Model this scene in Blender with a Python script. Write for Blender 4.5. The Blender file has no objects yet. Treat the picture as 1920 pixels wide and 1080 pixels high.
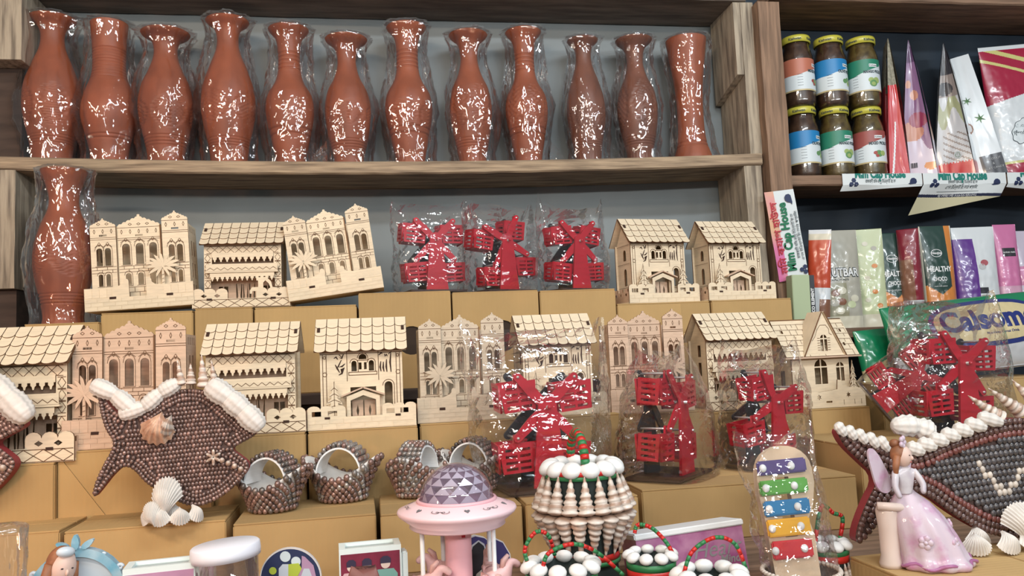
import bpy, bmesh, math, random
from mathutils import Vector, Matrix, Euler, noise
from math import sin, cos, pi, atan2, sqrt, radians as RD

random.seed(7)
SC = bpy.context.scene
COL = SC.collection
F = 1500.0                      # focal length in pixels of the 1920 wide photograph
CAM = Vector((0.0, 0.0, 1.30))
YAW, PIT, ROLL = RD(8.98), RD(4.95), RD(2.5)
_f = Vector((sin(YAW)*cos(PIT), cos(YAW)*cos(PIT), sin(PIT)))
_r0 = Vector((cos(YAW), -sin(YAW), 0))
_u0 = _r0.cross(_f)
_r = _r0*cos(ROLL) - _u0*sin(ROLL)
_u = _u0*cos(ROLL) + _r0*sin(ROLL)
cd = bpy.data.cameras.new('camera')
cam = bpy.data.objects.new('camera', cd)
COL.objects.link(cam)
cd.sensor_width = 36.0
cd.lens = 36.0*F/1920
cd.clip_start = 0.02
m = Matrix((( _r.x, _u.x, -_f.x, CAM.x), (_r.y, _u.y, -_f.y, CAM.y), (_r.z, _u.z, -_f.z, CAM.z), (0, 0, 0, 1)))
cam.matrix_world = m
SC.camera = cam

# ---- light: shop lamps, added sparkle lights + soft ambient bounce -------------------------------------------
W = bpy.data.worlds.new('world'); SC.world = W; W.use_nodes = True
W.node_tree.nodes['Background'].inputs[0].default_value = (0.90, 0.95, 1.0, 1)
W.node_tree.nodes['Background'].inputs[1].default_value = 0.13
def lamp(name, kind, loc, power, col, size=0.1, size_y=None, target=None):
    ld = bpy.data.lights.new(name, kind); ld.energy = power; ld.color = col
    if kind == 'AREA':
        ld.shape = 'RECTANGLE'; ld.size = size; ld.size_y = size_y or size
    else:
        ld.shadow_soft_size = size
    o = bpy.data.objects.new(name, ld); COL.objects.link(o); o.location = loc
    if target is not None:
        o.rotation_euler = (Vector(target)-Vector(loc)).to_track_quat('-Z', 'Y').to_euler()
    return o
lamp('tube_lamp_cool', 'AREA', (0.75, 0.15, 2.45), 12, (0.88, 0.95, 1.0), 1.2, 0.06, (0.5, 1.5, 1.25))
lamp('tube_lamp_warm', 'AREA', (-0.75, -0.05, 2.25), 11, (1.0, 0.80, 0.62), 1.0, 0.06, (-0.3, 1.4, 1.2))
lamp('sparkle_strip_behind_left', 'AREA', (-0.75, -1.7, 2.0), 15, (1.0, 0.90, 0.78), 1.2, 0.08, (-0.2, 1.5, 1.2))  # unseen strip light, added to make the clear films sparkle
lamp('sparkle_strip_behind_right', 'AREA', (1.15, -1.7, 2.05), 19, (0.90, 0.96, 1.0), 1.2, 0.08, (0.5, 1.5, 1.2))  # second unseen strip, added for glints on the wrapping
for _n, _p, _w, _c in (('bulb_cool', (0.25, -0.35, 2.15), 6, (0.92, 0.97, 1.0)), ('bulb_cool_right', (1.5, 0.25, 1.95), 3.2, (0.88, 0.96, 1.0)),
        ('bulb_warm_left', (-0.80, 0.40, 1.16), 5.0, (1.0, 0.48, 0.30)), ('bulb_white_low', (-0.12, -0.5, 1.66), 3.0, (1.0, 0.96, 0.92)),
        ('sparkle_light_far_right', (2.1, -0.6, 2.05), 3.5, (0.9, 0.96, 1.0)), ('sparkle_light_far_left', (-1.7, -0.5, 2.05), 5, (1.0, 0.85, 0.70)),  # this row and the next: unseen lights added for more sparkle
        ('sparkle_light_back', (0.7, -1.3, 2.0), 6, (0.95, 0.98, 1.0)), ('sparkle_light_front', (0.35, 0.55, 2.5), 3.0, (0.95, 0.98, 1.0))):
    lamp(_n, 'POINT', _p, _w, _c, 0.028)
SC.view_settings.view_transform = 'Standard'
SC.view_settings.look = 'None'
SC.view_settings.exposure = 0.30
SC.view_settings.gamma = 1.0
SC.view_settings.use_curve_mapping = False
SC.cycles.transparent_max_bounces = 32
SC.cycles.max_bounces = 8

# ---- pixel helpers: a pixel is only a direction; the distance comes from a plane it touches ----
def ray(u, v):
    return _r*((u-960)/F) + _u*((540-v)/F) + _f
def P(u, v, Y):                 # on the vertical plane y = Y
    d = ray(u, v); return CAM + d*(Y/d.y)
def PZ(u, v, z):                # on the horizontal plane z
    d = ray(u, v); return CAM + d*((z-CAM.z)/d.z)
def AT(u, Y, z):                # point on plane y=Y at height z seen in pixel column u (near its own row)
    v0, v1 = 200.0, 900.0
    z0, z1 = P(u, v0, Y).z, P(u, v1, Y).z
    v = v0 + (z-z0)/(z1-z0)*(v1-v0)
    for _ in range(4):
        zz = P(u, v, Y).z; zb = P(u, v+1, Y).z
        v += (z-zz)/(zb-zz)
    return P(u, v, Y)
def PXM(p):                     # metres per pixel at a point
    return (Vector(p)-CAM).dot(_f)/F
def dm(px, p): return px*PXM(p)

# ---- materials ----------------------------------------------------------------------------
MT = {}
def nn(nt, t, **kw):
    n = nt.nodes.new(t)
    for k, v in kw.items(): setattr(n, k, v)
    return n
def mat(name, col, rough=0.5, metal=0.0, var=0.0, vscale=30, stretch=(1,1,1), bump=0.0, bscale=80, coat=0.0,
        trans=0.0, sheen=0.0, col2=None, rnd=0.0, spec=None, ior=None, lo=0.35, hi=0.65):
    if name in MT: return MT[name]
    M = bpy.data.materials.new(name); M.use_nodes = True
    nt = M.node_tree; b = nt.nodes['Principled BSDF']
    c = (*col, 1) if len(col) == 3 else col
    b.inputs['Base Color'].default_value = c
    b.inputs['Roughness'].default_value = rough
    b.inputs['Metallic'].default_value = metal
    if coat: b.inputs['Coat Weight'].default_value = coat; b.inputs['Coat Roughness'].default_value = 0.08
    if trans: b.inputs['Transmission Weight'].default_value = trans
    if spec is not None: b.inputs['Specular IOR Level'].default_value = spec
    if ior: b.inputs['IOR'].default_value = ior
    M.diffuse_color = c
    out = None
    if var or bump or col2:
        tc = nn(nt, 'ShaderNodeTexCoord'); mp = nn(nt, 'ShaderNodeMapping')
        mp.inputs['Scale'].default_value = stretch
        nt.links.new(tc.outputs['Object'], mp.inputs['Vector'])
    if var or col2:
        ns = nn(nt, 'ShaderNodeTexNoise'); ns.inputs['Scale'].default_value = vscale; ns.inputs['Detail'].default_value = 5
        nt.links.new(mp.outputs[0], ns.inputs['Vector'])
        cr = nn(nt, 'ShaderNodeValToRGB')
        cr.color_ramp.elements[0].position = lo; cr.color_ramp.elements[1].position = hi
        c2 = col2 if col2 else tuple(max(0, x*(1-var)) for x in col[:3])
        cr.color_ramp.elements[0].color = (*c2, 1); cr.color_ramp.elements[1].color = c
        nt.links.new(ns.outputs[0], cr.inputs[0]); out = cr.outputs[0]
    if rnd:
        oi = nn(nt, 'ShaderNodeObjectInfo'); mr = nn(nt, 'ShaderNodeMapRange')
        mr.inputs[3].default_value = 1-rnd; mr.inputs[4].default_value = 1+rnd
        nt.links.new(oi.outputs['Random'], mr.inputs[0])
        hs = nn(nt, 'ShaderNodeHueSaturation'); nt.links.new(mr.outputs[0], hs.inputs['Value'])
        if out is not None: nt.links.new(out, hs.inputs['Color'])
        else: hs.inputs['Color'].default_value = c
        out = hs.outputs[0]
    if out is not None: nt.links.new(out, b.inputs['Base Color'])
    if bump:
        n2 = nn(nt, 'ShaderNodeTexNoise'); n2.inputs['Scale'].default_value = bscale; n2.inputs['Detail'].default_value = 4
        nt.links.new(mp.outputs[0], n2.inputs['Vector'])
        bp = nn(nt, 'ShaderNodeBump'); bp.inputs['Strength'].default_value = bump; bp.inputs['Distance'].default_value = 0.002
        nt.links.new(n2.outputs[0], bp.inputs['Height']); nt.links.new(bp.outputs[0], b.inputs['Normal'])
    MT[name] = M
    return M

def film(name, tint=(1, 1, 1), base=0.05, edge=0.55, rough=0.06, bscale=60, bstr=0.6, haze=0.0, zst=1.0):
    """clear glossy wrapping film: see-through sheet with a Fresnel gloss and fine crinkles"""
    if name in MT: return MT[name]
    M = bpy.data.materials.new(name); M.use_nodes = True
    nt = M.node_tree; nt.nodes.clear()
    o = nn(nt, 'ShaderNodeOutputMaterial'); mx = nn(nt, 'ShaderNodeMixShader')
    tr = nn(nt, 'ShaderNodeBsdfTransparent'); tr.inputs[0].default_value = (*tint, 1)
    gl = nn(nt, 'ShaderNodeBsdfGlossy'); gl.inputs['Roughness'].default_value = rough
    gl.inputs['Color'].default_value = (1, 1, 1, 1)
    fr = nn(nt, 'ShaderNodeFresnel'); fr.inputs['IOR'].default_value = 1.5
    mr = nn(nt, 'ShaderNodeMapRange'); mr.inputs[1].default_value = 0.03; mr.inputs[2].default_value = 0.8
    mr.inputs[3].default_value = base; mr.inputs[4].default_value = edge
    tc = nn(nt, 'ShaderNodeTexCoord'); ns = nn(nt, 'ShaderNodeTexNoise')
    ns.inputs['Scale'].default_value = bscale; ns.inputs['Detail'].default_value = 2
    ns.inputs['Distortion'].default_value = 1.2
    bp = nn(nt, 'ShaderNodeBump'); bp.inputs['Strength'].default_value = bstr; bp.inputs['Distance'].default_value = 0.004
    L = nt.links.new
    mp = nn(nt, 'ShaderNodeMapping'); mp.inputs['Scale'].default_value = (1, 1, zst)
    L(tc.outputs['Object'], mp.inputs['Vector']); L(mp.outputs[0], ns.inputs['Vector']); L(ns.outputs[0], bp.inputs['Height'])
    L(bp.outputs[0], gl.inputs['Normal']); L(bp.outputs[0], fr.inputs['Normal'])
    L(fr.outputs[0], mr.inputs[0]); L(mr.outputs[0], mx.inputs[0])
    L(tr.outputs[0], mx.inputs[1])
    if haze:
        df = nn(nt, 'ShaderNodeBsdfDiffuse'); df.inputs[0].default_value = (0.9, 0.92, 0.95, 1)
        m2 = nn(nt, 'ShaderNodeMixShader'); m2.inputs[0].default_value = haze
        L(tr.outputs[0], m2.inputs[1]); L(df.outputs[0], m2.inputs[2]); L(m2.outputs[0], mx.inputs[1])
    L(gl.outputs[0], mx.inputs[2]); L(mx.outputs[0], o.inputs[0])
    MT[name] = M
    return M

# ---- objects --------------------------------------------------------------------------------
def tag(o, label, cat, group=None, kind=None):
    if label: o['label'] = label
    if cat: o['category'] = cat
    if group: o['group'] = group
    if kind: o['kind'] = kind
    return o
def thing(name, label, cat, loc=(0, 0, 0), rot=(0, 0, 0), group=None, s=1.0):
    o = bpy.data.objects.new(name, None); COL.objects.link(o)
    o.location = loc; o.rotation_euler = rot if not isinstance(rot, (int, float)) else (0, 0, rot)
    o.scale = (s, s, s); o.empty_display_size = 0.02
    return tag(o, label, cat, group)
def O(name, me, parent=None, loc=(0, 0, 0), rot=(0, 0, 0), sc=1.0, label=None):
    o = bpy.data.objects.new(name, me); COL.objects.link(o)
    o.parent = parent; o.location = loc
    o.rotation_euler = rot if not isinstance(rot, (int, float)) else (0, 0, rot)
    o.scale = (sc, sc, sc) if isinstance(sc, (int, float)) else sc
    if label: o['label'] = label
    return o
def copy_tree(o, parent=None):
    c = o.copy(); COL.objects.link(c); c.parent = parent
    for ch in list(o.children): copy_tree(ch, c)
    return c

# ---- mesh builders ----------------------------------------------------------------------------
def mk(name, vs, fs, mats, idx=None, smooth=False):
    me = bpy.data.meshes.new(name); me.from_pydata([tuple(v) for v in vs], [], fs)
    if not isinstance(mats, (list, tuple)): mats = [mats]
    for m_ in mats: me.materials.append(m_)
    if idx is not None: me.polygons.foreach_set('material_index', idx)
    if smooth: me.polygons.foreach_set('use_smooth', [True]*len(me.polygons))
    me.validate(); me.update()
    return me
class MB:
    """collects shapes into one mesh"""
    def __init__(s): s.v = []; s.f = []; s.i = []
    def add(s, vs, fs, mi=0):
        o = len(s.v); s.v += [Vector(v) for v in vs]; s.f += [tuple(a+o for a in f) for f in fs]; s.i += [mi]*len(fs)
        return s
    def box(s, a, b, mi=0, M=None):
        x0, y0, z0 = a; x1, y1, z1 = b
        vs = [Vector(p) for p in ((x0,y0,z0),(x1,y0,z0),(x1,y1,z0),(x0,y1,z0),(x0,y0,z1),(x1,y0,z1),(x1,y1,z1),(x0,y1,z1))]
        if M is not None: vs = [M @ p for p in vs]
        return s.add(vs, [(0,3,2,1),(4,5,6,7),(0,1,5,4),(1,2,6,5),(2,3,7,6),(3,0,4,7)], mi)
    def lathe(s, prof, n=32, mi=0, c=(0,0,0), cap=True, fn=None, close=False):
        vs = []; m_ = len(prof)
        for j, (r, z) in enumerate(prof):
            for k in range(n):
                a = 2*pi*k/n; rr = r if fn is None else fn(r, z, a, j)
                vs.append((c[0]+rr*cos(a), c[1]+rr*sin(a), c[2]+z))
        fs = []
        for j in range(m_-1):
            for k in range(n):
                k2 = (k+1) % n
                fs.append((j*n+k, j*n+k2, (j+1)*n+k2, (j+1)*n+k))
        if cap:
            if prof[0][0] > 1e-6: fs.append(tuple(range(n-1, -1, -1)))
            if prof[-1][0] > 1e-6: fs.append(tuple((m_-1)*n+k for k in range(n)))
        return s.add(vs, fs, mi)
    def tube(s, pts, r, n=8, mi=0, closed=False, caps=True):
        pts = [Vector(p) for p in pts]; L = len(pts); vs = []; up = Vector((0.13, 0.27, 0.95)).normalized()
        prev = None
        for i, p in enumerate(pts):
            if closed: t = pts[(i+1) % L]-pts[i-1]
            else: t = pts[min(i+1, L-1)]-pts[max(i-1, 0)]
            if t.length < 1e-9: t = Vector((0, 0, 1))
            t.normalize()
            if prev is None:
                a = t.cross(up)
                if a.length < 1e-3: a = t.cross(Vector((1, 0, 0)))
                a.normalize()
            else:
                a = prev - t*prev.dot(t); a.normalize()
            prev = a; b = t.cross(a)
            rr = r[i] if isinstance(r, (list, tuple)) else r
            for k in range(n):
                an = 2*pi*k/n; vs.append(p + a*(rr*cos(an)) + b*(rr*sin(an)))
        fs = []
        for j in range(L if closed else L-1):
            j2 = (j+1) % L
            for k in range(n):
                k2 = (k+1) % n; fs.append((j*n+k, j*n+k2, j2*n+k2, j2*n+k))
        if caps and not closed:
            fs.append(tuple(range(n-1, -1, -1))); fs.append(tuple((L-1)*n+k for k in range(n)))
        return s.add(vs, fs, mi)
    def ball(s, c, r, n=10, m=7, mi=0, M=None):
        c = Vector(c); r = Vector(r) if isinstance(r, (tuple, list, Vector)) else Vector((r, r, r))
        vs = []; fs = []
        for j in range(m+1):
            ph = pi*j/m
            for k in range(n):
                a = 2*pi*k/n; p = Vector((r.x*sin(ph)*cos(a), r.y*sin(ph)*sin(a), r.z*cos(ph)))
                vs.append((M @ p if M is not None else p)+c)
        for j in range(m):
            for k in range(n):
                k2 = (k+1) % n; fs.append((j*n+k, (j+1)*n+k, (j+1)*n+k2, j*n+k2))
        return s.add(vs, fs, mi)
    def strips(s, lines, w=0.0005, y=-0.0004, mi=0):
        for ln in lines:
            for (x0, z0), (x1, z1) in zip(ln[:-1], ln[1:]):
                d = Vector((x1-x0, z1-z0)); l = d.length
                if l < 1e-7: continue
                d /= l; px, pz = -d.y*w/2, d.x*w/2; ex, ez = d.x*w*.3, d.y*w*.3
                s.add([(x0-px-ex, y, z0-pz-ez), (x1-px+ex, y, z1-pz+ez), (x1+px+ex, y, z1+pz+ez), (x0+px-ex, y, z0+pz-ez)], [(0, 1, 2, 3)], mi)
        return s
    def mesh(s, name, mats, smooth=False):
        return mk(name, s.v, s.f, mats, s.i, smooth)

def bevelled(me, w, seg=2):
    bm = bmesh.new(); bm.from_mesh(me)
    bmesh.ops.bevel(bm, geom=list(bm.edges), offset=w, segments=seg, affect='EDGES', clamp_overlap=True)
    bm.to_mesh(me); bm.free(); me.update()
    return me
def boxm(name, a, b, m_, bev=0.0):
    me = MB().box(a, b).mesh(name, m_)
    return bevelled(me, bev) if bev else me

PC = {}
def plate(key, loops, t, mats, y0=0.0):
    """flat sheet cut to an outline with holes, in the XZ plane, front at y0 facing -Y; cut edges take material 1"""
    if key and key in PC: return PC[key]
    cu = bpy.data.curves.new('outline', 'CURVE'); cu.dimensions = '2D'; cu.fill_mode = 'BOTH'; cu.extrude = t/2
    for lp in loops:
        sp = cu.splines.new('POLY'); sp.points.add(len(lp)-1)
        for p, q in zip(sp.points, lp): p.co = (q[0], q[1], 0, 1)
        sp.use_cyclic_u = True
    ob = bpy.data.objects.new('outline', cu)
    me = bpy.data.meshes.new_from_object(ob)
    bpy.data.objects.remove(ob); bpy.data.curves.remove(cu)
    me.materials.clear()
    if not isinstance(mats, (list, tuple)): mats = [mats]
    for m_ in mats: me.materials.append(m_)
    for v in me.vertices:
        x, y, z = v.co; v.co = (x, y0 + t/2 - z, y)
    me.update()
    if len(mats) > 1:
        for p in me.polygons: p.material_index = 1 if abs(p.normal.y) < 0.5 else 0
    me.name = key or 'sheet'
    if key: PC[key] = me
    return me
def text(s, size, m_, t=0.0002, bold=0.0, align='CENTER', sx=1.0, shear=0.0, fit=None):
    """lettering as a thin mesh in the XZ plane facing -Y (front at y = -t)"""
    cu = bpy.data.curves.new('lettering', 'FONT'); cu.body = s; cu.size = size; cu.extrude = t/2; cu.offset = bold
    cu.align_x = align; cu.align_y = 'CENTER'; cu.shear = shear; cu.resolution_u = 3
    ob = bpy.data.objects.new('lettering', cu)
    me = bpy.data.meshes.new_from_object(ob)
    bpy.data.objects.remove(ob); bpy.data.curves.remove(cu)
    me.materials.clear(); me.materials.append(m_)
    if fit and len(me.vertices):
        w = max(v.co.x for v in me.vertices)-min(v.co.x for v in me.vertices); sx = fit/max(w, 1e-6)
    for v in me.vertices:
        x, y, z = v.co; v.co = (x*sx, -t/2 - z, y)
    me.update()
    return me
def fine(me, lim=0.005):
    """subdivide long edges so a flat print can follow a curved surface"""
    bm = bmesh.new(); bm.from_mesh(me)
    bmesh.ops.triangulate(bm, faces=bm.faces[:])
    for _ in range(5):
        es = [e for e in bm.edges if e.calc_length() > lim]
        if not es: break
        bmesh.ops.subdivide_edges(bm, edges=es, cuts=1); bmesh.ops.triangulate(bm, faces=[f for f in bm.faces if len(f.verts) > 3])
    bm.to_mesh(me); bm.free(); return me
def warp(me, fn):
    for v in me.vertices: v.co = fn(v.co)
    me.update(); return me
def rect(x0, z0, x1, z1): return [(x0, z0), (x1, z0), (x1, z1), (x0, z1)]
def arch(cx, z0, w, h, n=8, point=0.0):
    r = w/2; pts = [(cx-r, z0), (cx+r, z0)]
    for i in range(n+1):
        a = pi*i/n; pts.append((cx+r*cos(a), z0+h-r+r*(1+point)*sin(a)))
    return pts
def stroke(pts, w):
    """ribbon outline (closed loop) around a polyline, tapered to its ends"""
    n = len(pts); L = []; R = []
    for i, (x, z) in enumerate(pts):
        x0, z0 = pts[max(i-1, 0)]; x1, z1 = pts[min(i+1, n-1)]
        d = Vector((x1-x0, z1-z0)); d.normalize()
        ww = w*(0.45 if i in (0, n-1) else 1)/2
        L.append((x-d.y*ww, z+d.x*ww)); R.append((x+d.y*ww, z-d.x*ww))
    return L + R[::-1]
def circ(cx, cz, r, n=14): return [(cx+r*cos(2*pi*i/n), cz+r*sin(2*pi*i/n)) for i in range(n)]
def cr_interp(pts, n):
    """Catmull-Rom through (t, r) points -> n samples"""
    out = []
    for i in range(n):
        t = i/(n-1)*(pts[-1][0]-pts[0][0])+pts[0][0]
        k = 0
        while k < len(pts)-2 and t > pts[k+1][0]: k += 1
        p1, p2 = pts[k], pts[k+1]; p0 = pts[max(k-1, 0)]; p3 = pts[min(k+2, len(pts)-1)]
        h = p2[0]-p1[0]; s = (t-p1[0])/h
        m1 = (p2[1]-p0[1])/max(p2[0]-p0[0], 1e-6)*h; m2 = (p3[1]-p1[1])/max(p3[0]-p1[0], 1e-6)*h
        r = (2*s**3-3*s**2+1)*p1[1]+(s**3-2*s**2+s)*m1+(-2*s**3+3*s**2)*p2[1]+(s**3-s**2)*m2
        out.append((t, r))
    return out
def NZ(x, y, z): return noise.noise(Vector((x, y, z)))

# ---- shared materials ---------------------------------------------------------------------------
m_shelf = mat('weathered_wood', (0.42, 0.31, 0.20), 0.85, col2=(0.15, 0.105, 0.07), vscale=26, stretch=(0.35, 3, 5), bump=0.6, bscale=60, lo=.30, hi=.62)
m_postw = mat('weathered_post_wood', (0.42, 0.35, 0.26), 0.88, col2=(0.15, 0.12, 0.09), vscale=24, stretch=(5, 3, 0.4), bump=0.6, bscale=60, lo=.30, hi=.60)
m_rwood = mat('brown_plank_wood', (0.27, 0.165, 0.105), 0.8, var=0.5, vscale=24, stretch=(0.35, 3, 5), bump=0.4, bscale=70)
m_rpost = mat('brown_post_wood', (0.31, 0.19, 0.12), 0.8, var=0.5, vscale=24, stretch=(5, 3, 0.35), bump=0.4, bscale=70)
m_dkwood = mat('dark_board', (0.075, 0.048, 0.036), 0.85, var=0.4, vscale=10, stretch=(1, 4, 6))
m_wall = mat('grey_blue_sheet', (0.245, 0.275, 0.28), 0.6, var=0.2, vscale=4, bump=0.15, bscale=14)
m_navy = mat('navy_sheet', (0.016, 0.030, 0.048), 0.6, var=0.4, vscale=5)
m_card = mat('cardboard', (0.49, 0.318, 0.132), 0.85, var=0.16, vscale=7, rnd=0.10)
m_cardin = mat('cardboard_inside_shade', (0.035, 0.022, 0.014), 0.95)
m_ply = mat('plywood', (0.80, 0.665, 0.475), 0.7, var=0.13, vscale=40, stretch=(1, 1, 7), rnd=0.05)
m_ply2 = mat('plywood_pinkish', (0.66, 0.47, 0.335), 0.7, var=0.14, vscale=40, stretch=(1, 1, 7), rnd=0.05)
m_ply3 = mat('plywood_greyish', (0.60, 0.50, 0.37), 0.7, var=0.14, vscale=40, stretch=(1, 1, 7), rnd=0.05)
m_burn = mat('laser_burnt_edge', (0.16, 0.075, 0.03), 0.8)
m_eng = mat('laser_engraving', (0.13, 0.065, 0.03), 0.9)
m_dark = mat('cutout_shade', (0.045, 0.02, 0.012), 0.9)  # dark colour stands for the shade inside cut slots and letters
m_terra = mat('terracotta', (0.345, 0.085, 0.029), 0.5, var=0.25, vscale=16, bump=0.12, bscale=120, rnd=0.06)
m_terrab = mat('terracotta_brown', (0.215, 0.072, 0.036), 0.45, var=0.3, vscale=16, bump=0.12, bscale=120)
m_film = film('clear_film', base=0.08, edge=0.6, rough=0.03, bscale=60, bstr=0.55, haze=0.012, zst=0.22)
m_film2 = film('clear_film_bag', base=0.06, edge=0.6, rough=0.035, bscale=50, bstr=0.35, haze=0.010)
m_red = mat('red_lacquer', (0.46, 0.008, 0.022), 0.32, coat=0.3)
m_black = mat('black_lacquer', (0.018, 0.016, 0.018), 0.4)
m_white = mat('white_plastic', (0.82, 0.84, 0.85), 0.35)
m_steel = mat('pale_rod', (0.75, 0.75, 0.75), 0.25, metal=0.6)
m_bead = mat('brown_sheen_shell', (0.27, 0.165, 0.14), 0.2, metal=0.35, coat=0.6, rnd=0.35, var=0.3, vscale=180)
m_beadg = mat('grey_sheen_shell', (0.17, 0.14, 0.125), 0.22, metal=0.35, coat=0.5, rnd=0.45, var=0.3, vscale=180)
m_shellw = mat('white_shell', (0.74, 0.70, 0.65), 0.45, var=0.16, vscale=70)
m_turr = mat('banded_spire_shell', (0.66, 0.56, 0.49), 0.35, coat=0.3, col2=(0.36, 0.24, 0.19), vscale=60, stretch=(.4, .4, 2.2), rnd=0.12)
def band_mat():
    """banded spire shell: brown bands wound round the cone"""
    nt = m_turr.node_tree; b = nt.nodes['Principled BSDF']; hs = [n for n in nt.nodes if n.type == 'HUE_SAT'][0]
    tc = nn(nt, 'ShaderNodeTexCoord'); wv = nn(nt, 'ShaderNodeTexWave'); wv.wave_type = 'BANDS'; wv.bands_direction = 'Z'
    wv.inputs['Scale'].default_value = 34; wv.inputs['Distortion'].default_value = 3.5; wv.inputs['Detail'].default_value = 2
    cr = nn(nt, 'ShaderNodeValToRGB'); cr.color_ramp.elements[0].position = .15; cr.color_ramp.elements[1].position = .7
    cr.color_ramp.elements[0].color = (0.40, 0.27, 0.20, 1); cr.color_ramp.elements[1].color = (0.66, 0.58, 0.51, 1)
    nt.links.new(tc.outputs['Object'], wv.inputs['Vector']); nt.links.new(wv.outputs[0], cr.inputs[0]); nt.links.new(cr.outputs[0], hs.inputs['Color'])
band_mat()
m_conch = mat('orange_cone_shell', (0.70, 0.47, 0.33), 0.4, col2=(0.42, 0.20, 0.12), vscale=90, coat=0.2)
m_boardred = mat('red_painted_board', (0.25, 0.03, 0.035), 0.6)
# ============================ the setting and the shelves =============================================
YF, YB = 1.62, 1.775            # shelf front plane, back wall plane
ZT = 1.30-0.265                 # display table top
ZL = 1.30-0.190                 # top of the low boxes
XR = AT(1447, YF, 1.6).x        # boundary between the two shelf units
def struct(name, me, **k):
    o = O(name, me, **k); o['kind'] = 'structure'; return o
struct('floor', boxm('floor', (-2.2, -1.6, -0.02), (2.6, 1.9, 0.0), mat('cement_floor', (0.30, 0.29, 0.27), 0.8, var=0.3, vscale=3)))
o = struct('wall_back', boxm('wall_back', (-2.2, YB+0.012, 0.0), (2.6, YB+0.10, 2.75), m_wall))
# plastic sheets lining the backs of the two units
def sheet(x0, x1, z0, z1, y, m_, amp=0.004, n=60, k=50):
    vs = []; fs = []
    for j in range(k+1):
        for i in range(n+1):
            x = x0+(x1-x0)*i/n; z = z0+(z1-z0)*j/k
            vs.append((x, y-0.004-amp*(0.5+0.5*NZ(x*5, z*4, 1.7))-amp*.5*NZ(x*17, z*3, 4), z))
    for j in range(k):
        for i in range(n): a = j*(n+1)+i; fs.append((a, a+1, a+n+2, a+n+1))
    return mk('lining', vs, fs, m_, smooth=True)
XL0, XL1 = AT(27, YF, 1.6).x, AT(1405, YF, 1.55).x
t = struct('trim_1', sheet(XL0-0.05, XL1+0.04, ZT, 2.15, YB, m_wall))
t['label'] = 'grey-blue sheet lining the back of the vase shelf'
t = struct('trim_2', sheet(XR+0.005, XR+0.95, ZT, 2.15, YB, m_navy, 0.006))
t['label'] = 'dark navy sheet lining the back of the food shelf'

def board(name, x0, x1, zt, th, y0, y1, m_, parent, sag=0.0, rough=0.0012, n=48, seed=0, vert=False):
    """rough sawn board with an uneven front edge"""
    vs = []; fs = []; ys = [y0, y0+0.004, (y0+y1)/2, y1]
    for i in range(n+1):
        x = x0+(x1-x0)*i/n; q = (2*i/n-1); dz = -sag*(1-q*q)
        e = rough*NZ(x*22, seed, 3.1); e2 = rough*NZ(x*22, seed, 9.1)
        top = [zt+dz-0.003+e*.4, zt+dz, zt+dz, zt+dz]; bot = [zt+dz-th+0.003+e2, zt+dz-th+e2, zt+dz-th, zt+dz-th]
        yy = [y0+e, y0+0.004, ys[2], y1]
        ring = [(x, yy[k], top[k]) for k in range(4)] + [(x, yy[k], bot[k]) for k in (3, 2, 1, 0)]
        vs += ring
    for i in range(n):
        for k in range(8): k2 = (k+1) % 8; fs.append((i*8+k, i*8+k2, (i+1)*8+k2, (i+1)*8+k))
    fs.append(tuple(range(7, -1, -1))); fs.append(tuple(n*8+k for k in range(8)))
    fs = [tuple(reversed(f)) for f in fs]
    return O(name, mk(name, vs, fs, m_), parent)
ZS1 = P(60, 293.5, YF).z         # vase shelf top (left end), it sags in the middle
zmid, zright = P(700, 303, YF).z, P(1418, 286.5, YF).z
ZS1 = (ZS1+zright)/2; SAG = max(0.0, ZS1-zmid)
ZS0 = P(728, 38, YB-0.006).z     # underside of the top shelf at the wall
unit = thing('wooden_shelf', 'weathered grey-brown wooden shelf unit holding the terracotta vases', 'shelf', (0, 0, 0))
XA = AT(-14, YF, ZS1).x; XE = AT(1427, YF, ZS1).x
board('shelf_board', XA, XE, ZS1, 0.0265, YF-0.004, YB-0.012, m_shelf, unit, sag=SAG, seed=1)
board('shelf_board', XA-0.1, AT(1400, YF, ZS0).x, ZS0+0.03, 0.03, YF+0.002, YB-0.012, mat('grey_top_board', (0.22, 0.185, 0.155), 0.9, var=0.5, vscale=8, stretch=(0.8, 6, 8), bump=0.5, bscale=50), unit, seed=5)
ZLOW = P(560, 738, 1.47).z       # ledge the upper row of boxes stands on
board('shelf_board', XA, AT(1438, YF, 1.4).x, ZLOW, 0.022, 1.445, YB-0.012, m_dkwood, unit, seed=8)
def post(name, x0, x1, y0, y1, z0, z1, m_, parent, seed=0, n=22, rough=0.0018):
    vs = []; fs = []
    for i in range(n+1):
        z = z0+(z1-z0)*i/n; a = rough*NZ(z*18, seed, 2.2); b = rough*NZ(z*18, seed, 7.7); c_ = rough*NZ(z*18, seed, 5.5)
        vs += [(x0+a, y0+c_, z), (x1+b, y0+c_*.6, z), (x1+b, y1, z), (x0+a, y1, z)]
    for i in range(n):
        for k in range(4): k2 = (k+1) % 4; fs.append((i*4+k, i*4+k2, (i+1)*4+k2, (i+1)*4+k))
    fs.append((3, 2, 1, 0)); fs.append(tuple(n*4+k for k in range(4)))
    return O(name, mk(name, vs, fs, m_), parent)
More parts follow.
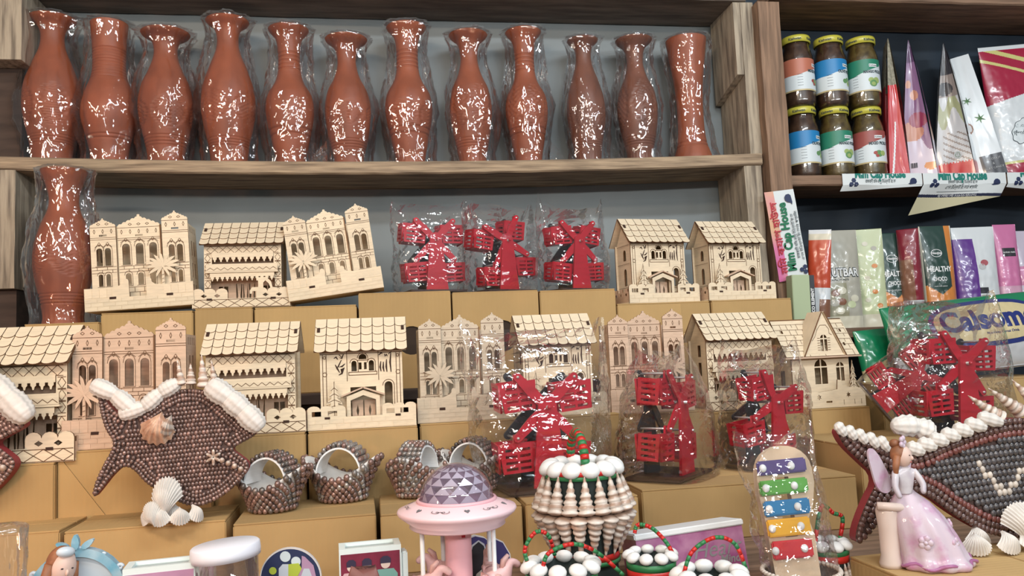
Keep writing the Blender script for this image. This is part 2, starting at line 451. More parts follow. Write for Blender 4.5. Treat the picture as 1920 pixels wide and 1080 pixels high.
# side panels and posts of the vase unit
zb = P(10, 541, YF).z
xl = AT(28, YF, 1.6).x
post('post', xl-0.12, xl, YF, YB-0.012, zb, ZS1-0.0268, m_postw, unit, 1)          # block under the vase shelf, left
post('side_panel', xl-0.10, AT(40, YF+.06, 1.75).x, YF+0.06, YB-0.012, ZS1+0.0005, P(10, 108, YF).z, m_dkwood, unit, 3)  # panel coloured dark for the shadow it lies in
post('post', xl-0.12, AT(34, YF, 1.85).x, YF+0.012, YB-0.012, P(20, 108, YF).z+.001, ZS0-.001, m_postw, unit, 4)   # block above, left
post('side_panel', xl-0.14, xl-0.004, YF+0.02, YB-0.012, ZLOW+.001, zb-0.001, m_dkwood, unit, 5)
xr0, xr1 = AT(1405, YF, 1.5).x, AT(1439, YF, 1.5).x
post('post', xr0+.003, xr1, YF+0.001, YB-0.012, ZLOW+0.001, ZS1-0.0268, m_postw, unit, 6)
xr0t = AT(1404, YF, 1.8).x; xr1t = AT(1427, YF, 1.8).x
post('post', xr0t+0.002, xr1t+.004, YF+0.008, YB-0.012, ZS1+0.0006, ZS0-.001, m_postw, unit, 7)
# nailed bracket plank with a slanted lower end on the inner face of the right post
bz = P(1392, 130, YF).z
vs = []; x1 = xr0t+0.0015; x0 = x1-0.016
for x in (x0, x1): vs += [(x, YF+0.010, bz-0.008), (x, YB-0.02, bz-0.04), (x, YB-0.02, ZS0-.001), (x, YF+0.010, ZS0-.001)]
O('bracket', mk('bracket', vs, [(0, 1, 2, 3), (7, 6, 5, 4), (0, 4, 5, 1), (1, 5, 6, 2), (2, 6, 7, 3), (3, 7, 4, 0)], m_postw), unit)

unit2 = thing('food_shelf', 'reddish brown wooden shelf unit lined with navy sheet holding jars and pouches', 'shelf')
px0, px1 = max(AT(1448, YF-.02, 1.6).x, XE+.003), AT(1489, YF-.02, 1.6).x
post('post', px0, px1, YF-0.02, YB-0.012, ZT+.0005, 2.06, m_rpost, unit2, 11, n=40)
xe = px0+0.95
ZJ = P(1600, 328, YF).z
board('shelf_board', px1+.0005, xe, ZJ, 0.024, YF-.004, YB-.014, m_rwood, unit2, seed=21)
zt2 = P(1600, 10, YF).z
board('shelf_board', px1-.02, xe, zt2+0.024, 0.024, YF-.024, YB-.014, m_rwood, unit2, seed=24)
ZP = P(1700, 612, YF).z
board('shelf_board', px1+.0005, xe, ZP, 0.022, YF-.10, YB-.014, m_rwood, unit2, seed=27)
post('post', xe, xe+0.04, YF-0.02, YB-0.012, ZT+.0005, 2.06, m_rpost, unit2, 12, n=40)

# display table in front of the shelves
tab = thing('display_table', 'plain wooden display table under the cardboard boxes', 'table')
O('table_top', boxm('table_top', (-1.05, 0.60, ZT-0.025), (1.35, YB-.002, ZT), m_rwood), tab)
for x in (-1.0, 1.3):
    for y in (0.65, 1.70): O('leg', boxm('leg', (x-.03, y-.03, 0.0), (x+.03, y+.03, ZT-.025), m_rwood), tab)
# ============================ cardboard boxes ==========================================================
def card_mat():
    M = m_card; nt = M.node_tree; b = nt.nodes['Principled BSDF']
    tc = nn(nt, 'ShaderNodeTexCoord'); wv = nn(nt, 'ShaderNodeTexWave'); wv.wave_type = 'BANDS'; wv.bands_direction = 'X'
    wv.inputs['Scale'].default_value = 42; wv.inputs['Distortion'].default_value = 0.6
    bp = nn(nt, 'ShaderNodeBump'); bp.inputs['Strength'].default_value = 0.16; bp.inputs['Distance'].default_value = 0.001
    nt.links.new(tc.outputs['Object'], wv.inputs['Vector']); nt.links.new(wv.outputs[0], bp.inputs['Height'])
    nt.links.new(bp.outputs[0], b.inputs['Normal'])
card_mat()
BX = {}
def cbox(key, label, w, dep, h, loc, rz=0.0, front=None, holes=()):
    """carton: body shell, two top flaps meeting at a seam, optional tucked end flaps on the front"""
    t = thing('cardboard_box', label, 'box', loc, (0, 0, rz), 'kraft cardboard boxes under the goods')
    fl = 0.0022
    y0 = 0.0035 if holes else 0.0
    O('body', boxm('body', (-w/2, y0, 0), (w/2, dep, h-fl), m_cardin if False else m_card, 0.0015), t)
    O('top_flap', boxm('top_flap', (-w/2+.0006, 0.0006, h-fl), (w/2-.0006, dep/2-.0007, h), m_card, 0.0005), t)
    O('top_flap', boxm('top_flap', (-w/2+.0006, dep/2+.0007, h-fl), (w/2-.0006, dep-.0006, h), m_card, 0.0005), t)
    if holes:
        loops = [rect(-w/2, 0, w/2, h-fl)] + [circ(cx, cz, r, 22) for cx, cz, r in holes]
        O('front_panel', plate(None, loops, 0.0034, [m_card, m_cardin]), t)
        for cx, cz, r in holes: O('hand_hole_shade', plate(None, [circ(cx, cz, r*1.02, 22)], 0.0004, [m_cardin], y0=0.0031), t, label='round hand hole, painted dark for its inner shade')  # dark disc stands for the shade inside the carton
    if front == 'tuck':         # trapezoid end flaps folded over one another, with diagonal creases
        z1 = h-0.004
        O('end_flap', plate(None, [[(-w/2+.002, 0.002), (-w/2+.002, z1), (-w/2+min(w*.33, h*.62), h*.42)]], 0.0012, [m_card, m_burn], y0=-0.0013), t)
        O('end_flap', plate(None, [[(-w/2+.004, 0.001), (-w/2+min(w*.33, h*.62)+.002, h*.40), (w/2-.002, h*.44), (w/2-.002, 0.001)]], 0.0012, [m_card, m_burn], y0=-0.0013), t)
    if front == 'seam':
        O('end_flap', plate(None, [rect(-w/2+.001, 0.001, w*.18, h-.003)], 0.0010, [m_card, m_burn], y0=-0.0011), t)
    BX[key] = (t, Vector(loc), w, dep, h, rz)
    return t
def pbox(key, label, uL, uR, v, Yf, dep, zbot, rz=0.0, ztop=None, **k):
    if ztop is not None:
        Yf = PZ((uL+uR)/2, v, ztop).y; z = ztop
    else: z = P((uL+uR)/2, v, Yf).z
    xa, xb = AT(uL, Yf, z).x, AT(uR, Yf, z).x
    return cbox(key, label, (xb-xa)-.0015, dep, z-zbot, ((xa+xb)/2, Yf, zbot), rz, **k)
def ztop(key): b = BX[key]; return b[1].z+b[4]
ul = 'kraft carton on the upper ledge under the '
pbox('U0', ul+'tall vase standing alone', 44, 186, 606, 1.45, 0.15, ZLOW)
pbox('U1', ul+'palm-tree palace beside the tall vase', 188, 362, 585, 1.46, 0.14, ZLOW)
pbox('U2', ul+'left half of the pump house', 364, 474, 577, 1.465, 0.14, ZLOW)
pbox('U3', ul+'pump house corner and the tilted palace', 476, 669, 574, 1.465, 0.14, ZLOW)
pbox('U4', ul+'bagged windmill beside the tilted palace', 671, 845, 547.5, 1.465, 0.14, ZLOW,
     holes=[(0.010, 0.086, 0.026)])
pbox('U5', ul+'middle one of three bagged windmills', 847, 1009, 546, 1.465, 0.14, ZLOW,
     holes=[(0.010, 0.088, 0.029)])
pbox('U6', ul+'bagged windmill next to the shrine houses', 1011, 1154, 543, 1.465, 0.14, ZLOW)
pbox('U7', ul+'shrine house with two pine trees', 1156, 1331, 567, 1.465, 0.14, ZLOW, front='seam')
pbox('U8', ul+'shrine house against the wooden post', 1333, 1484, 561, 1.465, 0.14, ZLOW)
ml = 'kraft carton in the middle tier under the '
pbox('M0', ml+'veranda house cut by the picture edge', -60, 103, 872, 1.18, 0.14, ZT)
pbox('M1', ml+'palace hidden behind the fish', 106, 398, 840, 1.19, 0.14, ZT, front='tuck')
pbox('M2', ml+'veranda house next to the shell fish', 400, 573, 815, 1.20, 0.14, ZT)
pbox('M3', ml+'shrine house with one pine tree', 576, 784, 804, 1.21, 0.14, ZT)
pbox('M4', ml+'palm tree palace between shrine houses', 786, 986, 790, 1.23, 0.14, ZT, front='tuck')
pbox('M5', ml+'shrine house behind the biggest windmill', 988, 1164, 779.5, 1.25, 0.14, ZT, front='tuck')
pbox('M6', ml+'pinkish palace behind the bagged windmill', 1166, 1334, 773.5, 1.27, 0.14, ZT, front='tuck')
pbox('M7', ml+'veranda house next to the cottage', 1336, 1518, 768.5, 1.285, 0.14, ZT, front='seam')
pbox('M8', ml+'cottage with the pointed gable', 1520, 1632, 765, 1.30, 0.13, ZT)
ll = 'low kraft carton at the front under the '
pbox('L0', ll+'shell fish cut by the picture edge', -80, 113, 1001, 0, 0.115, ZT, ztop=ZL)
pbox('L1', ll+'brown shell fish with white fins', 120, 424, 986, 0, 0.135, ZT, ztop=ZL, rz=0.03)
pbox('L2', ll+'first two shell baskets', 436, 706, 973, 0, 0.150, ZT, ztop=ZL, rz=0.035)
pbox('L3', ll+'shell baskets behind the pink carousel', 712, 980, 955, 0, 0.150, ZT, ztop=ZL, rz=0.02)
pbox('L4', ll+'big bagged windmill', 984, 1198, 936, 0, 0.160, ZT, ztop=ZL, rz=0.02)
pbox('L5', ll+'two bagged windmills behind the xylophone', 1202, 1606, 905, 0, 0.150, ZT, ztop=ZL)
# right hand boxes
ZR2 = P(1790, 828, 1.10).z
pbox('R2', 'kraft carton under the bagged windmills beside the green snack bags', 1612, 1960, 828, 1.10, 0.20, ZT)
ZR3 = P(1800, 712, 1.345).z
pbox('R3', 'kraft carton under the green snack bags', 1652, 1990, 712, 1.345, 0.15, ZT)
ZR1 = ZT+0.032
a = PZ(1592, 1043, ZR1); b = PZ(1690, 1083, ZR1); d = (b-a).normalized(); ang = atan2(d.y, d.x)
wR1, dR1 = 0.235, 0.30
c0 = a + d*(wR1/2)
cbox('R1', 'flat kraft carton under the fairy figurine', wR1, dR1, 0.032, (c0.x, c0.y, ZT), ang)
# ============================ terracotta vases in clear wrap ============================================
def vase_mesh(prof, H, R, m_, grooves, flutes, carve, seed, n=72, k=240):
    """prof: (t from the base 0..1, radius relative to R)"""
    pts = cr_interp(prof, k)
    def fn(r, z, a, j):
        t = z/H
        for g0, g1, cnt in grooves:
            if g0 <= t <= g1: r -= R*0.055*max(0, sin((t-g0)/(g1-g0)*cnt*2*pi))**2
        if flutes and t < flutes[0] and t > 0.02: r -= R*0.035*abs(sin(a*flutes[1]/2))**6*min(1, (flutes[0]-t)*20)
        if len(flutes) > 2 and flutes[2] < t < flutes[3]: r -= R*0.03*abs(sin(a*flutes[1]/2))**6
        if carve and carve[0] < t < carve[1]:
            q = (t-carve[0])/(carve[1]-carve[0]); ph = a*carve[2]/(2*pi)+seed*.37; c_ = (ph % 1)-.5
            wv = sin(pi*q)**.7
            if abs(c_) < .42*wv:
                lf = abs(c_)/(.42*wv)
                r -= R*0.075*(abs(sin((q*9+abs(c_)*7)*pi))**4)*wv
                if lf > .86: r -= R*0.045
                if lf < .06: r -= R*0.03
        return r
    prof2 = [(r*R, t*H) for t, r in pts]
    b = MB(); b.lathe(prof2, n, fn=fn, cap=False)
    # inner wall, rim and floor
    b.lathe([(prof2[-1][0], H), (prof2[-1][0]-.004, H+.001), (prof2[-1][0]-.007, H-.002)] + [(max(r-.008, .004), z) for r, z in prof2[::-1][8:130:9]], 40, cap=False)
    b.lathe([(0.0001, 0.0005), (prof2[0][0], 0)], n, cap=False)
    return b.mesh('vase_body', m_, True)
def wrap_mesh(prof, H, R, seed, slack=1.10, tail=0.0, n=64, k=30, top=0.05, flare=0.12):
    """thin film bag pulled over a vase: hangs from the rim, folds lengthwise, gathers at the foot"""
    pts = cr_interp(prof, k)
    rs = [r*R for _, r in pts]; zs = [t*H for t, _ in pts]
    run = rs[:]
    for i in range(k):                # the film spans the hollows of the neck
        lo, hi = max(0, i-7), min(k, i+8)
        run[i] = max(rs[i], 0.5*rs[i]+0.5*max(rs[lo:hi])*0.93)
    vs = []; fs = []
    rows = []
    for i in range(k): rows.append((run[i]*slack+.0025, zs[i]+.0012, 1.0))
    rmx = rows[-1][0]
    for q in (0.85, 0.55, 0.25, 0.03): rows.append((rmx*q, H+.003+top*H*(1-q*q)*.35, .6))
    for j, (r, z, wgt) in enumerate(rows):
        t = z/H
        for i in range(n):
            a = 2*pi*(i+.5*(j % 2)+.3*NZ(i*1.7, j*1.3, seed))/n; ca, sa = cos(a), sin(a)
            f1 = abs(NZ(ca*1.9+seed, sa*1.9, t*1.5)); f2 = abs(NZ(ca*4.3+seed*3, sa*4.3, t*3.3+seed)); f3 = NZ(ca*9, sa*9+seed, t*9)
            d = (0.26*f1+0.20*f2+0.12*abs(f3))*R*wgt
            if t < .10: d += R*flare*(1-t/.10)*(0.6+0.8*abs(NZ(ca*3, sa*3, seed)))
            if tail: d += tail*R*max(0, cos(a-pi*1.03))**6*max(0, 1-t*1.6)
            rr = r+max(d, -0.0005)
            zz = z
            if t < .10: zz = max(0.0006, z+R*0.05*NZ(ca*3.1, sa*3.1, seed+5))
            if j == 0: zz = 0.0006
            vs.append((rr*ca, rr*sa, zz))
    for j in range(len(rows)-1):
        for i in range(n):
            i2 = (i+1) % n
            if j % 2: fs += [(j*n+i, j*n+i2, (j+1)*n+i2), (j*n+i, (j+1)*n+i2, (j+1)*n+i)]
            else: fs += [(j*n+i, j*n+i2, (j+1)*n+i), (j*n+i2, (j+1)*n+i2, (j+1)*n+i)]
    return mk('plastic_wrap', vs, fs, m_film, smooth=True)
def ear_mesh(seed, w, h):
    """loose crumpled corner of film beside the foot"""
    vs = []; fs = []; n = 10
    for j in range(n+1):
        for i in range(n+1):
            x = w*i/n; z = h*(j/n)*(1-.75*(i/n)**1.5)
            vs.append((x, 0.012*NZ(i*.55+seed, j*.5, 1.1)-.004*(i/n), max(z+0.002*NZ(i*.9, j*.9, seed), .0006)))
    for j in range(n):
        for i in range(n): a = j*(n+1)+i; fs.append((a, a+1, a+n+2, a+n+1))
    return mk('film_corner', vs, fs, m_film)

# profiles: foot, waist, belly, shoulder, neck, rim   (relative to the belly radius)
PF = {
 'flare': [(0, .70), (.06, .68), (.16, .76), (.38, 1.0), (.54, .95), (.68, .70), (.80, .45), (.89, .41), (.95, .52), (.985, .76), (1, .82)],
 'ribneck': [(0, .72), (.08, .66), (.20, .80), (.36, 1.0), (.50, .88), (.60, .68), (.68, .60), (.80, .60), (.90, .63), (1, .68)],
 'squat': [(0, .72), (.08, .66), (.20, .78), (.42, 1.0), (.60, .88), (.72, .62), (.82, .45), (.90, .44), (.95, .56), (.985, .84), (1, .90)],
 'straight': [(0, .66), (.06, .62), (.18, .76), (.40, 1.0), (.52, .92), (.62, .60), (.70, .48), (.87, .48), (.94, .58), (.985, .80), (1, .86)],
 'slim': [(0, .68), (.08, .64), (.20, .80), (.42, 1.0), (.58, .88), (.70, .56), (.80, .41), (.88, .43), (.94, .56), (.985, .86), (1, .92)],
 'tube': [(0, .98), (.05, .92), (.16, .72), (.30, .64), (.55, .66), (.72, .76), (.88, .90), (1, 1.0)],
 'tall': [(0, .72), (.05, .68), (.15, .76), (.36, 1.0), (.50, .98), (.64, .78), (.74, .55), (.82, .50), (.90, .60), (1, .80)],
}
GR = {'flare': [(.13, .20, 4)], 'ribneck': [(.17, .22, 2), (.60, .82, 11)], 'squat': [(.14, .23, 4)], 'straight': [(.22, .30, 2), (.70, .84, 5)],
      'slim': [(.14, .22, 4)], 'tube': [(.12, .18, 2)], 'tall': [(.13, .21, 4)]}
vl = [  # u, v_top, belly px, profile, carving leaves, label
 (97, 33, 100, 'flare', (.24, .52, 5), 'wrapped terracotta vase with slender swept neck beside the dark side panel', 0),
 (205, 42, 98, 'ribneck', None, 'terracotta vase with a tall finely ribbed cylindrical neck in clear wrap', 0),
 (312, 60, 104, 'squat', (.26, .50, 4), 'stout terracotta vase with broad flat rim and dotted band, loosely wrapped', 0),
 (430, 37, 98, 'flare', (.28, .50, 4), 'large wrapped terracotta vase with dark oval carving, between stout vase and rib-collared vase', 0),
 (546, 53, 88, 'straight', None, 'smooth terracotta vase with four ribs round its straight neck in clear wrap', 0),
 (655, 71, 86, 'slim', (.30, .50, 4), 'small-necked terracotta vase with crumpled film beside its foot', 0),
 (770, 49, 88, 'straight', (.24, .46, 5), 'tall terracotta vase with fluted foot and slanting leaf cuts in clear wrap', 0),
 (887, 63, 80, 'slim', (.26, .60, 6), 'terracotta vase with wide rolled rim and double-line belly band in clear wrap', 0),
 (992, 58, 80, 'straight', (.24, .60, 6), 'bright terracotta vase with narrow tubular ribbed neck and leaf carving', 0),
 (1104, 73, 72, 'flare', (.22, .50, 4), 'brownish vase with swept flaring lip and cross-hatched carving in clear wrap', 1),
 (1201, 73, 76, 'slim', (.26, .66, 4), 'darkest brown vase with tapered shoulders, wholly covered by crinkled wrap', 1),
 (1300, 73, 76, 'tube', None, 'straight terracotta vase without belly, widening to mouth and foot, by the right post', 0),
]
YV = 1.695
for i, (u, vt, bw, pf, carve, lab, br) in enumerate(vl):
    xx = AT(u, YV, ZS1).x; q = 2*(xx-XA)/(XE-XA)-1
    z0 = ZS1-SAG*(1-q*q)+.0004
    base = Vector((xx, YV, z0)); H = P(u, vt+4, YV).z-z0; R = min(dm(bw/2, base), 0.0535)
    th = thing('terracotta_vase', lab, 'vase', base, (0, 0, random.uniform(0, 6)), 'wrapped vases on the top shelf')
    me = vase_mesh(PF[pf], H, R, m_terrab if br else m_terra, GR[pf], (.12, 22) if i in (4, 6, 7, 9, 10) else (), carve, i)
    O('vase_body', me, th)
    O('plastic_wrap', wrap_mesh(PF[pf], H, R, i*2.31+.4, flare=.08 if bw > 95 else .16, slack=1.04 if bw > 95 else 1.08), th, rot=(0, 0, -th.rotation_euler.z))
    if i in (4, 5, 8, 9): O('film_corner', ear_mesh(i, .032 if i != 5 else -.034, .055), th, loc=(0.0, 0, 0), rot=(0, 0, -th.rotation_euler.z)).location = Matrix.Rotation(-th.rotation_euler.z, 3, 'Z') @ Vector((R*.9*(1 if i != 5 else -1), -R*.5, 0))
# tall vase standing alone on the carton
base = AT(119, 1.525, ztop('U0')); H = P(119, 322, 1.525).z-base.z; R = dm(51, base)
th = thing('terracotta_vase', 'tall vase alone on a carton below the shelf, in a long loose bag', 'vase', base+Vector((0, 0, .0004)))
O('vase_body', vase_mesh(PF['tall'], H, R, m_terra, GR['tall'], (.12, 20), (.30, .52, 4), 3), th)
O('plastic_wrap', wrap_mesh(PF['tall'], H, R, 9.7, slack=1.10, tail=0.0, top=.02), th)
# ============================ laser-cut plywood houses ===================================================
TP = 0.003
def WP(pink): return (m_ply, m_ply2, m_ply3)[int(pink)]
def PLY(pink): return [WP(pink), m_burn]
def tiled_roof(t, pink, W_, L, rows, cols, loc, tilt, notches=True):
    """sloping panel carrying rows of scalloped tiles, each its own piece"""
    k = 'pk' if pink else 'pl'
    pan = O('roof', plate('roofpanel%s%.3f%.3f' % (k, W_, L), [rect(-W_/2, 0, W_/2, L)], TP, [m_eng, m_burn]), t, loc, (-tilt, 0, 0))
    tw, th = W_/cols, L/rows
    g = 0.0006
    pts = [(-tw/2+g, th*1.0-g), (-tw/2+g, 0.0)] + [(-(tw/2-g)*cos(pi*i/8), -th*.30*sin(pi*i/8)) for i in range(1, 8)] + [(tw/2-g, 0.0), (tw/2-g, th*1.0-g)]
    tm = plate('tile%s%.4f%.4f' % (k, tw, th), [pts[::-1]], 0.0011, PLY(pink), y0=-0.0011)
    for r in range(rows):
        for c in range(cols):
            O('roof_tile', tm, pan, (-W_/2+tw*(c+.5), -0.0008, th*r+.0006), (-0.075, 0, 0))
    if notches:
        nm = MB().box((-.0022, -.0035, -.0045), (.0022, -.0005, .0045)).mesh('roof_slot', m_dark)
        for x in (-W_/2+.006, W_/2-.006): O('roof_slot', nm, pan, (x, 0, L*.62))
    return pan
def back_roof(t, pink, W_, L, loc, tilt):
    return O('roof_back', plate('roofback%s%.3f%.3f' % (pink, W_, L), [rect(-W_/2, 0, W_/2, L)], TP, PLY(pink)), t, loc, (-tilt, 0, pi))
def gable(t, key, pink, depth, h, hr, y0, x, side, wins):
    pts = [(0, 0), (depth, 0), (depth, h), (depth/2, hr), (0, h)]
    lp = [pts] + wins
    if side < 0: lp = [[(-a, b) for a, b in q] for q in lp]
    me = plate(key+str(side)+str(pink), lp, TP, PLY(pink))
    return O('side_wall', me, t, (x, y0, 0.003), (0, 0, -pi/2 if side < 0 else pi/2))
def engrave(t, key, lines, w=0.0008, y=-0.0004, loc=(0, 0, 0), rot=(0, 0, 0), name='engraving'):
    if key not in PC: PC[key] = MB().strips(lines, max(w*1.3, .0008), y).mesh('engraving', m_eng)
    o_ = O(name, PC[key], t, loc, rot); o_['kind'] = 'stuff'
    return o_
def lattice(x0, x1, z0, z1, nx):
    s = (x1-x0)/nx; L = []
    for i in range(nx):
        a = x0+s*i; zm = (z0+z1)/2
        L += [[(a, zm), (a+s/2, z1), (a+s, zm), (a+s/2, z0), (a, zm)]]
    return L + [[(x0, z0), (x1, z0)], [(x0, z1), (x1, z1)]]
def bricks(parent, key, x0, x1, z0, rows, bh, bw, pink, skip=None, y=-0.0006):
    g = 0.0005
    for r in range(rows):
        x = x0-(bw/2 if r % 2 else 0)
        while x < x1-1e-5:
            a, b = max(x, x0), min(x+bw, x1)
            if b-a > bw*.2 and not (skip and skip((a+b)/2, z0+bh*(r+.5))):
                kk = 'brick%.4f%.4f%s' % (b-a, bh, pink)
                if kk not in PC: PC[kk] = MB().box((g/2, 0, g/2), (b-a-g/2, 0.0007, bh-g/2)).mesh('brick', WP(pink))
                O('brick', PC[kk], parent, (a, y, z0+bh*r))
            x += bw
def pine_loop(w, h, tiers=6):
    R_ = []
    for i in range(tiers):
        z = h*.10+h*.80*i/tiers; ww = w/2*(1-.85*i/tiers)
        R_ += [(ww*.45, z+h*.012), (ww, z-h*.035), (ww*.86, z+h*.02), (ww*.36, z+h*.10)]
    R_ = [(w*.035, 0), (w*.035, h*.08)] + R_ + [(0, h)]
    return R_ + [(-x, z) for x, z in R_[::-1][1:]]
def pine(t, x, y, z, w, h, pink):
    o = O('pine_tree', plate('pine%.3f%s' % (h, pink), [pine_loop(w, h)], 0.0022, PLY(pink)), t, (x, y, z))
    ln = [[(0, h*.05), (0, h*.95)]]
    for i in range(6):
        zz = h*(.17+.125*i); ww = w/2*(.78-.11*i); ln += [[(-ww, zz-h*.03), (0, zz+h*.03), (ww, zz-h*.03)]]
    engrave(o, 'pine_eng%.3f' % h, ln, 0.0005)
    return o
def palm(t, x, y, z, h, w, pink):
    """flat palm: fan of pointed leaves on a trunk"""
    o = O('palm_tree', plate('palmtrunk%.3f%s' % (h, pink), [[(-w*.055, 0), (w*.055, 0), (w*.035, h*.62), (-w*.035, h*.62)]], 0.0022, PLY(pink)), t, (x, y, z))
    cz = h*.62
    for i, (a, l) in enumerate(((0.08, .50), (.42, .54), (.80, .50), (1.2, .46), (1.62, .50), (2.0, .46), (2.4, .50), (2.75, .54), (3.08, .50), (-.42, .50), (3.56, .50), (-.95, .42), (4.08, .42))):
        L = w*l; k = 'leaf%.3f%.2f%s' % (w, l, pink)
        bend = -.13
        lp = [(0, -L*.05), (L*.45, -L*.115), (L*.8, -L*.10+bend*L*.3), (L, bend*L), (L*.78, L*.03), (L*.42, L*.10), (0, L*.05)]
        if cos(a) < 0: lp2 = [(px, -pz) for px, pz in lp][::-1]; k += 'm'
        else: lp2 = lp
        lf = O('leaf', plate(k, [lp2], 0.0014, PLY(pink), y0=-0.0016), o, (0, -.0003*(i % 3), cz), (0, -a, 0))
        engrave(o, 'leafv%.3f%.2f' % (w, l), [[(0, 0), (L*.85, (bend*L*.5))]] if cos(a) >= 0 else [[(0, 0), (L*.85, 0)]], 0.0005, loc=(0, -.0016-.0003*(i % 3), cz), rot=(0, -a, 0), name='leaf_vein') if False else None
    ln = [[(-w*.03, h*.06*i), (w*.03, h*.06*i+.001)] for i in range(1, 9)]
    engrave(o, 'palm_eng%.3f' % h, ln, 0.0004)
    return o
def mirror(lps): return [[(-x, z) for x, z in lp][::-1] for lp in lps]

def fence_A(t, pink, Wb):
    h0, h1 = 0.019, 0.035
    def seg(xa, xb):
        n = 3; w = (xb-xa)/n; pts = []
        for i in range(n):
            pts += [(xa+w*(i+.5)-w*.5*cos(pi*k/6), h1-w*.28+w*.28*sin(pi*k/6)+.002) for k in range(7)]
        return pts
    hw = Wb/2; xs = [(-hw, -hw+.058), (hw-.052, hw)]
    top = seg(*xs[0]) + [(xs[0][1], h0), (xs[1][0], h0)] + seg(*xs[1])
    lp = [[(-hw, 0), (hw, 0)] + top[::-1]]
    for (a, b) in xs:
        w = (b-a)/3
        for i in (0, 1): lp.append(rect(a+w*(.35+i*1.25), h0+.002, a+w*(.35+i*1.25)+w*.72, h0+.0095))
    fe = O('fence', plate('fenceA%.3f%s' % (Wb, pink), lp, TP, PLY(pink)), t, (0, 0, 0))
    bricks(fe, 'fa', -hw+.0008, hw-.0008, 0.0008, 2, 0.0082, 0.0215, pink)
    sm = MB().box((-.004, -.0012, -.0016), (.004, .001, .0016)).mesh('slot', m_dark)
    for x in (-hw+.030, hw-.028): O('slot', sm, fe, (x, 0, h0-.001))
    return fe
CAL_L = [[(-.0425, .1065), (-.039, .1085), (-.0365, .1045)], [(-.0345, .112), (-.031, .1085)], [(-.0275, .1125), (-.0305, .106), (-.0335, .1075)],
         [(-.031, .1035), (-.0365, .0925), (-.030, .0935), (-.0255, .0975)], [(-.0405, .0965), (-.0375, .0905), (-.034, .084)], [(-.0325, .0885), (-.027, .0915), (-.0305, .0825), (-.0355, .080)]]
CAL_R = [[(.0275, .109), (.0315, .1125), (.0335, .111)], [(.0365, .1105), (.0375, .107), (.0395, .1095), (.041, .1065)], [(.0425, .110), (.0475, .114)],
         [(.0305, .099), (.0292, .090), (.0305, .083)], [(.0345, .098), (.0340, .089), (.0352, .0825)], [(.0395, .102), (.0388, .090), (.0398, .082)], [(.0465, .112), (.0450, .097), (.0462, .0815)]]
def side_fences(t, pink, Wb, D, h=.026):
    n = 4; w = (D-.004)/n; top = []
    for i in range(n): top += [(w*i+.0005, h-.006), (w*i+w*.2, h-.006), (w*i+w*.2, h), (w*i+w*.8, h), (w*i+w*.8, h-.006)]
    lp = [[(0, 0), (D-.004, 0)] + [(D-.004, h-.006)] + top[::-1]] + [rect(w*(i+.36), h-.014, w*(i+.64), h-.009) for i in range(n)]
    for sg in (-1, 1):
        o = O('side_fence', plate('sf%d%.3f%s' % (sg, Wb, pink), lp if sg > 0 else mirror(lp), .0022, [m_ply2, m_burn]), t, (sg*(Wb/2-.0002), .0034, .003), (0, 0, sg*pi/2))
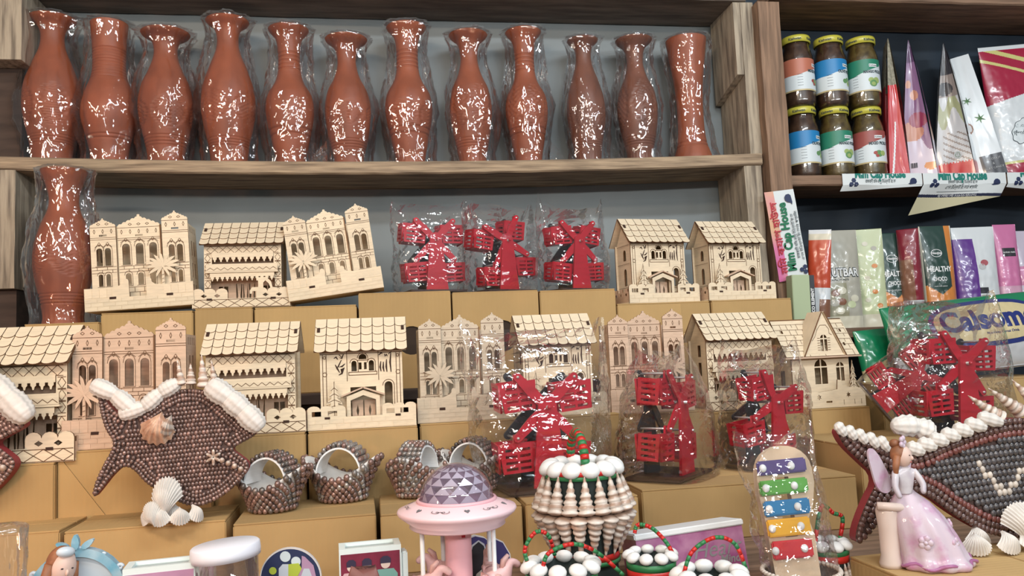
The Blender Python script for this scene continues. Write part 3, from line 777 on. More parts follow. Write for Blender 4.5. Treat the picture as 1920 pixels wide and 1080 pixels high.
def house_A(label, loc, rot, s, pink=False, trees=(-.045,), group=None, porch=0.008):
    """shrine house: tiled roof, raised dark lettering, triple arch window, porch, pines and brick fence"""
    t = thing('wooden_shrine_house', label, 'model house', loc, rot, group, s)
    Wb, Wd, D, hw_ = 0.166, 0.128, 0.100, 0.119
    O('base_plate', boxm('base_plate', (-Wb/2, 0.0032, 0), (Wb/2, D, .003), WP(pink)), t)
    fence_A(t, pink, Wb); side_fences(t, pink, Wb, D)
    y0 = 0.021
    lp = [rect(-Wd/2, 0, Wd/2, hw_), arch(.002, .1035, .0125, .0085), rect(-.0042, .0875, .0002, .0985), rect(.0040, .0875, .0082, .0985),
          arch(-.0115, .085, .0082, .0165), arch(.0155, .085, .0082, .0165), arch(.0415, .030, .0125, .037), rect(-.018, .004, .022, .060)]
    fw = O('front_wall', plate('A_front%s' % pink, lp, TP, PLY(pink)), t, (0, y0, .003))
    ln = []
    for x in (-.060, -.0545, .0545, .060): ln += [[(x, .003), (x, .112)]]
    ln += [[(-.064, .113), (.064, .113)], [(-.064, .1165), (.064, .1165)], [(-.020, .0835), (.024, .0835), (.024, .079), (-.020, .079), (-.020, .0835)]]
    ln += [[(-.0225, .116), (-.0225, .07)], [(.0265, .116), (.0265, .07)], arch(.002, .102, .0165, .0115), arch(-.0115, .0835, .0125, .021), arch(.0155, .0835, .0125, .021), arch(.0415, .028, .018, .042)]
    for x in (-.057, .057): ln += [circ(x, .0815, .0032, 10)+[(x+.0032, .0815)], circ(x, .108, .0022, 8)+[(x+.0022, .108)]]
    engrave(fw, 'A_eng', ln, 0.0008)
    for ky, cal, wd in (('A_calL', CAL_L, .0026), ('A_calR', CAL_R, .0028)):
        if ky not in PC:
            b = MB()
            for q in cal:
                me = plate(None, [stroke(q, wd)], .0006, [m_dark], y0=-.0006)
                b.add([v.co.copy() for v in me.vertices], [tuple(p.vertices) for p in me.polygons])
            PC[ky] = b.mesh('dark_lettering', m_dark); 
        o_ = O('dark_lettering', PC[ky], fw); o_['kind'] = 'stuff'  # raised dark pieces imitate the shade seen through cut letters
    O('back_wall', plate('A_back%s' % pink, [rect(-Wd/2, 0, Wd/2, hw_)], TP, PLY(pink)), t, (0, D-.0035, .003))
    dw = D-.0035-y0-TP
    wins = [arch(dw*.5, .085, .012, .022), arch(dw*.5, .035, .012, .034), arch(dw*.5, .004, .012, .022)]
    gable(t, 'A_side', pink, dw, hw_, hw_+.046, y0+TP, -Wd/2+.003+.0015, -1, wins)
    gable(t, 'A_side', pink, dw, hw_, hw_+.046, y0+TP, Wd/2-.003-.0015, 1, wins)
    for sg in (-1, 1):
        engrave(t, 'A_sidebrick', [[(a, z), (a+dw*.8, z)] for a in (dw*.1,) for z in (.078, .031, .115)], .0005, loc=(sg*(Wd/2-.0015), y0+TP, .003), rot=(0, 0, sg*pi/2)) if sg > 0 else engrave(t, 'A_sidebrickl', [[(-a, z), (-a-dw*.8, z)] for a in (dw*.1,) for z in (.078, .031, .115)], .0005, loc=(-(Wd/2-.0015), y0+TP, .003), rot=(0, 0, -pi/2))
    ridge_y, ridge_z, eave_z = (y0+D)/2, .1735, .1215
    ey = y0-.010
    tl = atan2(ridge_y-ey, ridge_z-eave_z); L = sqrt((ridge_y-ey)**2+(ridge_z-eave_z)**2)
    tiled_roof(t, pink, .145, L, 4, 8, (0, ey-.001, eave_z), tl)
    back_roof(t, pink, .145, L, (0, 2*ridge_y-ey+.001, eave_z), tl)
    # porch
    py = porch
    pf = O('porch', plate('A_porch%s' % pink, [[(-.0235, 0), (-.0175, 0), (-.0175, .040), (.002, .0475), (.0215, .040), (.0215, 0), (.0275, 0), (.0275, .046), (.002, .0555), (-.0235, .046)]], TP, PLY(pink)), t, (0, py, .003))
    for sg in (-1, 1):
        a = atan2(.0135, .036)
        me = MB().box((-.018, 0, -.001), (.018, .016, .001)).mesh('porch_roof_board', m_ply2)
        O('porch_roof', me, pf, (.002+sg*.0165, -.003, .0533), (0, sg*a, 0))
    O('step', boxm('step', (-.018, py+TP+.0003, .003), (.022, y0-.0003, .009), m_ply2), t)
    for sg in (-1, 1):
        cx = .002+sg*.0095
        O('door_leaf', plate('A_leaf%s' % pink, [rect(-.0085, 0, .0085, .034), [(0, .008), (.0022, .017), (0, .026), (-.0022, .017)]], .002, [m_ply2, m_burn]), t, (cx, y0+.0038, .009))
    for x in trees: pine(t, x, 0.0042, .003, .044, .074, pink)
    return t
def lace(x0, x1, z0, z1, n):
    """hanging fringe outline between z1 (top) and z0 (tips)"""
    w = (x1-x0)/n; pts = [(x1, z1), (x0, z1)]; zb = z0+(z1-z0)*.50
    for i in range(n):
        a = x0+w*i
        pts += [(a, zb), (a+w*.18, zb), (a+w*.18, z0+(z1-z0)*.30), (a+w*.34, z0+(z1-z0)*.22), (a+w*.40, z0), (a+w*.60, z0), (a+w*.66, z0+(z1-z0)*.22), (a+w*.82, z0+(z1-z0)*.30), (a+w*.82, zb)]
    return pts + [(x1, zb)]
def fence_B(t, pink, Wb):
    h0, h1 = .017, .036; hw = Wb/2
    def seg(xa, xb, n=3):
        w = (xb-xa)/n; pts = []
        for i in range(n): pts += [(xa+w*(i+.5)-w*.5*cos(pi*k/6), h1-w*.38+w*.38*sin(pi*k/6)) for k in range(7)]
        return pts
    top = seg(-hw, -hw+.062) + [(-hw+.062, h0), (hw-.060, h0)] + seg(hw-.060, hw)
    dia = lambda x, z: [(x-.0055, z), (x, z-.0034), (x+.0055, z), (x, z+.0034)]
    lp = [[(-hw, 0), (hw, 0)] + top[::-1], dia(-hw+.0205, .0225), dia(-hw+.0435, .0225), dia(hw-.0435, .0225), dia(hw-.0195, .0225)]
    fe = O('fence', plate('fenceB%.3f%s' % (Wb, pink), lp, TP, PLY(pink)), t)
    engrave(fe, 'fenceB_eng%.3f' % Wb, lattice(-hw+.001, hw-.001, .001, .0155, 7), .0007)
    sm = MB().box((-.0045, -.0012, -.0018), (.0045, .001, .0018)).mesh('slot', m_dark)
    for x in (-hw+.030, hw-.030): O('slot', sm, fe, (x, 0, .016))
    return fe
def house_B(label, loc, rot, s, pink=False, pump=False, group=None):
    """veranda house: lace-fringed balcony and porch, lattice pilasters, diamond-pierced fence"""
    t = thing('wooden_veranda_house', label, 'model house', loc, rot, group, s)
    Wb, Wd, D, hw_ = 0.172, 0.138, 0.100, 0.1165
    O('base_plate', boxm('base_plate', (-Wb/2, .0032, 0), (Wb/2, D, .003), WP(pink)), t)
    fence_B(t, pink, Wb); side_fences(t, pink, Wb, D)
    y0 = .020
    lp = [rect(-Wd/2, 0, Wd/2, hw_), rect(-.055, .078, .055, .0985), rect(-.057, .003, .057, .052)]
    fw = O('front_wall', plate('B_front%s' % pink, lp, TP, PLY(pink)), t, (0, y0, .003))
    ln = lattice(-.064, .064, .100, .113, 9)
    for sg in (-1, 1):
        a, b = sorted((sg*.0575, sg*.0675))
        for z in (.054, .069, .084): ln += lattice(a, b, z, z+.014, 1)
        for z in (.006, .021, .036): ln += lattice(a, b, z, z+.014, 1)
    engrave(fw, 'B_eng', ln, .0006)
    O('upper_lace', plate('B_lace1%s' % pink, [lace(-.055, .055, .0835, .1005, 10)], .002, PLY(pink)), fw, (0, -.0022, 0))
    led = O('balcony', boxm('balcony', (-.064, y0-.011, .0655), (.064, y0-.0002, .068), WP(pink)), t)
    O('balcony_rail', plate('B_rail%s' % pink, [rect(-.0635, 0, .0635, .0135)], .002, PLY(pink)), led, (0, y0-.0115, .0682))
    engrave(led, 'B_rail_eng', [[(-.062+.0124*i, .002), (-.0558+.0124*i, .0065), (-.0496+.0124*i, .002)] for i in range(10)], .0006, loc=(0, y0-.0115, .0682))
    O('lower_lace', plate('B_lace2%s' % pink, [lace(-.057, .057, .048, .0625, 13)], .002, PLY(pink)), t, (0, y0-.009, .0025))
    # recessed inner wall with door and windows
    iw = O('inner_wall', plate('B_inner%s' % pink, [rect(-.064, 0, .064, .113), rect(-.050, .012, -.030, .042), rect(.030, .012, .050, .042), rect(-.017, .001, -.0065, .045), rect(-.0045, .001, .0045, .045), rect(.0065, .001, .017, .045)], TP, [m_ply2, m_burn]), t, (0, y0+.026, .003))
    for x in (-.0118, .0, .0118): O('shutter', plate('B_sh', [[(-.0042, 0), (.0042, 0), (.0020, .022), (.0042, .044), (-.0042, .044), (-.0020, .022)]], .0015, [m_ply2, m_burn]), iw, (x, .0005, .001))
    for x in (-.040, .040): O('window_bars', plate('B_bars', [rect(-.010, 0, .010, .030), rect(-.0085, .0015, -.001, .014), rect(.001, .0015, .0085, .014), rect(-.0085, .016, -.001, .0285), rect(.001, .016, .0085, .0285)], .0015, [m_ply2, m_burn]), iw, (x, .0005, .012))
    O('back_wall', plate('B_back%s' % pink, [rect(-Wd/2, 0, Wd/2, hw_)], TP, PLY(pink)), t, (0, D-.0035, .003))
    dw = D-.0035-y0-TP
    wins = [rect(dw*.42, .088, dw*.58, .108), rect(dw*.42, .055, dw*.58, .078), rect(dw*.42, .010, dw*.58, .034)]
    gable(t, 'B_side', pink, dw, hw_, hw_+.040, y0+TP, -Wd/2+.0045, -1, wins)
    gable(t, 'B_side', pink, dw, hw_, hw_+.040, y0+TP, Wd/2-.0045, 1, wins)
    ridge_y, ridge_z, eave_z = (y0+D)/2, .166, .1195
    ey = y0-.011
    tl = atan2(ridge_y-ey, ridge_z-eave_z); L = sqrt((ridge_y-ey)**2+(ridge_z-eave_z)**2)
    tiled_roof(t, pink, .150, L, 4, 9, (0, ey-.001, eave_z), tl)
    back_roof(t, pink, .150, L, (0, 2*ridge_y-ey+.001, eave_z), tl)
    if pump:
        # hand pump cut-out standing behind the fence
        lp = [[(.040, 0), (.050, 0), (.050, .042), (.054, .046), (.060, .040), (.066, .022), (.069, .022), (.064, .044), (.056, .052), (.038, .052), (.038, .046), (.041, .046), (.041, .034), (.030, .034), (.026, .028), (.026, .022), (.030, .022), (.031, .027), (.040, .026)]]
        O('water_pump', plate('B_pump', [q[::-1] for q in lp], .0024, PLY(pink)), t, (-.012, .0048, .003))
    return t
def crown(xa, xb, zs, za):
    """wavy ornamental top edge from (xa,zs) up to an apex za and down to (xb,zs), listed left to right"""
    w = xb-xa; pts = []; n = 5
    for i in range(n):
        x0 = xa+w*.5*i/n; z0 = zs+(za-zs)*.78*(i/n)**.9
        x1 = xa+w*.5*(i+1)/n; z1 = zs+(za-zs)*.78*((i+1)/n)**.9
        for k in range(4):
            a = k/4; pts.append((x0+(x1-x0)*a, z0+(z1-z0)*a+(za-zs)*.10*sin(pi*a)))
    xm = xa+w/2
    kn = [(xm-w*.035, zs+(za-zs)*.86), (xm-w*.03, zs+(za-zs)*.97), (xm, za), (xm+w*.03, zs+(za-zs)*.97), (xm+w*.035, zs+(za-zs)*.86)]
    return pts + kn + [(2*xm-x, z) for x, z in pts[::-1]]
def block_lines(x0, x1, z0, z1, rows, bw):
    L = []; h = (z1-z0)/rows
    for r in range(rows+1): L.append([(x0, z0+h*r), (x1, z0+h*r)])
    for r in range(rows):
        x = x0+bw*(.5 if r % 2 else 1)
        while x < x1: L.append([(x, z0+h*r), (x, z0+h*(r+1))]); x += bw
    return L
def dia_l(x, z, a, b): return [(x-a, z), (x, z-b), (x+a, z), (x, z+b), (x-a, z)]
def tower_face(t, nm, key, w, h, hs, cx, y, pink, nwin, loc_slot=True):
    """one facade section: crown top, narrow arched windows, slot, engraved ornament"""
    ww = .0105 if nwin == 2 else .0135; hh = .035 if nwin == 2 else .042
    xs = [(-.0072, .0072) if nwin == 2 else (-.0235, 0, .0235)][0]
    zw = .086 if nwin == 2 else .0865
    lp = [[(-w/2, 0), (w/2, 0)] + crown(-w/2, w/2, hs, h)[::-1]] + [arch(x, zw, ww, hh) for x in xs]
    lp.append(rect(-.0065, hs-.021, .0065, hs-.0175))
    small = [(x*.9, .047) for x in xs]
    lp += [arch(x, .046, ww*.72, .024) for x, _ in small]
    f = O(nm, plate('%s%s' % (key, pink), lp, TP, PLY(pink)), t, (cx, y, .003))
    ln = [[(-w/2, hs-.003), (w/2, hs-.003)], [(-w/2, hs-.0235), (w/2, hs-.0235)], [(-w/2, hs-.027), (w/2, hs-.027)]]
    ln += [dia_l(x, hs-.011, .0016, .0042) for x in [(-w/2+w*(i+.5)/(3 if nwin == 2 else 5)) for i in range(3 if nwin == 2 else 5)]]
    ln += [dia_l(x, hs+.0035, .003, .0022) for x in (xs if nwin == 2 else (-.015, 0, .015))]
    for x in xs:
        ln += [arch(x, zw-.001, ww+.0048, hh+.004, 10, .35), [(x-ww*.7, zw+hh+.002), (x-ww*.2, zw+hh+.0075), (x, zw+hh+.0035), (x+ww*.2, zw+hh+.0075), (x+ww*.7, zw+hh+.002)], dia_l(x, zw+hh+.0085, .0022, .0028)]
        ln += [arch(x*.9, .045, ww*.72+.004, .028, 8, .2)]
    ln += block_lines(-w/2+.001, w/2-.001, .0722, .0838, 2, w/(2.5 if nwin == 2 else 4.5))
    ln += block_lines(-w/2+.001, w/2-.001, .003, .042, 4, w/(2.5 if nwin == 2 else 4.5))
    engrave(f, 'eng_'+key, ln, .0005)
    return f
def house_C(label, loc, rot, s, pink=False, palm_x=-.045, group=None, gate=0.0, flip=1):
    """palace: two towers and a crowned centre with arched windows, block wall and a palm tree"""
    t = thing('wooden_palace', label, 'model house', loc, rot, group, s)
    Wb, D = .186, .092; y0 = .026
    O('base_plate', boxm('base_plate', (-Wb/2, .0032, 0), (Wb/2, D, .003), WP(pink)), t)
    tower_face(t, 'tower_front', 'C_tower', .044, .180, .165, -.063, y0-.006, pink, 2)
    tower_face(t, 'center_front', 'C_center', .075, .186, .163, -.0025, y0, pink, 3)
    tower_face(t, 'tower_front', 'C_tower2', .046, .188, .172, .062, y0-.006, pink, 2)
    sw = D-y0-.004; dep = sw+.004
    lpw = [rect(0, 0, dep, .162)] + [rect(dep*f-.0025, z, dep*f+.0025, z+.030) for f in (.35, .65) for z in (.012, .055, .10)] + [rect(dep*f-.0015, .146, dep*f+.0015, .158) for f in (.2, .4, .6, .8)]
    O('side_wall', plate('C_sider%s' % pink, lpw, TP, PLY(pink)), t, (.0848, y0-.003, .003), (0, 0, pi/2))
    O('side_wall', plate('C_sidel%s' % pink, mirror(lpw), TP, PLY(pink)), t, (-.0848, y0-.003, .003), (0, 0, -pi/2))
    for x in (-.0405, .0365):
        O('side_wall', plate('C_inner%s' % pink, [rect(0, 0, .010, .163)], .002, PLY(pink)), t, (x, y0-.0025, .003), (0, 0, pi/2))
    O('back_wall', plate('C_back%s' % pink, [rect(-.084, 0, .084, .160)], TP, PLY(pink)), t, (0, D-.0035, .003))
    side_fences(t, pink, Wb, D, .030)
    # front wall with a swept top and ball post
    hw = Wb/2; gx0, gx1 = -.022+gate, .012+gate
    top = [(-hw, .044), (gx0-.022, .043), (gx0-.008, .048), (gx0-.0045, .0515)] + [(gx0+.0045*cos(a), .0545+.0045*sin(a)) for a in (pi*.95, pi*.7, pi*.5, pi*.3, pi*.05)] + [(gx0+.0045, .0515), (gx0+.005, .024), (gx1, .024)]
    top += [(gx1+.0005, .0515)] + [(gx1+.005+.0045*cos(a), .0545+.0045*sin(a)) for a in (pi*.95, pi*.7, pi*.5, pi*.3, pi*.05)] + [(gx1+.010, .050), (gx1+.016, .045), (gx1+.028, .044), (hw, .046)]
    fe = O('wall_front', plate('C_wall%s%.3f' % (pink, gate), [[(-hw, 0), (hw, 0)] + top[::-1]], TP, PLY(pink)), t)
    fe.name = 'garden_wall'
    bricks(fe, 'cw', -hw+.0008, hw-.0008, .0008, 3, .0075, .0205, pink)
    bricks(fe, 'cw2', -hw+.0008, gx0-.024, .0245, 1, .0175, .0125, pink)
    bricks(fe, 'cw3', gx1+.030, hw-.0008, .0245, 1, .0175, .0125, pink)
    sm = MB().box((-.0055, -.0014, -.0022), (.0055, .001, .0022)).mesh('slot', m_dark)
    for x in (-.045, .052): O('slot', sm, fe, (x, 0, .0235))
    palm(t, palm_x, .009, .003, .125, .058, pink)
    return t
def house_D(label, loc, rot, s):
    """cottage: steep roof with a pointed front gable, arched cross windows"""
    t = thing('wooden_cottage', label, 'model house', loc, rot, None, s)
    pk = False; w, D, h = .118, .105, .086; y0 = .020
    O('base_plate', boxm('base_plate', (-.075, .0032, 0), (.075, D+.01, .003), m_ply), t)
    star = lambda x, z, r: [(x+(r if i % 2 == 0 else r*.5)*sin(pi*i/6), z+(r if i % 2 == 0 else r*.5)*cos(pi*i/6)) for i in range(12)]
    fe = O('fence', plate('D_fence', [[(-.075, 0), (.075, 0), (.075, .030), (.030, .034), (.026, .045), (.020, .046), (.018, .030), (-.02, .026), (-.075, .030)][::1], star(-.045, .020, .005), star(-.02, .018, .005), star(.04, .020, .005), rect(-.006, .008, .006, .011)], TP, PLY(pk)), t)
    engrave(fe, 'D_fence_eng', [[(x, .004), (x, .012)] for x in (-.068, -.055, -.035, .03, .052, .066)] + [[(-.07, .004), (-.06, .004)], [(-.05, .008), (-.04, .008)]], .0006)
    def crosswin(cx, z0, ww, hh):
        r = ww/2; b = .0011; lps = []
        lps.append([(cx-r, z0), (cx-b, z0), (cx-b, z0+hh-r-b), (cx-r, z0+hh-r-b)])
        lps.append([(cx+b, z0), (cx+r, z0), (cx+r, z0+hh-r-b), (cx+b, z0+hh-r-b)])
        lps.append([(cx-r, z0+hh-r+b), (cx-b, z0+hh-r+b)] + [(cx+(r)*cos(a)-(0), z0+hh-r+r*sin(a)) for a in [pi*.5+.13+(pi*.5-.22)*k/5 for k in range(6)]])
        lps.append([(cx+b, z0+hh-r+b)] + [(cx+r, z0+hh-r+b)] + [(cx+r*cos(a), z0+hh-r+r*sin(a)) for a in [.09+(pi*.5-.22)*k/5 for k in range(6)]])
        return lps
    lp = [rect(-w/2, 0, w/2, h)] + crosswin(.0, .036, .026, .042) + crosswin(.040, .040, .016, .032)
    fw = O('front_wall', plate('D_front', lp, TP, PLY(pk)), t, (0, y0, .003))
    O('back_wall', plate('D_back', [rect(-w/2, 0, w/2, h)], TP, PLY(pk)), t, (0, D-.003, .003))
    dw = D-.003-y0-TP
    for sg in (-1, 1): gable(t, 'D_side', pk, dw, h, h+.058, y0+TP, sg*(w/2-.0045), sg, [rect(dw*.4, .03, dw*.6, .06)])
    ry, rz, ez = (y0+D)/2, .152, .087; ey = y0-.012
    tl = atan2(ry-ey, rz-ez); L = sqrt((ry-ey)**2+(rz-ez)**2); RW = .150
    rf = O('roof', plate('D_roof', [rect(-RW/2, 0, RW/2, L), rect(-RW/2+.012, L*.62, -RW/2+.016, L*.70), rect(RW/2-.016, L*.62, RW/2-.012, L*.70), rect(-RW/2+.018, L*.25, -RW/2+.022, L*.33), rect(RW/2-.022, L*.25, RW/2-.018, L*.33)], TP, PLY(pk)), t, (0, ey, ez), (-tl, 0, 0))
    ln = []
    rr = random.Random(3)
    for r in range(1, 7):
        z = L*r/7; x = -RW/2
        while x < RW/2-.01:
            x2 = min(x+rr.uniform(.010, .020), RW/2); dz = rr.choice((0, .003, .005)); ln += [[(x, z), (x2, z)], [(x2, z), (x2, z-L/7+dz)]]; x = x2
    engrave(rf, 'D_roof_eng', ln, .0006)
    back_roof(t, pk, RW, L, (0, 2*ry-ey, ez), tl)
    # pointed front gable
    gw, gz0, gh = .078, .086, .072
    g = O('front_gable', plate('D_gable', [[(-gw/2, 0), (gw/2, 0), (0, gh)]] + crosswin(0, .006, .014, .028), TP, PLY(pk)), t, (.004, y0-.010, gz0+.003))
    ln = [[(x, z), (x+.005, z)] for sg in (-1, 1) for x, z in [(sg*.0105-(.0025), .008+.004*i) for i in range(6)]]
    ln += [[(-.012, .043), (-.006, .050), (.006, .050), (.012, .043), (.012, .036), (.017, .033)], [(-.012, .043), (-.018, .030), (-.024, .024)]]
    engrave(g, 'D_gable_eng', ln, .0006)
    for sg in (-1, 1):
        a = atan2(gh, gw/2)
        Lg = sqrt(gh**2+(gw/2)**2)+.006
        me = MB().box((0, 0, 0), (Lg, .046, .003)).mesh('gable_roof', [m_ply]) if False else MB().box((0, 0, 0), (Lg, .046, .003)).mesh('gable_roof', m_ply)
        # the board runs from the eave up to the apex
        o = O('gable_roof', me, t)
        M = Matrix.Translation(Vector((.004+sg*(gw/2+.004), y0-.013, gz0-.002))) @ Matrix.Rotation(-(pi-a) if sg > 0 else -a, 4, 'Y')
        if sg > 0: M = Matrix.Translation(Vector((.004+sg*(gw/2+.004), y0-.013, gz0-.002))) @ Matrix.Rotation(-(pi-a), 4, 'Y') @ Matrix.Translation(Vector((0, 0, -.003)))
        o.matrix_local = M
        ed = MB().box((0, -.0008, .0004), (Lg, 0, .0026)).mesh('edge', m_burn)
        O('burnt_edge', ed, o)
    O('eave', boxm('eave', (-.078, y0-.014, .0835), (.078, y0-.0005, .0860), m_ply2), t)
    pine(t, -.052, .005, .003, .030, .060, False)
    pine(t, .056, .005, .003, .028, .075, False)
    return t

def hplace(u, vb, Y, wpx, nominal, z=None):
    """base front centre at pixel column u on plane Y; scale from its pixel width"""
    p = P(u, vb, Y) if z is None else AT(u, Y, z)
    return p, dm(wpx, p)/nominal
gB = 'plywood model houses'
def zs(t, k): t.scale = (t.scale[0], t.scale[1], t.scale[2]*k)
# upper row
p, s = hplace(263, 588, 1.475, 193, .186, ztop('U1')+.0005)
zs(house_C('plywood palace with palm tree, standing beside the lone tall vase', p+Vector((0, 0, .0075)), (0, RD(-2.6), RD(1)), s, False, .040, gB, 0.0, 1), 0.94)
p, s = hplace(453, 573, 1.478, 177, .172, max(ztop('U2'), ztop('U3'))+.0005)
zs(house_B('plywood veranda house with a hand pump, between two palaces', p, (0, 0, 0), s, False, True, gB), 1.00)
p, s = hplace(632, 560, 1.472, 176, .186, None)
p.z = ztop('U3')+.020
zs(house_C('tilted plywood palace leaning on a carton beside the bagged windmills', p, (0, RD(-7.2), 0), s, False, -.055, gB, 0.0), 0.94)
p, s = hplace(1248, 564, 1.478, 148, .166, ztop('U7')+.0005)
zs(house_A('plywood shrine house with two pine trees next to the bagged windmills', p, (0, 0, RD(9)), s*1.0, False, (-.045, .048), gB), 1.08)
p, s = hplace(1394, 557, 1.478, 143, .166, ztop('U8')+.0005)
zs(house_A('plywood shrine house with one pine tree against the wooden post', p, (0, 0, RD(7)), s, False, (-.05,), gB), 1.05)
# middle row
p, s = hplace(6, 868, 1.186, 251, .172, ztop('M0')+.0005)
zs(house_B('plywood veranda house cut by the picture edge beside the hidden palace', p, (0, 0, RD(-2)), s, False, False, gB), 1.08)
p, s = hplace(236, 838, 1.198, 232, .186, ztop('M1')+.0005)
zs(house_C('pinkish plywood palace half hidden behind the brown shell fish', p, (0, 0, 0), s*.97, True, -.064, gB, 0.03), 1.05)
p, s = hplace(468, 817, 1.206, 206, .172, ztop('M2')+.0005)
zs(house_B('plywood veranda house behind the head of the shell fish', p, (0, 0, 0), s, False, False, gB), 1.07)
p, s = hplace(680, 802, 1.216, 201, .166, ztop('M3')+.0005)
zs(house_A('plywood shrine house with open porch, one pine tree, over the shell baskets', p, (0, 0, 0), s, False, (-.042,), gB), 1.00)
p, s = hplace(874, 790, 1.238, 180, .186, ztop('M4')+.0005)
zs(house_C('greyish plywood palace with palm tree between two shrine houses', p, (0, 0, RD(2)), s, 2, -.046, gB, 0.0), 1.10)
p, s = hplace(1056, 780, 1.262, 176, .166, ztop('M5')+.0005)
zs(house_A('plywood shrine house behind the biggest bagged windmill', p, (0, 0, RD(3)), s, False, (-.045,), gB), 1.05)
p, s = hplace(1226, 774, 1.282, 168, .186, ztop('M6')+.0005)
zs(house_C('pinkish plywood palace behind the tall bagged windmill, next to veranda house', p, (0, 0, RD(2)), s*.98, True, .05, gB, 0.0), 1.15)
p, s = hplace(1404, 769, 1.300, 182, .172, ztop('M7')+.0005)
zs(house_B('plywood veranda house between pinkish palace and cottage', p, (0, 0, RD(4)), s*.94, False, False, gB), 1.12)
p, s = hplace(1556, 765, 1.315, 152, .150, ztop('M8')+.0005)
zs(house_D('plywood cottage with a steep pointed gable and arched cross windows', p, (0, 0, RD(2)), s), 1.10)
# ============================ red windmill pen holders in clear bags =======================================
def bag_mesh(w, d, h, seed, ear=0.022, n=48, k=34, open_top=True, lean=0.0):
    """loose clear bag: boxy below, pinched flat at the top with pointed corners, crumpled all over"""
    vs = []; fs = []
    for j in range(k+1):
        t = j/k
        a = w/2*(.86+.14*t); b = d/2*(1-t**2.6)*.98+.0012
        for i in range(n):
            th = 2*pi*(i+.5*(j % 2)+.35*NZ(i*1.9, j*1.7, seed))/n; c, s_ = cos(th), sin(th)
            x = a*math.copysign(abs(c)**.55, c); y = b*math.copysign(abs(s_)**.6, s_)
            f1 = abs(NZ(x*18+seed, y*18, t*2.2+seed)); f2 = abs(NZ(x*45+seed*2, y*45, t*7)); f3 = NZ(x*90, y*90+seed, t*15)
            q = (0.011*f1+0.006*f2+.0016*f3)*(1 if 0.03 < t else .3)
            nx, ny = c, s_
            wob = .010*NZ(t*3.1, seed*1.7, .3)
            z = h*t + ear*(abs(c)**5)*max(0, t-.75)*4 + (.010*NZ(c*2.2+seed, s_*2, t*1.3) if t > .6 else 0)
            x2 = x+nx*q*.6-.3*q+wob*t+lean*t; y2 = y-q*.9*(-1 if s_ > 0 else 1)*.9
            if j == 0: z = .0005; x2 *= .99; y2 *= .99
            vs.append((x2, y2, max(z, .0005)))
    for j in range(k):
        for i in range(n):
            i2 = (i+1) % n
            if j % 2: fs += [(j*n+i, j*n+i2, (j+1)*n+i2), (j*n+i, (j+1)*n+i2, (j+1)*n+i)]
            else: fs += [(j*n+i, j*n+i2, (j+1)*n+i), (j*n+i2, (j+1)*n+i2, (j+1)*n+i)]
    fs.append(tuple(range(n-1, -1, -1)))
    return mk('plastic_bag', vs, fs, m_film2)
def leg_loop(hb=.022, ht=.0115, H=.104):
    return [(-hb, 0), (hb, 0), (ht*1.05, H-.012)] + [(ht*cos(a), H-.004+.010*sin(a)) for a in [pi*k/6 for k in range(7)]] + [(-ht*1.05, H-.012)]
def arm_loop(L): return [(-.0055, -.004), (.0055, -.004), (.0068, L*.5), (.0052, L-.003)] + [(.0052*cos(a), L+.0052*sin(a)) for a in [pi*k/5 for k in range(6)]] + [(-.0052, L-.003), (-.0068, L*.5)]
m_dkbase = mat('dark_brown_base', (0.045, 0.022, 0.018), 0.45)
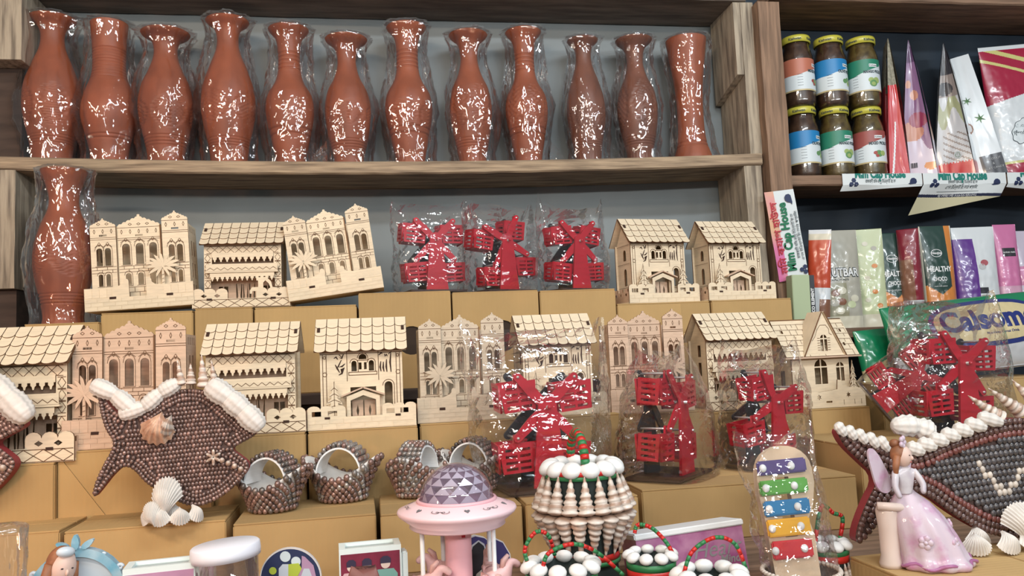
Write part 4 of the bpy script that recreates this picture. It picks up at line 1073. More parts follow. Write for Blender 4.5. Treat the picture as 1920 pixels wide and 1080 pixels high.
def windmill(label, loc, rot, s, wheel, seed, bag=(.150, .098, .172), ear=.020, lean=0.0, group='bagged windmill pen holders'):
    t = thing('windmill_pen_holder', label, 'windmill', loc, rot, group, s)
    O('base', boxm('base', (-.056, -.040, 0.0008), (.056, .040, .005), m_dkbase, .001), t)
    hub = .101
    O('front_leg', plate('wm_leg', [leg_loop()], .004, [m_red]), t, (0, -.028, .005))
    O('rear_leg', plate('wm_legb', [leg_loop()], .004, [m_black]), t, (0, .024, .005))
    O('axle', MB().tube([(0, -.0345, hub), (0, .030, hub)], .0022, 10).mesh('axle', m_steel, True), t)
    O('rivet', MB().ball((0, -.0345, hub), .0028).mesh('rivet', m_red, True), t)
    L = .052
    for k in range(4):
        a = wheel+k*pi/2
        for y, m_, nm in ((-.0238, m_red, 'front_arm'), (.0195, m_black, 'rear_arm')):
            O(nm, plate('wm_arm'+nm, [arm_loop(L)], .003, [m_]), t, (0, y-(.0085 if nm == 'front_arm' and False else 0), hub), (0, -(a-pi/2), 0))
        ex, ez = L*cos(a), hub+L*sin(a)
        O('rod', MB().tube([(ex, -.026, ez), (ex, .0235, ez)], .0016, 8).mesh('rod', m_steel, True), t)
        g = O('gondola', plate('wm_gf', [[(-.020, -.042), (.020, -.042), (.0235, -.010), (.0235, -.006), (.005, -.006), (.004, .004), (-.004, .004), (-.005, -.006), (-.0235, -.006), (-.0235, -.010)]] +
              [rect(-.016, -.0385+.0075*i, -.001, -.0350+.0075*i) for i in range(4)] + [rect(.002, -.0385+.0075*i, .016, -.0350+.0075*i) for i in range(4)], .0028, [m_red]), t, (ex, -.0185, ez), (0, random.uniform(-.12, .12), 0))
        O('gondola_back', plate('wm_gb', [[(-.020, -.042), (.020, -.042), (.0235, -.006), (-.0235, -.006)]] + [rect(-.016, -.0385+.0075*i, .016, -.0350+.0075*i) for i in range(4)], .0028, [m_red]), g, (0, .0335, 0))
        for sg in (-1, 1):
            O('gondola_side', plate('wm_gs', [rect(0, 0, .0305, .0345)] + [rect(.005, .004+.0075*i, .0255, .0075+.0075*i) for i in range(4)], .0024, [m_red]), g, (sg*.0212+(.0012 if sg < 0 else -.0012)*-1, .0029, -.0415), (0, sg*.10, pi/2))
        O('gondola_floor', boxm('gondola_floor', (-.0185, .003, -.0418), (.0185, .0333, -.0395), m_red), g)
    if bag:
        O('plastic_bag', bag_mesh(bag[0], bag[1], bag[2], seed, ear, lean=lean), t)
    return t
def wplace(u, Y, key): return AT(u, Y, ztop(key)+.0006) if isinstance(key, str) else AT(u, Y, key)
windmill('red windmill in clear bag on the carton next to the tilted palace', wplace(812, 1.532, 'U4'), RD(16), 1.0, RD(45), 1.3, ear=.012)
windmill('red windmill in clear bag, middle one of the three on the upper cartons', wplace(942, 1.535, 'U5'), RD(24), 1.0, RD(62), 4.1, ear=.010)
windmill('red windmill in clear bag on the upper carton next to the shrine houses', wplace(1078, 1.538, 'U6'), RD(20), .98, RD(46), 7.7, ear=.026)
p = PZ(1020, 915, ZL+.0006)
windmill('biggest red windmill in a wide clear bag behind the spire-shell basket', p, RD(8), 1.16, RD(43), 2.6, bag=(.186, .104, .195), ear=.018)
p = PZ(1256, 893, ZL+.0006)
windmill('red windmill turned sideways in a crumpled bag, beside the spire-shell basket', p, RD(46), 1.10, RD(38), 5.2, bag=(.150, .120, .172), ear=.020)
p = PZ(1442, 874, ZL+.0006)
windmill('red windmill in clear bag right behind the toy xylophone', p, RD(22), 1.0, RD(24), 8.4, bag=(.160, .104, .186), ear=.018)
p = AT(1795, 1.185, ztop('R2')+.0006)
windmill('upright red windmill in clear bag in front of the green snack bags', p, RD(8), 1.12, RD(35), 3.9, bag=(.176, .104, .190), ear=.016)
p = AT(1642, 1.225, ztop('R2')+.050)
o = windmill('fallen red windmill lying in a crumpled bag beside the cottage', p, (0, RD(55), RD(-27)), .80, RD(40), 6.6, bag=(.136, .092, .165), ear=.03)
# ============================ shell craft: fish, baskets =====================================================
def inside(p, poly):
    x, z = p; c = False; n = len(poly); j = n-1
    for i in range(n):
        xi, zi = poly[i]; xj, zj = poly[j]
        if (zi > z) != (zj > z) and x < (xj-xi)*(z-zi)/(zj-zi)+xi: c = not c
        j = i
    return c
def pdist(p, poly):
    x, z = p; best = 1e9; n = len(poly)
    for i in range(n):
        x0, z0 = poly[i]; x1, z1 = poly[(i+1) % n]; dx, dz = x1-x0, z1-z0
        t = max(0, min(1, ((x-x0)*dx+(z-z0)*dz)/max(dx*dx+dz*dz, 1e-12)))
        d = (x-x0-t*dx)**2+(z-z0-t*dz)**2
        if d < best: best = d
    return sqrt(best)
def smooth_poly(poly, it=2):
    for _ in range(it):
        q = []
        for i in range(len(poly)):
            a, b = poly[i], poly[(i+1) % len(poly)]
            q += [(a[0]*.75+b[0]*.25, a[1]*.75+b[1]*.25), (a[0]*.25+b[0]*.75, a[1]*.25+b[1]*.75)]
        poly = q
    return poly
def bead_fill(poly, sp, nr=3, row=None, jit=.12):
    """positions (x, z, angle, ring) of beads: rings along the outline, then level rows inside"""
    row = row or sp; out = []
    per = []
    n = len(poly)
    area = sum(poly[i][0]*poly[(i+1) % n][1]-poly[(i+1) % n][0]*poly[i][1] for i in range(n))
    if area < 0: poly = poly[::-1]
    def far(p, m2):
        for q in out:
            if (q[0]-p[0])**2+(q[1]-p[1])**2 < m2: return False
        return True
    for r in range(nr):
        off = sp*(.42+r*.86); acc = 0.0
        for i in range(n):
            a = Vector(poly[i]); b = Vector(poly[(i+1) % n]); d = b-a; L = d.length
            if L < 1e-9: continue
            d /= L; nrm = Vector((-d.y, d.x)); s = -acc
            while s < L:
                if s >= 0:
                    p = a+d*s+nrm*off
                    if inside(p, poly) and pdist(p, poly) > off*.84 and far(p, (sp*.66)**2): out.append((p.x, p.y, atan2(d.y, d.x), r))
                s += sp*.22
            acc = (s-L) % (sp*.22)
    xs = [q[0] for q in poly]; zs_ = [q[1] for q in poly]
    k = 0; z = min(zs_)
    while z < max(zs_):
        x = min(xs)+(sp*.5 if k % 2 else 0)
        while x < max(xs):
            p = (x, z+sp*.5*sin(x*22))
            if inside(p, poly) and pdist(p, poly) > sp*(nr*.80) and far(p, (sp*.68)**2): out.append((p[0], p[1], .5*22*sp*cos(x*22), 9))
            x += sp*.80
        z += row*.92; k += 1
    return out
def bead_mesh(r, m_, key, flat=.72):
    if key not in PC:
        b = MB(); b.ball((0, 0, 0), (r*.92, r*flat, r*1.05), 7, 4); PC[key] = b.mesh('shell_bead', m_, True)
    return PC[key]
def ribbed(name, L, w, ribs, m_, n=48, m=22, amp=.075, taper=.2):
    """elongated white shell with ribs running over it, lying along X"""
    b = MB(); vs = []; fs = []
    for j in range(m+1):
        t = j/m; x = -L/2*cos(pi*t)
        r = w/2*sin(pi*t)**.55*(1-taper*(t-.5))*(1+amp*sin(t*ribs*2*pi)) if 0 < j < m else .0001
        for i in range(n):
            a = 2*pi*i/n; rr = r*(1+amp*.6*sin(a*9)); vs.append((x, rr*cos(a)*.8, rr*sin(a)))
    for j in range(m):
        for i in range(n): i2 = (i+1) % n; fs.append((j*n+i, j*n+i2, (j+1)*n+i2, (j+1)*n+i))
    return b.add(vs, fs).mesh(name, m_, True)
def cockle(name, w, h, dp, ribs, m_, n=72, m=14, spread=1.25):
    """fan shell: umbo at the origin, fan opening towards +Z, bulging towards -Y"""
    vs = []; fs = []
    for j in range(m+1):
        r = (j/m)
        for i in range(n+1):
            ph = (i/n*2-1)*spread
            edge = 1+.03*cos(ribs*(i/n)*2*pi)
            x = w/2*sin(ph)/sin(min(spread, 1.4))*r*edge*(.75+.25*cos(ph))
            z = h*(r**.85)*(.18+.82*cos(ph*.95))*edge if True else 0
            y = -dp*sin(pi*min(1, .15+r*.80))*cos(ph*.9)*(1+.10*cos(ribs*(i/n)*2*pi)*r)
            vs.append((x, y, z))
    for j in range(m):
        for i in range(n): a = j*(n+1)+i; fs.append((a, a+1, a+n+2, a+n+1))
    return mk(name, vs, fs, m_, smooth=True)
def spire(name, L, R, wh, m_, n=14):
    """slender coiled spire shell, mouth at z=0, tip at z=L"""
    pr = []; k = wh*6
    for j in range(k+1):
        t = j/k; r = R*(1-t)**.9*(.80+.26*abs(sin(pi*t*wh))**.8)+.0003
        if t < .05: r *= .55+t*9
        pr.append((r, L*t))
    def fn(r, z, a, j): return r*(1+.10*sin(a+z/L*wh*2*pi)*.6)
    b = MB(); b.lathe(pr, n, fn=fn); return b.mesh(name, m_, True)
def to_local(pts, Y, org): return [((P(u, v, Y)-org).x, (P(u, v, Y)-org).z) for u, v in pts]

m_bedding = mat('brown_glue_bedding', (0.085, 0.048, 0.040), 0.7)
Zf = lambda pts: [(x/2.572, 660+y/2.572) for x, y in pts]
fish_out = Zf([(470, 180), (560, 300), (640, 325), (720, 265), (790, 215), (880, 175), (1000, 185), (1060, 235), (1130, 300), (1190, 362), (1240, 380), (1228, 405), (1160, 440), (1115, 468),
               (1160, 500), (1208, 538), (1185, 590), (1100, 680), (1000, 735), (920, 748), (800, 690), (700, 630), (655, 570), (600, 545), (545, 590), (495, 655), (452, 708), (448, 665), (490, 560), (560, 440), (512, 380), (485, 290)])
def fish(name, label, org, Y, out_px, sp_px, m_map, rot=0.0, s=1.0, maxp=300, deco=None, keep=None):
    """shell mosaic fish: painted board, bead rows, white shell fins, spire crest, shell foot"""
    t = thing(name, label, 'shell fish', org, (0, 0, rot), None, s)
    pts = to_local(out_px, Y, org); poly = smooth_poly(pts, 2)
    O('body_board', plate(None, [poly], .012, [m_bedding, m_boardred]), t)
    sp = dm(sp_px, org); beads = bead_fill(poly, sp)
    for_stuff = MB(); cnt = 0
    random.Random(4).shuffle(beads)
    if keep: beads.sort(key=lambda q: -q[0])
    mats = {}
    rest = {}
    for i, (x, z, a, r) in enumerate(beads):
        m_ = m_map(x, z, r, poly)
        r0 = sp*.54
        if cnt < maxp:
            O('shell_bead', bead_mesh(r0, m_, 'bead_%s_%.5f' % (m_.name, r0)), t, (x, -r0*.42, z), (0, -a, 0)); cnt += 1
        else:
            b = rest.setdefault(m_.name, (MB(), m_)); b[0].ball((x, -r0*.42, z), (r0*.92, r0*.72, r0*1.05), 7, 4)
    if rest:
        mm = MB(); ms = []
        for k, (b, m_) in rest.items(): mm.add(b.v, b.f, len(ms)); ms.append(m_)
        o = O('shell_bead_mosaic', mm.mesh('shell_bead_mosaic', ms, True), t); o['kind'] = 'stuff'
    return t
def shell_chain(t, name, px, Y, org, w_px, ribs, m_, y=-.002, over=1.25, taper=.2, twist=0.0):
    pts = to_local(px, Y, org); w = dm(w_px, org)
    for (x0, z0), (x1, z1) in zip(pts[:-1], pts[1:]):
        L = sqrt((x1-x0)**2+(z1-z0)**2)*over
        O(name, ribbed(name, L, w, ribs, m_, taper=taper), t, ((x0+x1)/2, y, (z0+z1)/2), (0, -atan2(z1-z0, x1-x0)+twist, 0))
Y1 = PZ(325, 982, ZL).y+.012
org = PZ(325, 982, ZL); org.y = Y1; org.z = ZL
def deco1(t, Y, org):
    shell_chain(t, 'white_fin_shell', Zf([(452, 158), (560, 205), (650, 285)]), Y, org, 33, 9, m_shellw, over=1.18)
    shell_chain(t, 'white_fin_shell', Zf([(590, 300), (700, 265), (780, 195), (860, 150)]), Y, org, 30, 8, m_shellw, over=1.25)
    shell_chain(t, 'white_head_shell', Zf([(1025, 165), (1110, 225), (1180, 285), (1250, 355)]), Y, org, 44, 9, m_shellw, y=-.006, over=1.45)
    for (bx, bz, tx, tz, w) in ((882, 160, 858, 38, 17), (925, 158, 922, 55, 20), (985, 172, 975, 12, 23), (1040, 165, 1022, 40, 17)):
        a, b = to_local(Zf([(bx, bz), (tx, tz)]), Y, org); L = sqrt((b[0]-a[0])**2+(b[1]-a[1])**2)
        O('spire_shell', spire('spire_shell', L, dm(w/2, org), 6, m_turr), t, (a[0], -.004, a[1]), (0, atan2(b[0]-a[0], b[1]-a[1]), 0))
    q = to_local(Zf([(800, 285)]), Y, org)[0]
    O('fin_shell', cockle('fin_shell', dm(76, org), dm(62, org), .016, 7, m_conch), t, (q[0]-.002, -.006, q[1]), (0, RD(196), 0), label='pinkish orange fan shell')
    q = to_local(Zf([(845, 320)]), Y, org)[0]
    O('fin_shell', cockle('fin_shell', dm(34, org), dm(46, org), .012, 5, m_turr), t, (q[0], -.012, q[1]+.006), (0, RD(205), 0), label='pale conch shell')
    q = to_local(Zf([(1035, 505)]), Y, org)[0]
    for k in range(6):
        a = k*pi/3; O('petal_shell', MB().ball((0, 0, 0), (.0022, .002, .0050), 8, 5).mesh('petal_shell', m_turr, True), t, (q[0]+.0055*sin(a), -.0075, q[1]+.0055*cos(a)), (0, a, 0))
    for k in range(4):
        qq = to_local(Zf([(1075+k*30, 520+k*14)]), Y, org)[0]
        O('lip_shell', MB().ball((0, 0, 0), .0036, 8, 5).mesh('lip_shell', m_turr, True), t, (qq[0], -.006, qq[1]))
    # shell foot
    q = to_local(Zf([(822, 760)]), Y, org)[0]
    O('foot_shell', cockle('foot_shell', dm(66, org), dm(72, org), .022, 15, m_shellw), t, (q[0], -.016, q[1]-.006), (RD(-6), 0, 0))
    O('foot_shell', cockle('foot_shell', dm(42, org), dm(46, org), .014, 17, m_shellw), t, (q[0]-dm(14, org), -.030, .001), (RD(-8), RD(-14), 0))
    for x, y, ry, w in ((-.034, -.022, -62, 40), (-.012, -.034, -15, 40), (.016, -.032, 20, 44), (.036, -.018, 55, 40), (.0, .006, 0, 50)):
        O('base_shell', cockle('base_shell', dm(w, org), dm(36, org), .012, 11, m_shellw), t, (x*.55, y*.6, dm(36, org)*.80), (RD(38), pi, RD(ry)))
f1 = fish('shell_fish', 'brown shell mosaic fish with white shell fins and spire crest', org, Y1, fish_out, 8.6, lambda x, z, r, p: m_bead)
deco1(f1, Y1, org)
# the fish cut by the picture edge, turned a little
org3 = PZ(-166, 992, ZL); org3.z = ZL
f3 = fish('shell_fish', 'brown shell fish at the picture edge showing its red board edge', org, Y1, fish_out, 8.6, lambda x, z, r, p: m_bead, rot=RD(-5), s=1.22, maxp=90, keep=True)
deco1(f3, Y1, org)
f3.location = org3+Vector((.026, -.018, 0))
# big grey fish
Y2 = PZ(1872, 1040, ZR1).y+.032
org2 = PZ(1872, 1040, ZR1); org2.y = Y2; org2.z = ZR1
out2 = [(1566, 800), (1620, 812), (1680, 842), (1712, 850), (1770, 822), (1865, 788), (1930, 782), (2000, 800), (2060, 845), (2088, 880), (2052, 900), (2080, 932), (2030, 980), (1950, 1010), (1860, 1006), (1790, 968), (1735, 925), (1692, 920), (1655, 965), (1614, 1022), (1600, 1008), (1622, 945), (1648, 898), (1612, 865), (1578, 832)]
m_bdk = mat('dark_grey_bead', (0.075, 0.068, 0.072), 0.25, coat=.5, rnd=.4)
m_bbr = mat('dark_brown_bead', (0.10, 0.052, 0.045), 0.25, coat=.5, rnd=.35)
m_brd = mat('red_brown_bead', (0.17, 0.055, 0.048), 0.3, coat=.4, rnd=.25)
m_bwh = mat('cream_bead', (0.60, 0.53, 0.46), 0.4, rnd=.15)
def map2(x, z, r, poly):
    if x < to_local([(1700, 900)], Y2, org2)[0][0]: return m_bbr
    if r in (0, 1): return m_bbr
    if r == 2: return m_brd
    for a, b in (((1826, 862), (1884, 930)), ((1884, 930), (1935, 850))):
        (x0, z0), (x1, z1) = to_local([a, b], Y2, org2); dx, dz = x1-x0, z1-z0
        t = ((x-x0)*dx+(z-z0)*dz)/(dx*dx+dz*dz)
        if 0 <= t <= 1 and abs((x-x0)*dz-(z-z0)*dx)/sqrt(dx*dx+dz*dz) < dm(7, org2): return m_bwh
    return m_bdk
f2 = fish('shell_fish', 'large grey shell mosaic fish with white rope fin behind the fairy figurine', org2, Y2, out2, 13.0, map2)
shell_chain(f2, 'white_fin_shell', [(1702, 845), (1724, 838), (1746, 829), (1768, 820), (1790, 811), (1813, 802), (1838, 792), (1868, 781)], Y2, org2, 25, 4, m_shellw, y=-.004, over=1.45, taper=.5, twist=.55)
shell_chain(f2, 'white_fin_shell', [(1564, 802), (1583, 808), (1602, 815), (1622, 822), (1643, 829), (1664, 836)], Y2, org2, 19, 4, m_shellw, y=-.004, over=1.4, taper=.5, twist=.6)
shell_chain(f2, 'white_fin_shell', [(1690, 800), (1728, 800), (1758, 812)], Y2, org2, 40, 5, m_shellw, y=.012, over=1.3, taper=-.5)
for (bx, bz, tx, tz, w) in ((1885, 786, 1822, 742, 30), (1925, 775, 1860, 728, 30), (1960, 770, 1905, 712, 30)):
    a, b = to_local([(bx, bz), (tx, tz)], Y2, org2); L = sqrt((b[0]-a[0])**2+(b[1]-a[1])**2)
    O('spire_shell', spire('spire_shell', L, dm(w/2, org2), 8, m_turr), f2, (a[0], .006, a[1]), (0, atan2(b[0]-a[0], b[1]-a[1]), 0))
q = to_local([(1888, 1008)], Y2, org2)[0]
O('foot_shell', cockle('foot_shell', dm(92, org2), dm(72, org2), .024, 17, m_shellw), f2, (q[0], -.018, q[1]))
for x, y, ry, w in ((-.024, -.030, -25, 60), (.010, -.036, 12, 62), (-.045, -.006, -70, 46), (.038, -.024, 40, 60), (0, .010, 0, 60)):
    O('base_shell', cockle('base_shell', dm(w, org2), dm(44, org2), .013, 13, m_shellw), f2, (x*.8, y*.7, dm(44, org2)*.80), (RD(38), pi, RD(ry)))
O('base_shell', cockle('base_shell', dm(28, org2), dm(24, org2), .010, 9, m_turr), f2, (-.040, -.022, .012), (RD(38), pi, RD(-40)))

# ---- little shell-studded baskets -------------------------------------------------------------------------
def shell_basket(label, loc, rz, s, mats, seed=0):
    t = thing('shell_basket', label, 'basket', loc, (0, 0, rz), 'little shell-studded baskets with arched handles', s)
    def surf(a, q):
        e = abs(cos(a))**2.2; hr = .030+.027*e; z = hr*q
        r = .026+.011*q+.012*q*q*e
        return Vector((r*cos(a)*1.05, r*sin(a)*.92, z+.002))
    n = 40; vs = []; fs = []; rows = 8
    for off in (0.0, .0022):
        for j in range(rows+1):
            for i in range(n):
                p = surf(2*pi*i/n, j/rows); k = 1-off/ .035
                vs.append((p.x*k, p.y*k, p.z+(off if j == 0 else 0)))
    for j in range(rows):
        for i in range(n):
            i2 = (i+1) % n; fs.append((j*n+i, j*n+i2, (j+1)*n+i2, (j+1)*n+i)); o = (rows+1)*n
            fs.append((o+j*n+i, o+(j+1)*n+i, o+(j+1)*n+i2, o+j*n+i2))
    o = (rows+1)*n
    for i in range(n): i2 = (i+1) % n; fs.append((rows*n+i, rows*n+i2, o+rows*n+i2, o+rows*n+i))
    fs.append(tuple(range(n-1, -1, -1))); fs.append(tuple(o+i for i in range(n)))
    O('cup_lining', mk('cup_lining', vs, fs, mat('basket_lining', (0.72, 0.71, 0.69), 0.7), smooth=True), t)
    rnd = random.Random(seed)
    for j in range(7):
        q = (j+.45)/6.7
        for i in range(27):
            a = 2*pi*(i+(.5 if j % 2 else 0))/27; p = surf(a, q)
            m_ = mats[0] if rnd.random() < .75 else mats[1]
            O('shell_bead', bead_mesh(.0041*(.9+.25*q), m_, 'bk_%s_%d' % (m_.name, j), .8), t, p*1.0+Vector((cos(a), sin(a), 0))*.0030, (0, 0, a+pi/2))
    # handle
    R, w = .031, .019; N = 22; vs = []; fs = []; z0 = .036
    for i in range(N+1):
        a = pi*i/N
        for (rr, y) in ((R, -w), (R, w), (R-.002, w), (R-.002, -w)): vs.append((rr*cos(a), y*(.82+.18*abs(cos(a))), z0+rr*1.12*sin(a)))
    for i in range(N):
        for k in range(4): k2 = (k+1) % 4; fs.append((i*4+k, (i+1)*4+k, (i+1)*4+k2, i*4+k2))
    fs += [(0, 1, 2, 3), (N*4+3, N*4+2, N*4+1, N*4)]
    h = O('handle', mk('handle', vs, fs, m_white), t, label='white arched handle studded with shells')
    for i in range(15):
        a = pi*(i+.5)/15
        for k in range(5):
            y = (-w+.0035+(2*w-.007)*k/4)*(.82+.18*abs(cos(a)))
            m_ = mats[1] if rnd.random() < .6 else mats[0]
            O('shell_bead', bead_mesh(.0044, m_, 'bh_%s' % m_.name, .8), h, ((R+.0030)*cos(a), y, z0+(R+.0030)*1.12*sin(a)), (0, pi/2-a, pi/2))
    return t
bm_ = (m_bead, m_beadg)
m_silv = mat('silvery_shell', (0.30, 0.27, 0.25), 0.2, metal=.4, coat=.5, rnd=.4)
p = PZ(512, 957, ZL+.0005); shell_basket('shell basket with grey handle beside the fish mouth', p, RD(-24), dm(131, p)/.092, (m_bead, m_beadg), 1)
p = PZ(644, 938, ZL+.0005); shell_basket('shell basket with wide-spread ears, over the small photo box', p, RD(-16), dm(130, p)/.092, (m_bead, m_silv), 2)
p = PZ(784, 930, ZL+.0005); shell_basket('shell basket turned to show its white lining, beside the carousel dome', p, RD(62), dm(122, p)/.092, (m_bead, m_silv), 3)
p = PZ(890, 919, ZL+.0005); shell_basket('shell basket mostly hidden behind the carousel dome', p, RD(-30), dm(118, p)/.092, (m_bead, m_beadg), 4)
# ============================ toys and figurines along the front ==============================================
def skin(name, verts, edges, radii, m_, root=0, sub=2):
    """continuous body grown from a skeleton"""
    me = bpy.data.meshes.new(name); me.from_pydata(verts, edges, [])
    ob = bpy.data.objects.new(name, me); COL.objects.link(ob)
    md = ob.modifiers.new('skin', 'SKIN'); md.use_smooth_shade = True
    sv = me.skin_vertices[0].data
    for i, r in enumerate(radii): sv[i].radius = (r, r) if not isinstance(r, tuple) else r; sv[i].use_root = (i == root)
    ms = ob.modifiers.new('sub', 'SUBSURF'); ms.levels = sub; ms.render_levels = sub
    dg = bpy.context.evaluated_depsgraph_get()
    out = bpy.data.meshes.new_from_object(ob.evaluated_get(dg))
    bpy.data.objects.remove(ob); bpy.data.meshes.remove(me)
    out.materials.clear(); out.materials.append(m_); out.name = name
    out.polygons.foreach_set('use_smooth', [True]*len(out.polygons))
    return out
# ---- pink carousel ---------------------------------------------------------------------------------------
m_pink = mat('pink_plastic', (0.80, 0.45, 0.50), 0.35, coat=.2)
m_pinkl = mat('pale_pink_plastic', (0.86, 0.62, 0.66), 0.4, coat=.2)
m_pinkh = mat('rose_gold_brush', (0.55, 0.30, 0.26), 0.4, col2=(0.72, 0.48, 0.46), vscale=60)
YC = 0.82
cb = AT(865, YC, ZT)
kc = PXM(P(858, 950, YC))
def zv(v): return P(858, v, YC).z-ZT
t = thing('toy_carousel', 'pink toy carousel music box with a clear faceted dome', 'carousel', cb+Vector((0, 0, .0003)))
zr = zv(957)
O('canopy', MB().lathe([(24*kc, zv(984)), (86*kc, zv(986)), (90*kc, zv(983)), (88*kc, zv(977)), (109*kc, zr-.002), (112*kc, zr+.001), (110*kc, zr+.0032), (75*kc, zv(938)), (60*kc, zv(937)), (0.0001, zv(937))], 64).mesh('canopy', m_pinkl, True), t)
O('canopy_ring', MB().lathe([(70*kc, zv(939)), (75*kc, zv(939)), (76*kc, zv(936)), (74*kc, zv(933)), (70*kc, zv(933))], 64, cap=False).mesh('canopy_ring', m_pink, True), t)
zd = zv(935); Rd = 69*kc; Hd = zv(868)-zd
m_dome = film('lavender_clear_dome', tint=(0.86, 0.82, 0.90), base=0.05, edge=0.5, rough=0.03, bstr=0.0, haze=0.02)
O('dome', MB().lathe([(Rd*cos(a), zd+Hd*sin(a)) for a in [pi/2*k/14 for k in range(14)]]+[(.0001, zd+Hd)], 48, cap=False).mesh('dome', m_dome, True), t)
b = MB(); rings = []
for k in range(6):                       # diamond facets inside the dome
    a = pi/2*k/6; rings.append([(Rd*.93*cos(a)*cos(2*pi*(i+(k % 2)*.5)/12), Rd*.93*cos(a)*sin(2*pi*(i+(k % 2)*.5)/12), zd+Hd*.93*sin(a)) for i in range(12)])
vs = [p for r in rings for p in r]+[(0, 0, zd+Hd*.93)]; fs = []
for k in range(5):
    for i in range(12):
        i2 = (i+1) % 12; A, B = k*12+i, k*12+i2; C_, D_ = (k+1)*12+i, (k+1)*12+i2
        fs += [(A, B, C_ if k % 2 == 0 else D_), (A, D_, C_) if k % 2 else (B, D_, C_)]
for i in range(12): fs.append((60+i, 60+(i+1) % 12, 72))
m_fac = film('dark_painted_facet', tint=(0.66, 0.62, 0.70), base=0.08, edge=0.5, rough=0.1, bstr=0.0, haze=0.06)
m_fac2 = film('light_painted_facet', tint=(0.75, 0.70, 0.78), base=0.10, edge=0.6, rough=0.2, bstr=0.0, haze=0.62)
O('facet_core', mk('facet_core', vs, fs, [m_fac, m_fac2], [(0 if q % 2 else 1) if q < 120 else 0 for q in range(len(fs))]), t)  # light and dark tints alternate to imitate refracted light in the facets
O('column', MB().lathe([(26*kc, 0.012), (27*kc, .016), (25*kc, .022), (28*kc, .028), (25*kc, .034), (27*kc, .040), (25*kc, .046), (25*kc, zv(1000)), (28*kc, zv(984)+.0002)], 32).mesh('column', m_pink, True), t)
O('base', MB().lathe([(100*kc, 0), (104*kc, .003), (104*kc, .009), (96*kc, .012), (.0001, .012)], 56).mesh('base', m_pinkl, True), t)
O('switch', boxm('switch', (.0025, -26.5*kc-.002, zv(1003)), (.0060, -24*kc, zv(997)), m_red), t, label='small red switch')
m_horse = mat('horse_pink', (0.78, 0.50, 0.50), 0.5, col2=(0.50, 0.30, 0.26), vscale=70, lo=.30, hi=.5)
hv = [(-.014, 0, .030), (-.004, 0, .0285), (.008, 0, .030), (.014, 0, .038), (.017, 0, .046), (.024, 0, .043), (.028, 0, .039),
      (-.016, .004, .018), (-.018, .004, .006), (-.012, -.004, .017), (-.010, -.004, .005), (.010, .004, .018), (.016, .004, .012), (.012, -.004, .017), (.020, -.004, .014), (-.020, 0, .030), (-.024, 0, .020)]
he = [(0, 1), (1, 2), (2, 3), (3, 4), (4, 5), (5, 6), (0, 7), (7, 8), (0, 9), (9, 10), (2, 11), (11, 12), (2, 13), (13, 14), (0, 15), (15, 16)]
hr = [.0085, .0085, .0085, .0055, .0050, .0042, .0032, .0035, .0022, .0035, .0022, .0034, .0022, .0034, .0022, .003, .0018]
horse_me = skin('horse', hv, he, hr, m_horse, 1)
ears = MB(); ears.tube([(.0165, .002, .049), (.0165, .003, .054)], [.0014, .0003], 6); ears.tube([(.0165, -.002, .049), (.0165, -.003, .054)], [.0014, .0003], 6)
for k, (ang, rz_) in enumerate(((200, 0), (330, 20), (110, 180), (30, 90))):
    a = RD(ang); x, y = 72*kc*cos(a), 72*kc*sin(a)
    O('pole', MB().tube([(x, y, .0122), (x, y, zv(985))], 4.3*kc, 10).mesh('pole', m_white, True), t)
    h = O('horse', horse_me, t, (x, y, .018), (0, 0, RD(-12 if k == 0 else rz_)))
    O('saddle', MB().ball((0, 0, .0335), (.0075, .0092, .0052), 12, 7).mesh('saddle', m_pinkh, True), h)
    O('mane', MB().tube([(.008, 0, .038), (.010, 0, .047), (.0155, 0, .052)], [.003, .0032, .002], 7).mesh('mane', m_pinkh, True), h)
# painted hearts and swirls round the canopy
m_grey = mat('grey_print', (0.16, 0.15, 0.16), 0.6)
hs = [(0, -.003), (.0028, .0005), (.0024, .0026), (.0010, .0028), (0, .0016), (-.0010, .0028), (-.0024, .0026), (-.0028, .0005)]
dz = zv(938)-(zr+.0032); dr = (110-75)*kc; sl = atan2(dr, dz)
for k in range(12):
    a = -pi/2+2*pi*k/12+.12; r = 92*kc; z = zr+.0032+dz*(110-92)/35
    if k % 2 == 0: lp = plate('cheart', [hs], .0003, [m_grey])
    else:
        sw = [(.0055*q*cos(q*7), .0030*sin(q*7)*q) for q in [i/14 for i in range(15)]]
        lp = PC.setdefault('cswirl', MB().strips([[(x+.004, z_) for x, z_ in sw], [(-x-.004, z_) for x, z_ in sw], [(-.003, -.0012), (0, .0006), (.003, -.0012)]], .0007, -.0002).mesh('swirl', m_grey))
    o = O('painted_heart' if k % 2 == 0 else 'painted_swirl', lp, t, (r*cos(a), r*sin(a), z+.0005), (-sl*.985, 0, a+pi/2))
    if k % 2: o['kind'] = 'stuff'
